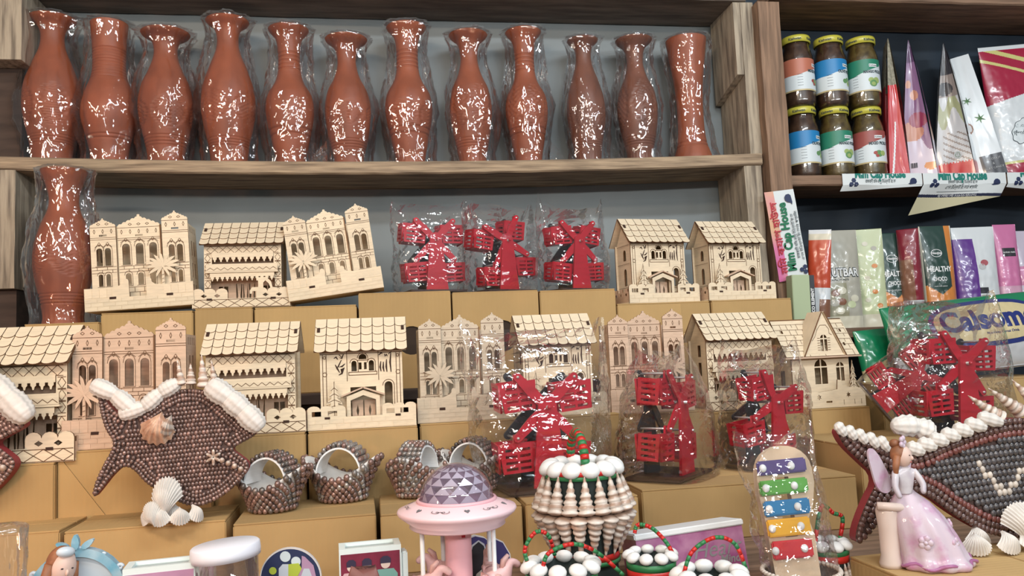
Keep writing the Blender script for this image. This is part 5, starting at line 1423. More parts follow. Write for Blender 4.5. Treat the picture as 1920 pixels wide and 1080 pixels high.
# ---- basket of spire shells --------------------------------------------------------------------------------
m_green = mat('green_ribbon', (0.03, 0.20, 0.07), 0.4); m_redr = mat('red_ribbon', (0.55, 0.02, 0.015), 0.35)
m_dkcloth = mat('dark_green_cloth', (0.018, 0.028, 0.026), 0.8)
def ribbon_handle(t, pts, r, name='handle', seg=5):
    """handle wound with red and green ribbon"""
    b = MB(); P_ = [Vector(p) for p in pts]
    for i in range(len(P_)-1): b.tube([P_[i], P_[i+1]], r, 8, (i//max(1, seg//5)) % 2, caps=True)
    return O(name, b.mesh(name, [m_redr, m_green], True), t)
def arc3(a, b, h, n=16, side=(0, 0, 0)):
    a, b = Vector(a), Vector(b); S = Vector(side)
    return [a+(b-a)*(.5-.5*cos(pi*i/n))+Vector((0, 0, h))*sin(pi*i/n)+S*sin(pi*i/n) for i in range(n+1)]
YS = 0.905
bb = AT(1102, YS, ZT); ks = PXM(P(1102, 950, YS))
def zs_(v): return P(1102, v, YS).z-ZT
t = thing('spire_shell_basket', 'tall basket of banded spire shells tied with red and green ribbon', 'basket', bb+Vector((0, 0, .0003)), (0, 0, 0))
O('core', MB().lathe([(60*ks, 0), (62*ks, .004), (58*ks, zs_(1030)), (72*ks, zs_(960)), (66*ks, zs_(890)), (68*ks, zs_(872)), (64*ks, zs_(872)), (62*ks, zs_(885)), (.0001, zs_(890))], 40).mesh('core', m_dkcloth, True), t)
for v0, v1, r, m_ in ((884, 876, 70.5, m_redr), (892, 884, 70.0, m_green), (1042, 1030, 62, m_redr), (1050, 1042, 63, m_green)):
    O('ribbon_band', MB().lathe([(r*ks, zs_(v0)), (r*ks+.0006, zs_(v0)), (r*ks+.0006, zs_(v1)), (r*ks, zs_(v1))], 40, cap=False).mesh('ribbon_band', m_, True), t)
N = 18
sp1 = spire('spire_shell', 70*ks, 16.5*ks, 7, m_turr); sp2 = spire('spire_shell', 80*ks, 16*ks, 7, m_turr)
for i in range(N):
    a = 2*pi*i/N
    for me, v0, r0, v1, r1 in ((sp1, 952, 84, 886, 72), (sp2, 952, 84, 1038, 62)):
        p0 = Vector((r0*ks*cos(a), r0*ks*sin(a), zs_(v0))); p1 = Vector((r1*ks*cos(a), r1*ks*sin(a), zs_(v1)))
        if me is sp2:
            a2 = a+pi/N; p0 = Vector((r0*ks*cos(a2), r0*ks*sin(a2), zs_(v0)-.001)); p1 = Vector((r1*ks*cos(a2), r1*ks*sin(a2), zs_(v1)))
        o = O('spire_shell', me, t, p0); o.rotation_euler = (p1-p0).to_track_quat('Z', 'Y').to_euler()
def rim_shells(t, R, z, n, r, key, tilt=.45):
    me = PC.setdefault(key, MB().ball((0, 0, 0), (r*1.05, r*1.0, r*.70), 14, 8).mesh('rim_shell', m_shellwb, True))
    for i in range(n):
        a = 2*pi*i/n; O('rim_shell', me, t, (R*cos(a), R*sin(a), z), (0, tilt, a))
m_shellwb = mat('bright_white_shell', (0.80, 0.80, 0.78), 0.45)
rim_shells(t, 63*ks, zs_(873), 12, 19*ks, 'rimA')
hz = zs_(872)
ribbon_handle(t, arc3((-.004, -60*ks, hz), (-.004, 60*ks, hz), 62*ks, 22), 8.5*ks)
# ---- little ribbon baskets with white shells round the rim --------------------------------------------------
def rib_basket(label, u, v, Y, Rpx, handle, n=10, rs=17, spires=False):
    p = AT(u, Y, ZT); z = P(u, v, Y).z-ZT; k = PXM(p); R = Rpx*k
    t = thing('ribbon_basket', label, 'basket', p+Vector((0, 0, .0003)))
    O('cup', MB().lathe([(R*.72, 0), (R*.75, .002), (R*.98, z*.75), (R, z), (R*.93, z), (R*.9, z*.72), (.0001, z*.70)], 36).mesh('cup', m_dkcloth, True), t)
    for f0, f1, m_ in ((.80, .93, m_green), (.62, .80, m_redr)):
        rr = R*(.98+.02*(f1-.75)/.25)+.0008
        O('ribbon_band', MB().lathe([(rr, z*f0), (rr+.0006, z*f0), (rr+.0008, z*f1), (rr, z*f1)], 36, cap=False).mesh('ribbon_band', m_, True), t)
    rim_shells(t, R*.93, z+.002, n, rs*k, 'rim%.4f' % (rs*k), .35)
    if spires:
        me = spire('spire_shell', z*.62, 8*k, 6, m_turr)
        for i in range(16):
            a = 2*pi*i/16; o = O('spire_shell', me, t, (R*1.12*cos(a), R*1.12*sin(a), .001)); o.rotation_euler = Vector((-R*.14*cos(a), -R*.14*sin(a), z*.6)).to_track_quat('Z', 'Y').to_euler()
    for hp in handle:
        w = [P(uu, vv, Y+dy)-t.location for uu, vv, dy in hp]
        pts = []
        for i in range(len(w)-1):
            p0, p1, p2, p3 = w[max(i-1, 0)], w[i], w[i+1], w[min(i+2, len(w)-1)]
            for q in range(5):
                s = q/5; pts.append(.5*((2*p1)+(p2-p0)*s+(2*p0-5*p1+4*p2-p3)*s*s+(3*p1-p0-3*p2+p3)*s**3))
        pts.append(w[-1]); ribbon_handle(t, pts, 4.0*k, seg=10)
    return t
rib_basket('small ribbon basket with white rim shells in front of the spire basket', 1058, 1062, .775, 66,
           [[(992, 1062, 0), (984, 1030, 0), (1004, 998, 0), (1028, 1004, 0), (1040, 1040, .01)], [(1018, 1062, -.02), (1030, 1036, -.02), (1075, 1020, -.02), (1120, 1036, -.01), (1168, 1078, 0)]])
rib_basket('small ribbon basket with broad handle between spire basket and pink box', 1226, 1043, .815, 44, [[(1190, 1000, .03), (1196, 984, .03), (1222, 990, .02), (1250, 1018, .0), (1268, 1052, -.01)]], n=9, rs=13)
rib_basket('small ribbon basket with arched handle in front of the pink box', 1338, 1080, .745, 62, [[(1282, 1076, 0), (1298, 1034, 0), (1340, 1008, 0), (1378, 1020, 0), (1400, 1070, 0)]], n=9, rs=19)
rib_basket('small ribbon basket ringed with spire shells beside the xylophone', 1556, 1022, .85, 36, [[(1528, 1020, .0), (1540, 950, .0), (1562, 962, .0), (1580, 972, .0), (1572, 1024, .0)]], n=8, rs=13, spires=True)
# ---- xylophone in a bag, standing in a rope-rimmed basket ------------------------------------------------------
YX = 0.80
pb = AT(1506, YX, ZT); kx = PXM(pb); Rb = 72*kx; zb_ = P(1482, 1072, YX).z-ZT
t = thing('rope_rim_basket', 'grey shell basket with a braided white rim under the xylophone', 'basket', pb+Vector((0, 0, .0003)))
O('cup', MB().lathe([(Rb*.8, 0), (Rb*.82, .002), (Rb, zb_-.002), (Rb*.94, zb_-.002), (Rb*.8, zb_*.45), (.0001, zb_*.45)], 40).mesh('cup', m_beadg, True), t)
b = MB(); NB = 44
for i in range(NB):
    a = 2*pi*i/NB; M = Matrix.Rotation(a, 3, 'Z') @ Matrix.Rotation(.8, 3, 'X')
    b.ball((Rb*.97*cos(a), Rb*.97*sin(a), zb_), (5*kx, 6.5*kx, 4.2*kx), 8, 5, 0, M)
o = O('braided_rim', b.mesh('braided_rim', m_turr, True), t); o['kind'] = 'stuff'
zf = zb_*.45+.0008
xo = pb+Vector((0, 0.006, zf))
t = thing('toy_xylophone', 'wooden toy xylophone with five coloured bars in a clear bag', 'xylophone', xo, (RD(-7), RD(-3), RD(-9)))
zX = lambda y: (P(1470, 800+y/3.857, YX).z-xo.z)
xX = lambda x: (x-372)/3.857*kx
top = zX(150); 
lp = [(xX(215), 0), (xX(540), 0), (xX(545), zX(820)), (xX(520), zX(700)), (xX(570), zX(600)), (xX(606), zX(440)), (xX(604), zX(330))]
lp += [(xX(400)+xX(576)*cos(a), zX(330)+(top-zX(330))*sin(a)) for a in [pi*k/12 for k in range(1, 12)]] + [(xX(190), zX(330)), (xX(180), zX(480)), (xX(200), zX(700))]
m_pinew = mat('pale_pine', (0.72, 0.55, 0.38), 0.6, var=.15, vscale=30, stretch=(1, 1, .15))
O('board', plate(None, [lp, rect(xX(330), zX(820), xX(420), zX(380))], .014, [m_pinew]), t)
for y0, y1, x0, x1, col in ((250, 355, 190, 556, (0.085, 0.05, 0.20)), (395, 503, 186, 545, (0.10, 0.36, 0.05)), (545, 658, 195, 535, (0.02, 0.19, 0.42)), (680, 808, 195, 515, (0.80, 0.42, 0.02)), (838, 972, 210, 506, (0.60, 0.03, 0.04))):
    bar = O('bar', boxm('bar', (xX(x0), -.006, zX(y1)), (xX(x1), -.0004, zX(y0)), mat('bar_%d' % y0, col, .35, coat=.2), .0016), t)
    for x in (228, 440): O('peg', MB().ball((xX(x), -.0065, (zX(y0)+zX(y1))/2), (7.2*kx, .003, 7.8*kx), 12, 7).mesh('peg', m_white, True), bar)
O('plastic_bag', bag_mesh(140*kx, .046, zX(60), 12.3, .012), t, (xX(372)+.004, .002, .001))
# ---- pink gift box ----------------------------------------------------------------------------------------------
YG = 0.93
pg = AT(1296, YG, ZT); kg = PXM(pg); wg = 222*kg; hg = P(1296, 982, YG).z-ZT
m_mag = mat('magenta_print', (0.28, 0.06, 0.19), 0.4, col2=(0.44, 0.20, 0.33), vscale=38)
t = thing('gift_box', 'magenta gift box with white lid rim and silver Heart lettering', 'box', pg+Vector((0, -.02, .0003)), (RD(-8), RD(-2.5), RD(5)))
O('body', boxm('body', (-wg/2+.002, .002, .001), (wg/2-.002, .050, hg-.007), m_mag), t)
O('lid_rim', boxm('lid_rim', (-wg/2, 0, hg-.007), (wg/2, .052, hg), mat('white_card', (.78, .80, .80), .5), .0012), t)
m_silver = mat('silver_print', (0.42, 0.42, 0.44), 0.3, metal=.5)
O('lettering', text('Heart', .026, m_silver, shear=.35), t, (.030, .0018, hg*.50))
O('lettering', text('Mind', .013, m_silver, shear=.2, bold=.0004), t, (.046, .0018, hg*.50-.0135))
# ---- sharpener boxes ----------------------------------------------------------------------------------------------
m_mint = mat('pale_mint_plastic', (0.72, 0.80, 0.78), 0.4)
def photo_box(label, uL, uR, v, Y, rz, pic, tab=True, dep=.030):
    p = AT((uL+uR)/2, Y, ZT); k = PXM(p); w = (uR-uL)*k; h = P((uL+uR)/2, v, Y).z-ZT
    t = thing('pencil_sharpener', label, 'sharpener', p+Vector((0, 0, .0003)), (0, 0, rz))
    b = MB(); b.box((-w/2, 0, 0), (w/2, dep, h-.004))
    e = .0038
    for a_, b_ in (((-w/2, 0), (w/2, e)), ((-w/2, dep-e), (w/2, dep)), ((-w/2, e), (-w/2+e*1.6, dep-e)), ((w/2-e*1.6, e), (w/2, dep-e))):
        b.box((a_[0], a_[1], h-.004), (b_[0], b_[1], h))
    O('case', b.mesh('case', m_mint), t)
    O('tray', boxm('tray', (-w/2+e*1.6, e, h-.0038), (w/2-e*1.6, dep-e, h-.003), mat('grey_tray', (.40, .45, .44), .5)), t)
    pr = O('printed_panel', boxm('printed_panel', (-w/2+.0015, -.0006, .001), (w/2-.0015, -.0001, h-.005), pic[0]), t)
    for x, sc_, shirt in pic[1]:
        zt_ = h-.011-.006*(1-sc_)
        O('printed_person', plate(None, [[(-.010*sc_, -.034), (.010*sc_, -.034), (.0105*sc_, -.016), (.007*sc_, -.011), (-.007*sc_, -.011), (-.0105*sc_, -.016)]], .0002, [shirt], y0=-.0009), pr, (x*w, 0, zt_))
        O('printed_face', plate(None, [circ(0, -.006, .0042*sc_)], .0002, [mat('print_skin', (.66, .50, .44), .6)], y0=-.0011), pr, (x*w, 0, zt_))
        O('printed_hair', plate(None, [[(-.0046*sc_, -.0055), (.0046*sc_, -.0055), (.0046*sc_, -.001), (.002, .0012), (-.002, .0012), (-.0046*sc_, -.001)]], .0002, [mat('print_hair', (.03, .02, .05), .6)], y0=-.0013), pr, (x*w, 0, zt_))
    if tab: O('crank', boxm('crank', (w/2, .004, h*.30), (w/2+.0065, dep*.7, h-.008), m_mint, .0015), t)
    return t
m_maroon = mat('maroon_print', (0.22, 0.025, 0.055), 0.4, var=.3, vscale=60)
photo_box('white sharpener box printed with three people on maroon, beside the carousel', 641, 757, 1026, .80, RD(4), (m_maroon, [(-.31, .95, mat('sh1', (.62, .38, .40), .6)), (-.06, .98, mat('sh2', (.30, .45, .58), .6)), (.24, 1.08, mat('sh3', (.16, .34, .30), .6))]))
photo_box('white sharpener box with lilac print beside the blue figurine', 236, 364, 1062, .74, RD(7), (mat('lilac_print', (.50, .26, .40), .5, var=.2, vscale=40), [(.28, .9, m_maroon)]), tab=False)
# ---- lidded cup ----------------------------------------------------------------------------------------------------
YK = .755
p = AT(440, YK, ZT); k = PXM(p); h = P(440, 1047, YK).z-ZT
t = thing('lidded_cup', 'clear plastic cup with a white snap lid', 'cup', p+Vector((0, 0, .0003)), (0, RD(-3.5), 0))
t.location.z += .0035
m_clear = film('clear_hard_plastic', tint=(.95, .95, .96), base=.06, edge=.6, rough=.04, bscale=20, bstr=.08)
O('cup_wall', MB().lathe([(.0001, .0008), (46*k, .0008), (48*k, .003), (59*k, h), (57.5*k, h), (46.5*k, .004)], 48, cap=False).mesh('cup_wall', m_clear, True), t)
O('lid', MB().lathe([(58.5*k, h-.002), (63*k, h-.002), (64*k, h+.003), (63*k, h+.0085), (60*k, h+.0098), (.0001, h+.0098)], 56, cap=False).mesh('lid', mat('white_lid', (.78, .79, .86), .4), True), t)
# ---- round printed stand -------------------------------------------------------------------------------------------
def plaque(name, label, cat, u, v, Y, rz, loops_px, t_, m_front, m_edge, decals):
    """standing cut-out board with printed shapes; pixel outlines measured on its own plane"""
    p = AT(u, Y, ZT); k = PXM(p)
    loc = lambda q: [((P(a, b, Y)-p).x, (P(a, b, Y)-p).z) for a, b in q]
    t = thing(name, label, cat, p+Vector((0, 0, .0003)), (0, 0, rz))
    lp = loc(loops_px); zmin = 0.0
    O('board', plate(None, [lp], t_, [m_edge]), t)
    cx = sum(a for a, _ in lp)/len(lp); cz = sum(b for _, b in lp)/len(lp)
    O('printed_face', plate(None, [[(cx+(a-cx)*.955, cz+(b-cz)*.955) for a, b in lp]], .0003, [m_front], y0=-.0004), t)
    for i, (q, m_) in enumerate(decals): O('printed_shape', plate(None, [loc(q)], .0002, [m_], y0=-.0007-.0002*i), t)
    return t
c2 = lambda u, v, r, n=20: [(u+r*cos(2*pi*i/n), v+r*sin(2*pi*i/n)) for i in range(n)]
vb = 1080+ (P(545, 1080, .80).z-ZT)/PXM(P(545, 1080, .80))
m_prnavy = mat('navy_print', (0.02, 0.03, 0.085), .45); m_edgew = mat('pale_edge', (.66, .62, .60), .5)
circ_pts = [(545+58*cos(a), 1086-58*sin(a)) for a in [pi*k/24 for k in range(-4, 29)]]
plaque('round_photo_stand', 'round navy printed stand with pale circles beside the lidded cup', 'ornament', 545, 1080, .80, 0,
       [(500, vb), (590, vb)]+circ_pts, .005, m_prnavy, m_edgew,
       [(c2(535, 1044, 10), mat('print_white', (.60, .68, .70), .5)), (c2(555, 1053, 9), MT['print_white']), ([(523, 1085), (523, 1066), (530, 1058), (541, 1058), (541, 1085)], mat('print_pale', (.52, .56, .62), .5)),
        ([(541, 1085), (541, 1058), (560, 1056), (566, 1066), (556, 1085)], mat('print_lime', (.42, .50, .05), .5)), ([(556, 1086), (566, 1066), (566, 1042), (572, 1044), (588, 1060), (594, 1086)], mat('print_mauve', (.42, .25, .38), .5)),
        ([(562, 1088), (570, 1066), (580, 1066), (588, 1088)], MT['print_pale']), (c2(512, 1070, 7), MT['print_lime'])])
# heart-topped portrait plaque behind the carousel
vb = 1080+ (P(905, 1080, .90).z-ZT)/PXM(P(905, 1080, .90))
plaque('portrait_plaque', 'navy heart-topped portrait plaque behind the pink carousel', 'ornament', 905, 1080, .90, RD(6),
       [(868, vb), (952, vb), (962, 1070), (958, 1040), (945, 1018), (932, 1012), (920, 1017), (908, 1008), (890, 1004), (874, 1010), (864, 1030), (862, 1070)], .005, mat('violet_navy_print', (.045, .035, .13), .4), m_edgew,
       [([(878, 1085), (876, 1050), (884, 1022), (897, 1013), (908, 1020), (916, 1044), (917, 1085)], mat('print_grey_line', (.45, .44, .46), .5)),
        ([(880, 1088), (879, 1050), (886, 1025), (897, 1016), (907, 1024), (913, 1046), (914, 1088)], mat('print_black_hair', (.012, .010, .014), .5)),
        ([(888, 1090), (893, 1076), (903, 1068), (908, 1056), (911, 1064), (910, 1090)], mat('print_face', (.50, .47, .40), .5))])
# ---- fairy figurine ------------------------------------------------------------------------------------------------
YA = PZ(1742, 1060, ZR1).y
pf = PZ(1742, 1060, ZR1); kf = PXM(pf)
fx = lambda u: (u-1742)*kf
fz = lambda v: P(1742, v, YA).z-ZR1
m_lav = mat('lavender_glaze', (0.60, 0.50, 0.58), 0.4, col2=(0.48, 0.20, 0.38), vscale=45, coat=.3, lo=.30, hi=.52)
m_gown = mat('silver_lilac_glaze', (0.58, 0.55, 0.58), 0.35, col2=(0.42, 0.36, 0.42), vscale=60, coat=.3)
m_skin = mat('figurine_skin', (0.66, 0.48, 0.41), 0.5); m_hair = mat('auburn_hair', (0.36, 0.14, 0.06), 0.5, var=.4, vscale=90)
t = thing('fairy_figurine', 'porcelain fairy figurine in a lilac ball gown leaning on a chair', 'figurine', pf+Vector((0, 0, .0003)), (0, 0, RD(-6)))
H_ = fz(920)
def gown(r, z, a, j):
    q = 1-z/H_
    return r*(1+.055*q*sin(a*11)+.03*q*sin(a*5+1))+max(0, cos(a))*r*.16*q
O('skirt', MB().lathe([(60*kf, 0), (64*kf, .002), (66*kf, .006), (60*kf, .010), (58*kf, fz(1030)), (54*kf, fz(1000)), (46*kf, fz(965)), (33*kf, fz(938)), (17*kf, fz(920)), (14*kf, fz(914))], 66, fn=gown).mesh('skirt', m_lav, True), t, (fx(1746), 0, 0))
warp(t.children[-1].data if t.children else None, lambda c: Vector((c.x+(fx(1709)-fx(1746))*(c.z/H_)**1.3, c.y, c.z)))
O('hem', MB().tube([((66*kf*(1+.05*sin(a*11))+max(0, cos(a))*11*kf)*cos(a), 64*kf*(1+.05*sin(a*11))*sin(a), .0055+.0022*sin(a*7)) for a in [2*pi*i/66 for i in range(66)]], .0019, 6, closed=True).mesh('hem', mat('plum_glaze', (.36, .13, .28), .35, coat=.3), True), t, (fx(1746), 0, 0))
tv = [(0, 0, fz(922)), (0, 0, fz(905)), (-.001, 0, fz(885)), (-.001, 0, fz(872)), (-.001, -.001, fz(864)), (-.010, -.004, fz(880)), (-.016, -.012, fz(905)), (-.014, -.018, fz(925)), (.010, -.004, fz(880)), (.014, -.012, fz(902)), (.010, -.018, fz(918))]
te = [(0, 1), (1, 2), (2, 3), (3, 4), (2, 5), (5, 6), (6, 7), (2, 8), (8, 9), (9, 10)]
O('torso', skin('torso', tv, te, [.0085, .0078, .0088, .0045, .0040, .0042, .0034, .0026, .0042, .0034, .0026], m_gown, 1), t, (fx(1703), -.004, 0))
hx = fx(1702); hz_ = fz(852)
head = O('head', MB().ball((0, 0, 0), (.0088, .0092, .0112), 20, 14).mesh('head', m_skin, True), t, (hx+.001, -.005, hz_), (0, .15, .7))
O('nose', MB().ball((0, -.0092, -.0012), (.0013, .0018, .0022), 8, 6).mesh('nose', m_skin, True), head)
m_ink = mat('figurine_ink', (.05, .03, .03), .5); m_lip = mat('figurine_lip', (.50, .12, .12), .5)
for x in (-.0032, .0032): O('eye', MB().ball((x, -.0083, .0014), (.0011, .0006, .0007), 8, 5).mesh('eye', m_ink, True), head)
O('mouth', MB().ball((0, -.0086, -.0052), (.0018, .0007, .0007), 8, 5).mesh('mouth', m_lip, True), head)
hb = MB(); hb.ball((-.001, .0030, .0022), (.0098, .0088, .0108), 18, 12); hb.ball((-.004, .006, .0125), (.0058, .0055, .005), 12, 8)
hb.tube([(-.0085, .002, .0), (-.0105, .003, -.012), (-.009, .003, -.024)], [.0038, .0034, .0012], 8)
O('hair', hb.mesh('hair', m_hair, True), head)
for k in range(5):
    a = k*2*pi/5; O('hair_flower', MB().ball((0, 0, 0), (.0030, .0022, .0030), 8, 5).mesh('hair_flower', m_lav, True), head, (-.004+.0042*cos(a), -.002, .0145+.0042*sin(a)))
def wing(lp): return plate(None, [smooth_poly(lp, 2)], .0022, [m_lav])
O('wing', wing([(fx(u)-fx(1690), fz(v)) for u, v in [(1680, 925), (1652, 915), (1640, 870), (1634, 842), (1645, 832), (1662, 848), (1680, 880), (1692, 905)]]), t, (fx(1690), .006, 0), (0, 0, .35), label='lilac wing shaded with purple')
O('wing', wing([(fx(u)-fx(1715), fz(v)) for u, v in [(1712, 900), (1712, 866), (1716, 842), (1728, 840), (1733, 862), (1726, 890)]]), t, (fx(1715), .008, 0), (0, 0, -.2), label='lilac wing shaded with purple')
m_cream = mat('cream_porcelain', (.68, .56, .50), .45, coat=.3)
ch = O('chair', MB().lathe([(20*kf, 0), (21*kf, .004), (17*kf, .012), (18*kf, fz(990)), (21*kf, fz(955)), (18*kf, fz(945))], 24).mesh('chair', m_cream, True), t, (fx(1672), .002, 0))
O('armrest', MB().tube([(fx(1648)-fx(1672), -.006, fz(942)), (fx(1672)-fx(1672), -.010, fz(944)), (fx(1698)-fx(1672), -.012, fz(946))], [.0042, .0046, .004], 10).mesh('armrest', m_cream, True), ch)
for x, z in ((1712, 1005), (1778, 985), (1768, 1012)):
    fl = MB()
    for k in range(5): a = k*2*pi/5; fl.ball((.0042*cos(a), -.001, .0042*sin(a)), (.0034, .0020, .0034), 8, 5)
    fl.ball((0, -.002, 0), .0022, 8, 5)
    rr = (57-(1030-max(z, 965))*.15)*kf
    cx_ = fx(1746)+(fx(1709)-fx(1746))*(fz(z)/H_)**1.3; xx = fx(x)-cx_; yy = -sqrt(max(rr*rr-xx*xx, 1e-6))*1.02
    O('gown_flower', fl.mesh('gown_flower', m_lav, True), t, (fx(x), yy, fz(z)), (0, 0, atan2(xx, -yy)))
# ---- blue lady figurine ----------------------------------------------------------------------------------------------
YM = .79
pm = AT(138, YM, ZT); km = PXM(pm)
bx_ = lambda u: (u-138)*km
bz_ = lambda v: P(138, v, YM).z-ZT
m_blue = mat('turquoise_glaze', (0.10, 0.34, 0.48), 0.35, col2=(0.42, 0.58, 0.66), vscale=40, coat=.4)
m_pale = mat('pale_blue_glaze', (0.55, 0.62, 0.68), 0.4, coat=.3)
t = thing('lady_figurine', 'turquoise porcelain lady bust in front of an oval mirror frame', 'figurine', pm+Vector((0, 0, .0003)), (0, 0, RD(4)))
ov = [(bx_(142)+86*km*cos(a), bz_(1118)+(bz_(1030)-bz_(1118))*sin(a)) for a in [2*pi*i/40 for i in range(40)]]
ovi = [(bx_(142)+70*km*cos(a), bz_(1118)+(bz_(1046)-bz_(1118))*sin(a)) for a in [2*pi*i/40 for i in range(40)]]
O('frame', plate(None, [ov, ovi], .010, [m_blue]), t)
O('mirror_back', plate(None, [ovi], .003, [m_pale], y0=.004), t)
O('stand', boxm('stand', (-.03, -.012, 0), (.03, .022, max(bz_(1118)-(bz_(1030)-bz_(1118))*.86, .004)), m_blue, .002), t)
for (u0, v0, u1, v1, w) in ((140, 1032, 140, 1000, 15), (128, 1030, 104, 1016, 13), (152, 1030, 174, 1013, 13)):
    a = Vector((bx_(u0), bz_(v0))); b_ = Vector((bx_(u1), bz_(v1))); d = (b_-a); n_ = Vector((-d.y, d.x)).normalized()*w*km*.5
    O('crown_petal', plate(None, [smooth_poly([tuple(a-n_*.7), tuple(a+d*.5-n_), tuple(b_), tuple(a+d*.5+n_), tuple(a+n_*.7)], 1)], .005, [m_blue], y0=-.001), t)
for u, v, r in ((66, 1074, 10), (217, 1073, 10), (96, 1046, 6), (188, 1046, 6), (146, 1033, 8)):
    O('scroll_knob', MB().tube([(bx_(u)+r*km*.55*cos(a)*(1-a/12), .003, bz_(v)+r*km*.55*sin(a)*(1-a/12)) for a in [i*.5 for i in range(14)]], r*km*.36, 7).mesh('scroll_knob', m_pale, True), t)
head = O('head', MB().ball((0, 0, 0), (.0115, .0120, .0150), 20, 14).mesh('head', m_skin, True), t, (bx_(126), -.012, bz_(1057)), (RD(8), RD(6), .62), (.92, .95, 1.04))
O('nose', MB().ball((0, -.0122, -.0015), (.0016, .0022, .0028), 8, 6).mesh('nose', m_skin, True), head)
for x in (-.0044, .0044): O('eye', MB().ball((x, -.0109, .0018), (.0014, .0006, .0007), 8, 5).mesh('eye', m_ink, True), head)
O('mouth', MB().ball((0, -.0115, -.0072), (.0024, .0009, .0009), 8, 5).mesh('mouth', m_lip, True), head)
hb = MB(); hb.ball((-.001, .0040, .0030), (.0128, .0115, .0142), 18, 12); hb.tube([(-.0115, .001, .003), (-.0145, .0, -.012), (-.013, -.001, -.030)], [.0048, .005, .003], 9); hb.tube([(.011, .002, .003), (.013, .002, -.012), (.011, .001, -.026)], [.004, .004, .002], 8)
O('hair', hb.mesh('hair', m_hair, True), head)
O('hat_flower', MB().ball((-.002, -.006, .0145), (.0085, .0055, .0045), 14, 8).mesh('hat_flower', m_pale, True), head)
O('bust', skin('bust', [(0, 0, 0), (0, 0, -.012), (0, 0, -.030), (.014, 0, -.014), (-.014, 0, -.014)], [(0, 1), (1, 2), (1, 3), (1, 4)], [.0045, .009, .010, .006, .006], m_blue, 1), t, (bx_(126), -.010, bz_(1057)-.014))
# ---- bits at the very bottom edge --------------------------------------------------------------------------------------
p = AT(688, .70, ZT)
t = thing('leather_pouch', 'reddish brown leather pouch folded in front of the sharpener box', 'pouch', p+Vector((0, 0, .0003)))
hp = P(688, 1069, .70).z-ZT
vs = []; fs = []; n, m_n = 28, 14
for j in range(m_n+1):
    q = j/m_n
    for i in range(n):
        a = 2*pi*i/n; r = (1-.55*q**2.2)*(1+.06*sin(a*5+q*4))
        vs.append((.030*r*cos(a)*(1-.25*q), .016*r*sin(a)*(1-.8*q)+.0005, hp*q+(.004*sin(a*2+1)*q)))
for j in range(m_n):
    for i in range(n): i2 = (i+1) % n; fs.append((j*n+i, j*n+i2, (j+1)*n+i2, (j+1)*n+i))
fs += [tuple(range(n-1, -1, -1)), tuple(m_n*n+i for i in range(n))]
O('pouch_body', mk('pouch_body', vs, fs, mat('brown_leather', (.19, .07, .06), .5, bump=.4, bscale=90), smooth=True), t)
O('drawstring', MB().tube([(.017*cos(a), .006*sin(a), hp*.86) for a in [2*pi*i/16 for i in range(16)]], .0012, 6, closed=True).mesh('drawstring', m_dkbase, True), t)
p = AT(4, .78, ZT)
t = thing('wrapped_plant', 'small green plastic sprig in a clear sleeve at the corner', 'plant', p+Vector((0, 0, .0003)))
hs_ = P(4, 992, .78).z-ZT
lf = [smooth_poly([(0, 0), (.006, .010), (.004, .022), (0, .028), (-.004, .022), (-.006, .010)], 1)]
for k in range(9):
    O('leaf', plate('sprig_leaf', lf, .0008, [mat('leaf_green', (.10, .30, .05), .5)]), t, (.006*cos(k*2.4), .006*sin(k*2.4), .012+.006*(k % 4)), (RD(-35), 0, k*2.4))
O('stem', MB().tube([(0, 0, 0), (0, 0, .034)], .002, 7).mesh('stem', MT['leaf_green'], True), t)
O('plastic_sleeve', wrap_mesh([(0, .6), (.3, .8), (.7, .9), (1, 1.0)], hs_, .015, 3.3, slack=1.0, flare=.02, top=.01), t)
# ============================ food shelf: jars, pouches, flyers =================================================
def cyl(me, r, eps):
    return warp(fine(me, .003), lambda c: Vector(((r+eps-c.y)*sin(c.x/r), -(r+eps-c.y)*cos(c.x/r), c.z)))
m_lid = mat('yellow_lid', (.52, .48, .06), .35, coat=.3); m_gold = mat('gold_line', (.50, .40, .20), .4)
m_lab = mat('label_white', (.62, .68, .70), .45); m_txt = mat('label_ink', (.03, .05, .06), .6); m_ltxt = mat('label_white_ink', (.78, .80, .80), .6)
m_pick = mat('pickle_brown', (.10, .052, .030), .3, col2=(.035, .018, .014), vscale=55, bump=.5, bscale=60, coat=.8)
m_pickg = mat('pickle_olive', (.16, .11, .035), .3, col2=(.06, .038, .015), vscale=55, bump=.5, bscale=60, coat=.8)
m_glass = film('jar_glass', tint=(.97, .98, .97), base=.05, edge=.7, rough=.02, bscale=10, bstr=0.0)
m_frt = mat('print_olive_green', (.12, .27, .10), .5); m_frt2 = mat('print_lime_green', (.32, .42, .14), .5); m_chili = mat('print_chili', (.35, .06, .05), .5)
YJ = 1.685
jw = AT(1572, YJ, ZJ); kj = PXM(jw); RJ = 29.5*kj; HJ = (P(1572, 207, YJ).z-ZJ)
m_sal = mat('label_salmon', (.46, .15, .09), .45); m_blu = mat('label_blue', (.015, .20, .46), .45); m_grn = mat('label_green', (.02, .20, .12), .45); m_brn = mat('label_redbrown', (.30, .07, .06), .45)
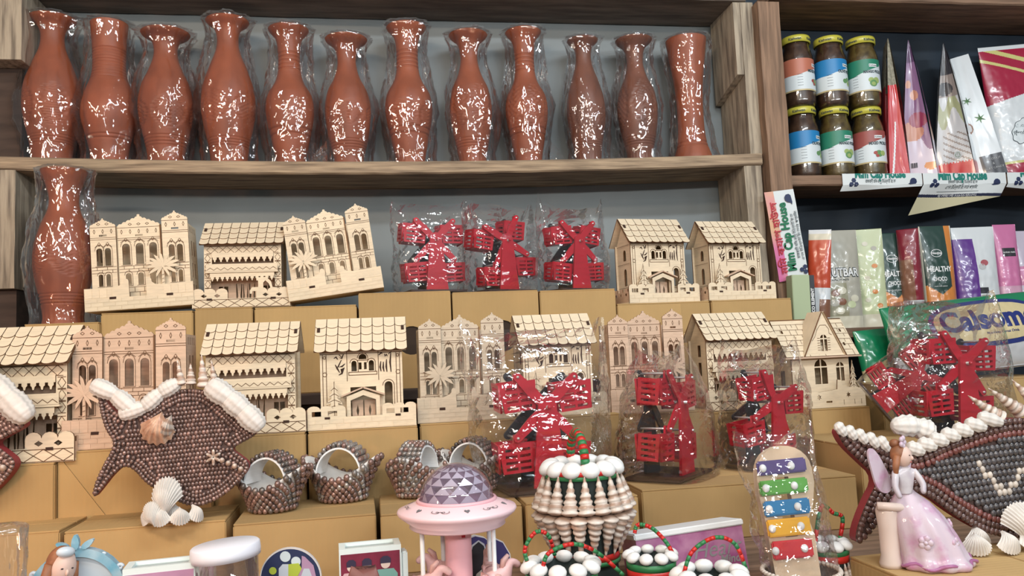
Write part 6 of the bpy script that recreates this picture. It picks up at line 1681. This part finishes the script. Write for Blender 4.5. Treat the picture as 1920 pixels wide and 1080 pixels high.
def jar(label, loc, rz, top, words, fruit, pick):
    t = thing('pickle_jar', label, 'jar', loc, (0, 0, rz), 'pickle jars on the food shelf')
    pr = [(.0001, 0), (.80, 0), (.95, .03), (1, .09), (1, .66), (.97, .73), (.86, .82), (.80, .86), (.80, .90)]
    O('contents', MB().lathe([(max(r*RJ-.0012, .0001), max(z, .008)*HJ) for r, z in pr]+[(.0001, .895*HJ)], 40, cap=False).mesh('contents', pick, True), t)
    O('glass', MB().lathe([(r*RJ, z*HJ) for r, z in pr], 40, cap=False).mesh('glass', m_glass, True), t)
    O('lid', MB().lathe([(.84*RJ, .905*HJ), (.90*RJ, .908*HJ), (.91*RJ, .975*HJ), (.87*RJ, HJ), (.0001, HJ)], 40, cap=False).mesh('lid', m_lid, True), t)
    for a in (-1.3, 0, 1.3): O('lid_lettering', cyl(text('Kishwan', .0085, m_txt, bold=.0002), .91*RJ, .0002), t, (0, 0, .942*HJ), (0, 0, a))
    # label wrapped round the front
    n, k = 150, 90; vs = []; fs = []; ix = []; z0, z1 = .205*HJ, .655*HJ; A = 2.3
    for j in range(k+1):
        for i in range(n+1):
            a = -A+2*A*i/n; vs.append(((RJ+.0004)*sin(a), -(RJ+.0004)*cos(a), z0+(z1-z0)*j/k))
    for j in range(k):
        for i in range(n):
            q = j*(n+1)+i; fs.append((q, q+1, q+n+2, q+n+1)); u = (i+.5)/n*2-1; v = (j+.5)/k
            ix.append(1 if v > .70+.34*max(-.62, min(.40, u*1.15)) and not (u > .30) or v > .88 else (2 if v < .05 else 0))
    O('label', mk('label', vs, fs, [m_lab, top, m_gold], ix, True), t)
    O('label_lettering', cyl(text(words, .0092, m_txt, bold=.0004, fit=.046), RJ, .0006), t, (0, 0, z0+(z1-z0)*.60))
    O('brand_badge', cyl(plate(None, [rect(-.010, -.0035, .010, .0035)], .0002, [m_ltxt], y0=-.0001), RJ, .0006), t, (0, 0, z0+(z1-z0)*.80))
    O('brand_lettering', cyl(text('Kishwan', .0055, m_txt), RJ, .0010), t, (0, 0, z0+(z1-z0)*.80))
    zc = z0+(z1-z0)*.28
    for q, (dx, dz, rr, m_) in enumerate(fruit): O('printed_fruit', cyl(plate(None, [[(dx+rr*1.15*cos(2*pi*i/14), dz+rr*sin(2*pi*i/14)) for i in range(14)]], .0002, [m_], y0=-.0002*q), RJ, .0006), t, (0, 0, zc))
    for q in range(5): O('small_print', cyl(plate(None, [rect(-.0062, 0, .0062, .0008)], .0001, [m_txt], y0=0), RJ, .0005), t, (0, 0, z0+(z1-z0)*(.16+.085*q)), (0, 0, -1.15))
    return t
ol = [(-.006, .002, .0055, m_frt), (.003, .005, .0058, m_frt), (.007, -.003, .006, m_frt2), (.007, -.003, .003, m_frt)]
mg = [(-.007, .005, .006, m_frt2), (.006, .004, .0075, m_frt2), (-.002, -.003, .008, m_frt), (-.002, -.004, .0045, m_frt2)]
mx_ = [(-.002, 0, .008, m_frt), (-.010, .002, .004, m_chili), (.008, .001, .006, m_frt2), (-.006, -.005, .0035, m_chili)]
xs = [AT(u, YJ, ZJ).x for u in (1511, 1573, 1634)]
for i in (0, 1): xs[1-i if False else i]  # jar columns
rowlow = [('olive pickle jar with blue label, bottom row next to the post', RD(38), m_blu, 'OLIVE PICKLE', ol, m_pick), ('mango pickle jar with green label, bottom row between olive and mixed', RD(16), m_grn, 'MANGO PICKLE', mg, m_pickg), ('mixed pickle jar with red-brown label, bottom row beside the red pouch', RD(4), m_brn, 'MIXED PICKLE', mx_, m_pickg)]
rowtop = [('mixed pickle jar with salmon label, stacked next to the post', RD(44), m_sal, 'MIXED PICKLE', mx_, m_pick), ('olive pickle jar with blue label, stacked on the green-labelled jar', RD(32), m_blu, 'OLIVE PICKLE', ol, m_pick), ('mango pickle jar with green label, stacked beside the red pouch', RD(6), m_grn, 'MANGO PICKLE', mg, m_pickg)]
for i in range(3):
    jar(rowlow[i][0], (xs[i], YJ, ZJ+.0004), *rowlow[i][1:]); jar(rowtop[i][0], (xs[i], YJ, ZJ+.0008+HJ), *rowtop[i][1:])
# ---- pouches ------------------------------------------------------------------------------------------------------
def pouch(name, label, loc, rot, w, h, dep, art, mats, texts=(), kind='stand', n=64, k=96, seed=0, group='snack pouches on the food shelf'):
    """sealed foil pouch; art(u, v) picks the printed colour, u across -1..1, v up 0..1"""
    t = thing(name, label, 'pouch', loc, rot, group)
    def b(x, z):
        u = max(-1, min(1, x/(w/2))); v = max(0, min(1, z/h)); e = max(0, 1-abs(u)**3)**.6
        f = (1-v**2.2)*(.75+.25*min(1, v*6)) if kind == 'stand' else (sin(pi*(.03+.94*v))**.6)
        cr = .0016*NZ(x*38+seed, z*30, seed)+.0010*NZ(x*90, z*70, seed+3)
        return dep/2*e*f + max(0, f*e)*cr*1.5
    vs = []; fs = []; ix = []
    for s_ in (-1, 1):
        for j in range(k+1):
            for i in range(n+1):
                x = -w/2+w*i/n; z = h*j/k; vs.append((x, s_*(b(x, z)+.0004), z))
    off = (n+1)*(k+1)
    for s_ in (0, 1):
        for j in range(k):
            for i in range(n):
                a = s_*off+j*(n+1)+i; q = (a, a+1, a+n+2, a+n+1); fs.append(q if s_ == 0 else q[::-1])
                ix.append(art((i+.5)/n*2-1, (j+.5)/k))
    for j in range(k):
        for i in (0, n): a = j*(n+1)+i; fs.append((a, a+n+1, off+a+n+1, off+a)); ix.append(art(-1 if i == 0 else 1, j/k))
    for i in range(n):
        for j in (0, k): a = j*(n+1)+i; fs.append((a, a+1, off+a+1, off+a)); ix.append(art(0, j/k))
    O('pouch_body', mk('pouch_body', vs, fs, mats, ix, True), t)
    for q in texts:
        me, x0, z0, nm = q[:4]
        me = warp(fine(me), lambda c: Vector((c.x+x0, -b(c.x+x0, c.z+z0)-.0011+c.y, c.z+z0)))
        O(nm, me, t)
    return t
def wedge(name, label, loc, rot, w, dep, h, art, mats, texts=(), seed=0, bow=.006):
    """stand-up bag seen from its corner: four printed sides closing to a top seal"""
    t = thing(name, label, 'pouch', loc, rot, 'snack pouches on the food shelf')
    vs = []; fs = []; ix = []; k, n = 110, 40
    def pt(side, q, v):
        d = dep/2*(1-v)**.85+.0005; ww = w/2*(1-.10*v)
        bx = bow*sin(pi*v)*.6
        c = [(-ww, -d), (ww, -d), (ww, d), (-ww, d)]
        a, b = Vector(c[side]), Vector(c[(side+1) % 4]); p = a+(b-a)*q
        nrm = Vector((0, -1)) if side == 0 else Vector((1, 0)) if side == 1 else Vector((0, 1)) if side == 2 else Vector((-1, 0))
        amt = (bx+.004*sin(pi*q)*(1-v)) if side in (0, 2) else -.35*d*sin(pi*q)*v
        cr = .0014*NZ(q*5+side*7, v*7, seed)
        p = p+nrm*(amt+cr*sin(pi*q))
        return Vector((p.x, p.y, h*v))
    for side in range(4):
        o = len(vs)
        for j in range(k+1):
            for i in range(n+1): vs.append(pt(side, i/n, j/k))
        for j in range(k):
            for i in range(n): a = o+j*(n+1)+i; fs.append((a, a+1, a+n+2, a+n+1)); ix.append(art(side, (i+.5)/n, (j+.5)/k))
    O('pouch_body', mk('pouch_body', vs, fs, mats, ix, True), t)
    for side, me, q0, v0, nm in texts:
        L = w if side in (0, 2) else dep
        def fn(c):
            q = q0+c.x/L; v = v0+c.z/h; p = pt(side, max(0, min(1, q)), max(0, min(1, v)))
            nrm = Vector(((0, -1, 0), (1, 0, 0), (0, 1, 0), (-1, 0, 0))[side]); return p+nrm*.0014
        O(nm, warp(fine(me), fn), t)
    return t
foil = lambda nm, c, r=.28: mat(nm, c, r, coat=.4, spec=.6)
m_fred = foil('foil_red', (.50, .012, .02)); m_fpur = foil('foil_purple', (.23, .12, .24)); m_fpal = foil('foil_pale_lilac', (.58, .52, .62)); m_fsil = foil('foil_silver', (.52, .53, .54), .25)
m_fdk = foil('foil_dark', (.035, .035, .042)); m_fwht = foil('foil_white', (.66, .70, .72)); m_fbrn = foil('foil_brown', (.22, .10, .06)); m_fcrm = foil('foil_cream', (.62, .60, .48)); m_forg = foil('foil_orange', (.60, .22, .05))
m_fdkg = foil('foil_dark_green', (.022, .055, .045)); m_fpg = foil('foil_pale_green', (.52, .58, .36)); m_fpk = foil('foil_pink', (.58, .18, .36)); m_fvio = foil('foil_violet', (.11, .035, .24)); m_fgray = foil('foil_grey_beige', (.40, .39, .33))
m_kraft = mat('speckled_seal', (.34, .32, .24), .6, var=.5, vscale=150)
YPp = 1.690
def pbase(u, Y, z): return AT(u, Y, z)+Vector((0, 0, .0004))
def hgt(u, v, Y, z): return P(u, v, Y).z-z
p = pbase(1683, 1.690, ZJ); k = PXM(p); h = hgt(1668, 82, 1.69, ZJ)
wedge('snack_pouch', 'narrow red pouch with a speckled grey top seal beside the jars', p, RD(64), .075, 34*k, h, lambda s, q, v: 1 if v > .66 else (2 if (v < .40 and abs(q-.15-.9*v) < .05) else 0), [m_fred, m_kraft, m_fwht], seed=2, bow=.010)
p = pbase(1727, 1.690, ZJ); k = PXM(p); h = hgt(1709, 82, 1.69, ZJ)
def el(q, v, q0, v0, a, b): return ((q-q0)/a)**2+((v-v0)/b)**2 < 1
def art_p(s, q, v):
    if v > .84: return 1
    if el(q, v, .85, .085, .20, .028): return 5
    if el(q, v, .62, .42, .42, .055): return 3
    if el(q, v, .30, .34, .50, .070): return 4
    if el(q, v, .55, .60, .25, .035) or el(q, v, .20, .68, .2, .03): return 4
    if v > .30+.1*sin(q*5): return 0
    return 2
wedge('snack_pouch', 'lilac and purple snack pouch standing edge on, next to the red one', p, RD(52), .060, 58*k, h, art_p, [m_fpur, foil('foil_deep_purple', (.10, .05, .12)), m_fpal, foil('foil_cherry', (.26, .03, .08)), foil('foil_peach', (.52, .24, .16)), m_forg], seed=5,
      texts=[(3, plate(None, [rect(-.008+.0016*i, 0, -.008+.0016*i+.0006+.0004*(i % 3), .012) for i in range(10)], .0002, [m_txt]), .35, .08, 'barcode')])
p = pbase(1795, 1.685, ZJ); k = PXM(p); h = hgt(1800, 88, 1.685, ZJ)
def art_s(s, q, v):
    if v < .112+.006*(int(q*24) % 2): return 0
    if v > .76: return 4
    if s == 3:
        if el(q, v, .30, .66, .5, .05): return 4
        if v > .60: return 5
        if .44 < v+.08*sin(q*7) < .58: return 3
        if abs(((v*22+q*3) % 1)-.5) < .16 and v < .34 and q > .2: return 5
        return 2
    return 1 if v < .50 else 2
wedge('snack_pouch', 'silver and white peaked pouch with red bottom band', p, RD(46), .062, 66*k, h, art_s, [m_fred, m_fwht, m_fsil, foil('foil_herb', (.34, .36, .20)), m_fdk, foil('foil_taupe', (.26, .22, .20))], seed=8,
      texts=[(3, plate(None, [circ(0, 0, .0095, 24)], .0002, [m_ltxt]), .62, .165, 'seal'), (3, plate(None, [circ(0, 0, .0065, 24)], .0002, [m_frt], y0=-.0005), .62, .165, 'seal')])
p = pbase(1858, 1.668, ZJ); k = PXM(p); h = hgt(1812, 98, 1.668, ZJ)
def art_c(s, q, v):
    if s == 0:
        if v < .16 and q > .18: return 2
        if el(q, v, .12, .40, .16, .045): return 3 if el(q, v, .12, .40, .11, .03) else 4
        return 0
    return 0 if v < .5 else 3
star5 = lambda r: [(r*(1 if i % 2 == 0 else .28)*sin(pi*i/6), r*(1 if i % 2 == 0 else .28)*cos(pi*i/6)) for i in range(12)]
wedge('snack_pouch', 'white coconut candy pouch with a black corner label', p, (0, RD(-9), RD(-30)), .058, 54*k, h*1.0, art_c, [m_fwht, foil('foil_palm_green', (.12, .24, .10)), m_fdk, m_fsil, m_fbrn], seed=11,
      texts=[(0, plate(None, [star5(.011)], .0002, [m_frt]), .35, .62, 'printed_palm'), (0, plate(None, [star5(.013)], .0002, [m_frt]), .62, .46, 'printed_palm'), (0, text('COCONUT', .0070, m_ltxt), .60, .125, 'lettering'), (0, text('&', .0070, m_ltxt), .60, .090, 'lettering'), (0, text('SOFT CANDY', .0065, m_ltxt), .60, .055, 'lettering')])
# big mixed nuts bag
p = pbase(1936, 1.700, ZJ); k = PXM(p); h = hgt(1905, 84, 1.700, ZJ); w = 132*k
def art_n(u, v):
    if v > .97: return 1
    if v > .62+.06*u: return 3 if abs(v-.90+.10*u) < .018 or abs(v-.80+.10*u) < .012 else 0
    if v < .14: return 0 if v < .12 else 3
    return 1
ovl = [(.026*cos(a)*(1+.05*cos(9*a)), .030*sin(a)*(1+.05*cos(9*a))+.010*cos(a)) for a in [2*pi*i/48 for i in range(48)]]
pouch('snack_pouch', 'large red and white bag of Chocolate Mixed Nuts', p, (0, RD(-3), RD(-8)), w, h, .070, art_n, [foil('foil_crimson', (.36, .02, .055)), m_fwht, m_fdk, foil('foil_lime_gold', (.60, .58, .22))], seed=14, n=170, k=230,
      texts=[(plate(None, [ovl], .0002, [m_txt], y0=-.0001), -.026, .118, 'badge_outline'), (plate(None, [[(x*.95, z*.95) for x, z in ovl]], .0002, [m_lab], y0=-.0004), -.026, .118, 'badge'),
             (text('Chocolate', .0130, m_txt, shear=.2, t=.0004, fit=.032), -.026, .132, 'lettering'), (text('Mixed Nuts', .0175, m_txt, bold=.0006, shear=.2, t=.0004, fit=.047), -.026, .114, 'lettering'),
             (plate(None, [rect(-.012+.0016*i, 0, -.012+.0016*i+.0006+.0004*(i % 3), .014) for i in range(14)], .0002, [m_txt]), -.010, .040, 'barcode'),
             (plate(None, [circ(0, 0, .009), circ(0, 0, .0083)], .0002, [m_txt]), -.008, .078, 'badge_outline')])
# ---- lower shelf of pouches ---------------------------------------------------------------------------------------------
def lp_(u0, u1, v, Y): 
    uc = (u0+u1)/2; q = AT(uc, Y, ZP)+Vector((0, 0, .0004)); k = PXM(q); return q, (u1-u0)*k, P(uc, v, Y).z-ZP
q, w, h = lp_(1513, 1556, 432, 1.615)
pouch('snack_pouch', 'white pouch with orange-red printed top, half turned, beside the green carton', q, (0, RD(5), RD(-40)), w*.95, h, .030, lambda u, v: 1 if v > .90 and v < .96 else (2 if .42 < v <= .90 else (3 if .12 < v < .3 and u > .2 else 0)), [m_fwht, m_fcrm, foil('foil_tomato', (.50, .07, .03)), m_fbrn], seed=1)
q, w, h = lp_(1546, 1621, 432, 1.645)
nut = lambda x, z, r: [(x+r*cos(a), z+r*.8*sin(a)) for a in [2*pi*i/12 for i in range(12)]]
pouch('snack_pouch', 'pale NUTBAR pouch with printed nuts and bold black lettering', q, RD(-4), w, h, .040, lambda u, v: 1 if v < .12 else (2 if v < .46 and u < .1 else 0), [m_fgray, m_fcrm, foil('foil_olive_grey', (.30, .29, .20))], seed=3,
      texts=[(text('NUTBAR', .027, m_txt, bold=.0016, fit=.078, t=.0003), -.004, h*.56, 'lettering'), (text('NUTBAR', .026, m_ltxt, bold=.0003, fit=.076, t=.0014), -.004, h*.56, 'lettering'), (text('CRUNCHY NUTS', .0055, m_txt), -.010, h*.49, 'lettering')] +
      [(plate(None, [nut(0, 0, .010)], .0002, [m_]), x, z, 'printed_nut') for x, z, m_ in ((-.022, h*.36, m_fbrn), (-.008, h*.38, m_fcrm), (-.026, h*.26, m_fgray), (-.010, h*.27, m_fbrn), (.012, h*.24, m_fpg), (.020, h*.30, m_fcrm), (-.016, h*.18, m_fcrm))])
q, w, h = lp_(1616, 1664, 430, 1.660)
pouch('snack_pouch', 'pale green pouch scattered with printed almonds', q, RD(-18), w*1.1, h, .030, lambda u, v: 1 if v < .14 else 0, [m_fpg, m_fcrm], seed=4,
      texts=[(plate(None, [nut(0, 0, .0065)], .0002, [m_]), x, z, 'printed_nut') for x, z, m_ in ((-.008, h*.85, m_fcrm), (.008, h*.62, m_forg), (-.010, h*.50, m_fcrm), (.004, h*.36, m_forg), (.012, h*.22, m_forg), (-.012, h*.28, m_fcrm), (.010, h*.80, m_fgray))])
def art_h(u, v):
    if abs(u) > .93: return 2
    if v < .22: return 3 if v < .16 else 0
    if u > .55 or (v < .42-.12*(1-abs(u+.1)) and v > .22): return 1
    return 0
def choco(label, u0, u1, v, Y, rz, seed):
    q, w, h = lp_(u0, u1, v, Y)
    lg = [(.013*cos(a), .009*sin(a)) for a in [2*pi*i/24 for i in range(24)]]
    pouch('snack_pouch', label, q, rz, w, h, .036, art_h, [m_fdkg, m_forg, m_fcrm, m_fwht], seed=seed,
          texts=[(text('HEALTHY', .016, m_ltxt, bold=.0005, fit=w*.74), -.004, h*.555, 'lettering'), (text('CHOCO', .013, m_ltxt, bold=.0003, fit=w*.42), -.006, h*.455, 'lettering'), (text('made with peanut', .004, m_ltxt), -.006, h*.385, 'lettering'),
                 (text('SUPER FOOD', .0065, m_ltxt), -.004, h*.19, 'lettering'), (plate(None, [lg, [(x*.9, z*.88) for x, z in lg]], .0002, [m_ltxt]), -.006, h*.72, 'logo'), (text('Nextive', .0070, m_ltxt, bold=.0002), -.006, h*.72, 'logo')])
choco('dark green and orange HEALTHY CHOCO pouch behind the bulging red one', 1652, 1716, 437, 1.655, RD(-6), 6)
q, w, h = lp_(1696, 1736, 430, 1.632)
pouch('snack_pouch', 'bulging dark red and brown pouch standing between the two HEALTHY CHOCO pouches', q, RD(-38), w*.95, h, .040, lambda u, v: 1 if v > .68 else (3 if v < .26 else (2 if u < .35 else 1)), [m_fdk, foil('foil_wine', (.22, .02, .035)), m_fbrn, m_fsil], seed=7, kind='pillow')
q, w, h = lp_(1728, 1752, 440, 1.665)
pouch('snack_pouch', 'plain grey-white pouch sliver behind HEALTHY CHOCO', q, 0, w*1.3, h, .02, lambda u, v: 0, [m_fgray], seed=9)
choco('dark green and orange HEALTHY CHOCO pouch next to the violet and white one', 1736, 1799, 424, 1.640, RD(-4), 10)
q, w, h = lp_(1797, 1880, 426, 1.645)
pouch('snack_pouch', 'violet and white pouch with a small printed berry', q, RD(-6), w, h, .040, lambda u, v: 0 if (u < -.10 and v < .88) else (2 if (.30 < v < .36 and u < .3) else 1), [m_fvio, m_fwht, m_fdk], seed=12,
      texts=[(plate(None, [nut(0, 0, .009)], .0002, [foil('foil_rose', (.40, .10, .12))]), .014, h*.62, 'printed_fruit'), (plate(None, [nut(0, 0, .009)], .0002, [m_fsil]), .008, h*.58, 'printed_fruit'), (plate(None, [rect(-.007, -.011, .007, .011)], .0002, [m_fgray]), .004, h*.24, 'barcode')])
q, w, h = lp_(1876, 1922, 421, 1.650)
pouch('snack_pouch', 'pink pouch with a black nuts label', q, RD(-4), w, h, .036, lambda u, v: 1 if v < .2 else (2 if v < .36 else 0), [m_fpk, foil('foil_cherry_red', (.30, .03, .08)), foil('foil_rose_pale', (.60, .34, .46))], seed=13,
      texts=[(plate(None, [rect(-.0155, -.010, .0155, .010)], .0002, [m_fdk]), 0, h*.71, 'name_panel'), (text('action nuts', .0065, m_ltxt, t=.0006), 0, h*.71, 'lettering')])
q, w, h = lp_(1912, 1956, 433, 1.668)
pouch('snack_pouch', 'pale pinkish foil pouch behind the pink nuts pouch', q, 0, w, h, .03, lambda u, v: 1 if (.4 < v < .6) else 0, [m_fpal, m_fpk], seed=15)
# pale green carton with a black lettered strip
q = AT(1497, 1.565, ZT); 
q, w, h = lp_(1476, 1524, 515, 1.560)
zq = P(1500, 516, 1.56).z
t = thing('green_carton', 'pale green carton with a black lettered strip below the pink flyer', 'carton', (AT(1502, 1.56, 1.35).x, 1.555, ZT+.0004), (0, RD(1.2), RD(-4)))
O('carton_body', boxm('carton_body', (-.024, 0, 0), (.014, .030, zq-ZT), mat('pale_green_card', (.40, .48, .30), .6), .001), t)
O('side_strip', boxm('side_strip', (.0142, .0, .02), (.024, .028, zq-ZT-.001), m_fdk), t)
O('lettering', text('MACO ELEMENT', .0085, m_ltxt, bold=.0003), t, (.0190, -.0004, zq-ZT-.060), (0, -pi/2, 0))
# ---- green snack bags ---------------------------------------------------------------------------------------------------
m_fgrn = foil('foil_green', (.008, .20, .085), .22); m_navyp = foil('foil_navy', (.018, .03, .16)); m_cream = foil('foil_custard', (.60, .50, .28))
def art_cal(u, v):
    return 0 if (u < -.55 or v > .90) and v > .30 - .25*u*0 else (1 if v < .34 else 0)
yb = 1.385; q = P(1835, 636, yb); k = PXM(q); w = 330*k; h = 140*k
q = AT(1842, yb, ZR3)+Vector((0, 0, .0006))
def oval(a, b, n=44): return [(a*math.copysign(abs(cos(2*pi*i/n))**.75, cos(2*pi*i/n)), b*math.copysign(abs(sin(2*pi*i/n))**.75, sin(2*pi*i/n))) for i in range(n)]
pouch('snack_bag', 'shiny green and silver snack bag with big blue Calsome lettering', q+Vector((0, 0, .012)), (RD(-14), RD(-4), RD(-2)), w, h, .075, art_cal, [m_fgrn, m_fsil], kind='pillow', n=110, k=64, seed=21, group='green snack bags',
      texts=[(plate(None, [oval(w*.36, h*.33)], .0003, [m_navyp], y0=-.0002), .022, h*.60, 'logo_border'), (plate(None, [oval(w*.335, h*.27)], .0003, [m_cream], y0=-.0010), .022, h*.60, 'logo_panel'),
             (text('Calsome', .056, m_navyp, bold=.0022, fit=w*.60, t=.0018), .022, h*.63, 'lettering'), (text('Nutritious Cereal Drink', .0070, m_navyp, t=.0018), .040, h*.44, 'lettering')])
q2 = AT(1668, 1.455, ZR3)+Vector((0, 0, .0006))
pouch('snack_bag', 'smaller green and cream snack bag tucked behind the Calsome bag', q2, (RD(-10), RD(-3), RD(6)), 112*k, 100*k, .040, lambda u, v: 1 if v < .42+.2*u else 0, [m_fgrn, m_cream], kind='pillow', seed=23, group='green snack bags')
# ---- paper flyers on the shelf edge ---------------------------------------------------------------------------------------
m_paper = mat('flyer_paper', (.68, .72, .72), .6); m_papc = mat('flyer_cream', (.62, .58, .38), .6); m_papn = mat('flyer_navy', (.02, .025, .06), .6); m_teal = mat('flyer_teal_ink', (.008, .19, .15), .6)
m_pinkp = mat('flyer_pink_edge', (.66, .16, .36), .6, col2=(.72, .52, .22), vscale=7); m_redp = mat('flyer_red_ink', (.48, .03, .05), .6)
yE = YF-.006
def flyer(label, u0, u1, dl, dr, texts, s0=.014):
    """paper strip lying on the shelf, folded over its front edge and hanging; s measured down from the edge"""
    xa, xb = AT(u0, yE, ZJ).x, AT(u1, yE, ZJ).x; w = xb-xa
    t = thing('paper_flyer', label, 'flyer', (xa, 0, ZJ), (0, 0, 0), 'flyers on the food shelf edge')
    def pt(x, s):
        f = x/w
        if s < 0: return Vector((x, yE-s, .0012))
        if s < .026: return Vector((x, yE-.0016-.001*sin(f*9), .0012-s))
        e = s-.026; return Vector((x-.30*e, yE-.0016+.45*e+.006*sin(f*6)*min(1, e*40), .0012-.026-e*.90))
    n, k = 70, 130; vs = []; fs = []; ix = []
    for j in range(k+1):
        for i in range(n+1):
            x = w*i/n; D = dl+(dr-dl)*i/n; s = -s0+(D+s0)*j/k; vs.append(pt(x, s))
    for j in range(k):
        for i in range(n):
            a = j*(n+1)+i; fs.append((a, a+n+1, a+n+2, a+1)); D = dl+(dr-dl)*i/n; s = -s0+(D+s0)*(j+.5)/k
            ix.append(0 if s < .049 else (1 if s < .056 else 2))
    O('sheet', mk('sheet', vs, fs, [m_paper, m_papn, m_papc], ix, True), t)
    for me, fx_, s, nm in texts:
        O(nm, warp(fine(me), lambda c: pt(w*fx_+c.x, max(-s0, s-c.z))+Vector((0, -.0007+c.y*.5, 0))), t)
cap = [(-.009, -.004), (-.013, -.006), (-.008, -.0075), (.006, -.006), (.009, -.002), (.008, .004), (.003, .0075), (-.003, .0070), (-.007, .003)]
def tref(m_): return [(plate(None, [circ(dx, dz, .0058, 6)], .0002, [m_]), 0, 0) for dx, dz in ((0, .005), (-.0058, -.004), (.0058, -.004))]
ben1 = 'রাজবাড়ী মিল-বন্ধু টিএন্ডটি রোড'; ben2 = 'এখন টিএন্ডটি রোডের পশ্চিমে'; ben3 = 'যোগাযোগঃ ০১৯২৩-৭৪১০৭১'
def fly_texts(shift=0.0, full=True):
    T = [(text('Mim Cap House', .0275, m_teal, bold=.0013, fit=.124), .47, .0075-shift, 'lettering')]
    T += [(text(ben1, .0105, m_txt, shear=.15, fit=.075), .47, .0215-shift*.6, 'lettering'), (plate(None, [cap], .0002, [m_prnavy]), .88, .022-shift*.6, 'cap_logo')]
    T += [(me, .135, .024-shift*.6, 'ball_logo') for me, _, _ in tref(m_prnavy)]
    if full: T += [(text(ben2, .0105, m_txt, shear=.15, fit=.078), .47, .0335, 'lettering'), (text(ben3, .0075, m_ltxt, fit=.09), .47, .0525, 'lettering'), (plate(None, [rect(-.05, 0, .05, .0008)], .0002, [m_txt]), .45, .0435, 'small_print')]
    return T
flyer('Mim Cap House flyer under the jars, its top line folded over the edge', 1578, 1727, .040, .030, fly_texts(.006, False))
flyer('Mim Cap House flyer hanging lowest, under the silver and coconut pouches', 1729, 1884, .098, .056, fly_texts())
flyer('Mim Cap House flyer under the Mixed Nuts bag', 1887, 2030, .034, .050, fly_texts(.005, False))
# upright flyer pasted on the post
a = P(1436, 368, YF-.026); 
t = thing('post_flyer', 'upright pink-edged Mim Cap House flyer pasted on the wooden post', 'flyer', P(1474, 441, YF-.0245), (0, RD(-6.2), 0))
HF, WF = dm(170, t.location), dm(60, t.location)
vs = []; fs = []; ix = []; n, k = 16, 20
for j in range(k+1):
    for i in range(n+1):
        x = -WF/2+WF*i/n; z = -HF/2+HF*j/k; vs.append((x, -.0006-.004*max(0, -i/n+.35)*(j/k)-.0015*abs(sin(j*.3)), z))
for j in range(k):
    for i in range(n): q = j*(n+1)+i; fs.append((q, q+1, q+n+2, q+n+1)); ix.append(1 if i < 5 else 0)
O('sheet', mk('sheet', vs, fs, [m_paper, m_pinkp], ix, True), t)
for s, sz, m_, x, b_, ft in (('মিম ক্যাপ হাউজ', .022, m_redp, -WF*.27, .0004, HF*.80), ('Mim Cap House', .027, mat('flyer_green_ink', (.01, .16, .07), .6), WF*.0, .0010, HF*.76), (ben1, .0095, m_txt, WF*.27, 0, HF*.50), (ben2, .0085, m_txt, WF*.41, 0, HF*.55)):
    O('lettering', text(s, sz, m_, bold=b_, fit=ft), t, (x, -.0042, -.004), (0, -pi/2, 0))
O('cap_logo', plate(None, [cap], .0002, [m_prnavy]), t, (WF*.25, -.0042, HF*.40), (0, RD(-90), 0), 1.1)
for me, _, _ in tref(m_prnavy): O('ball_logo', me, t, (WF*.36, -.0042, -HF*.40), (0, RD(-90), 0), .9)
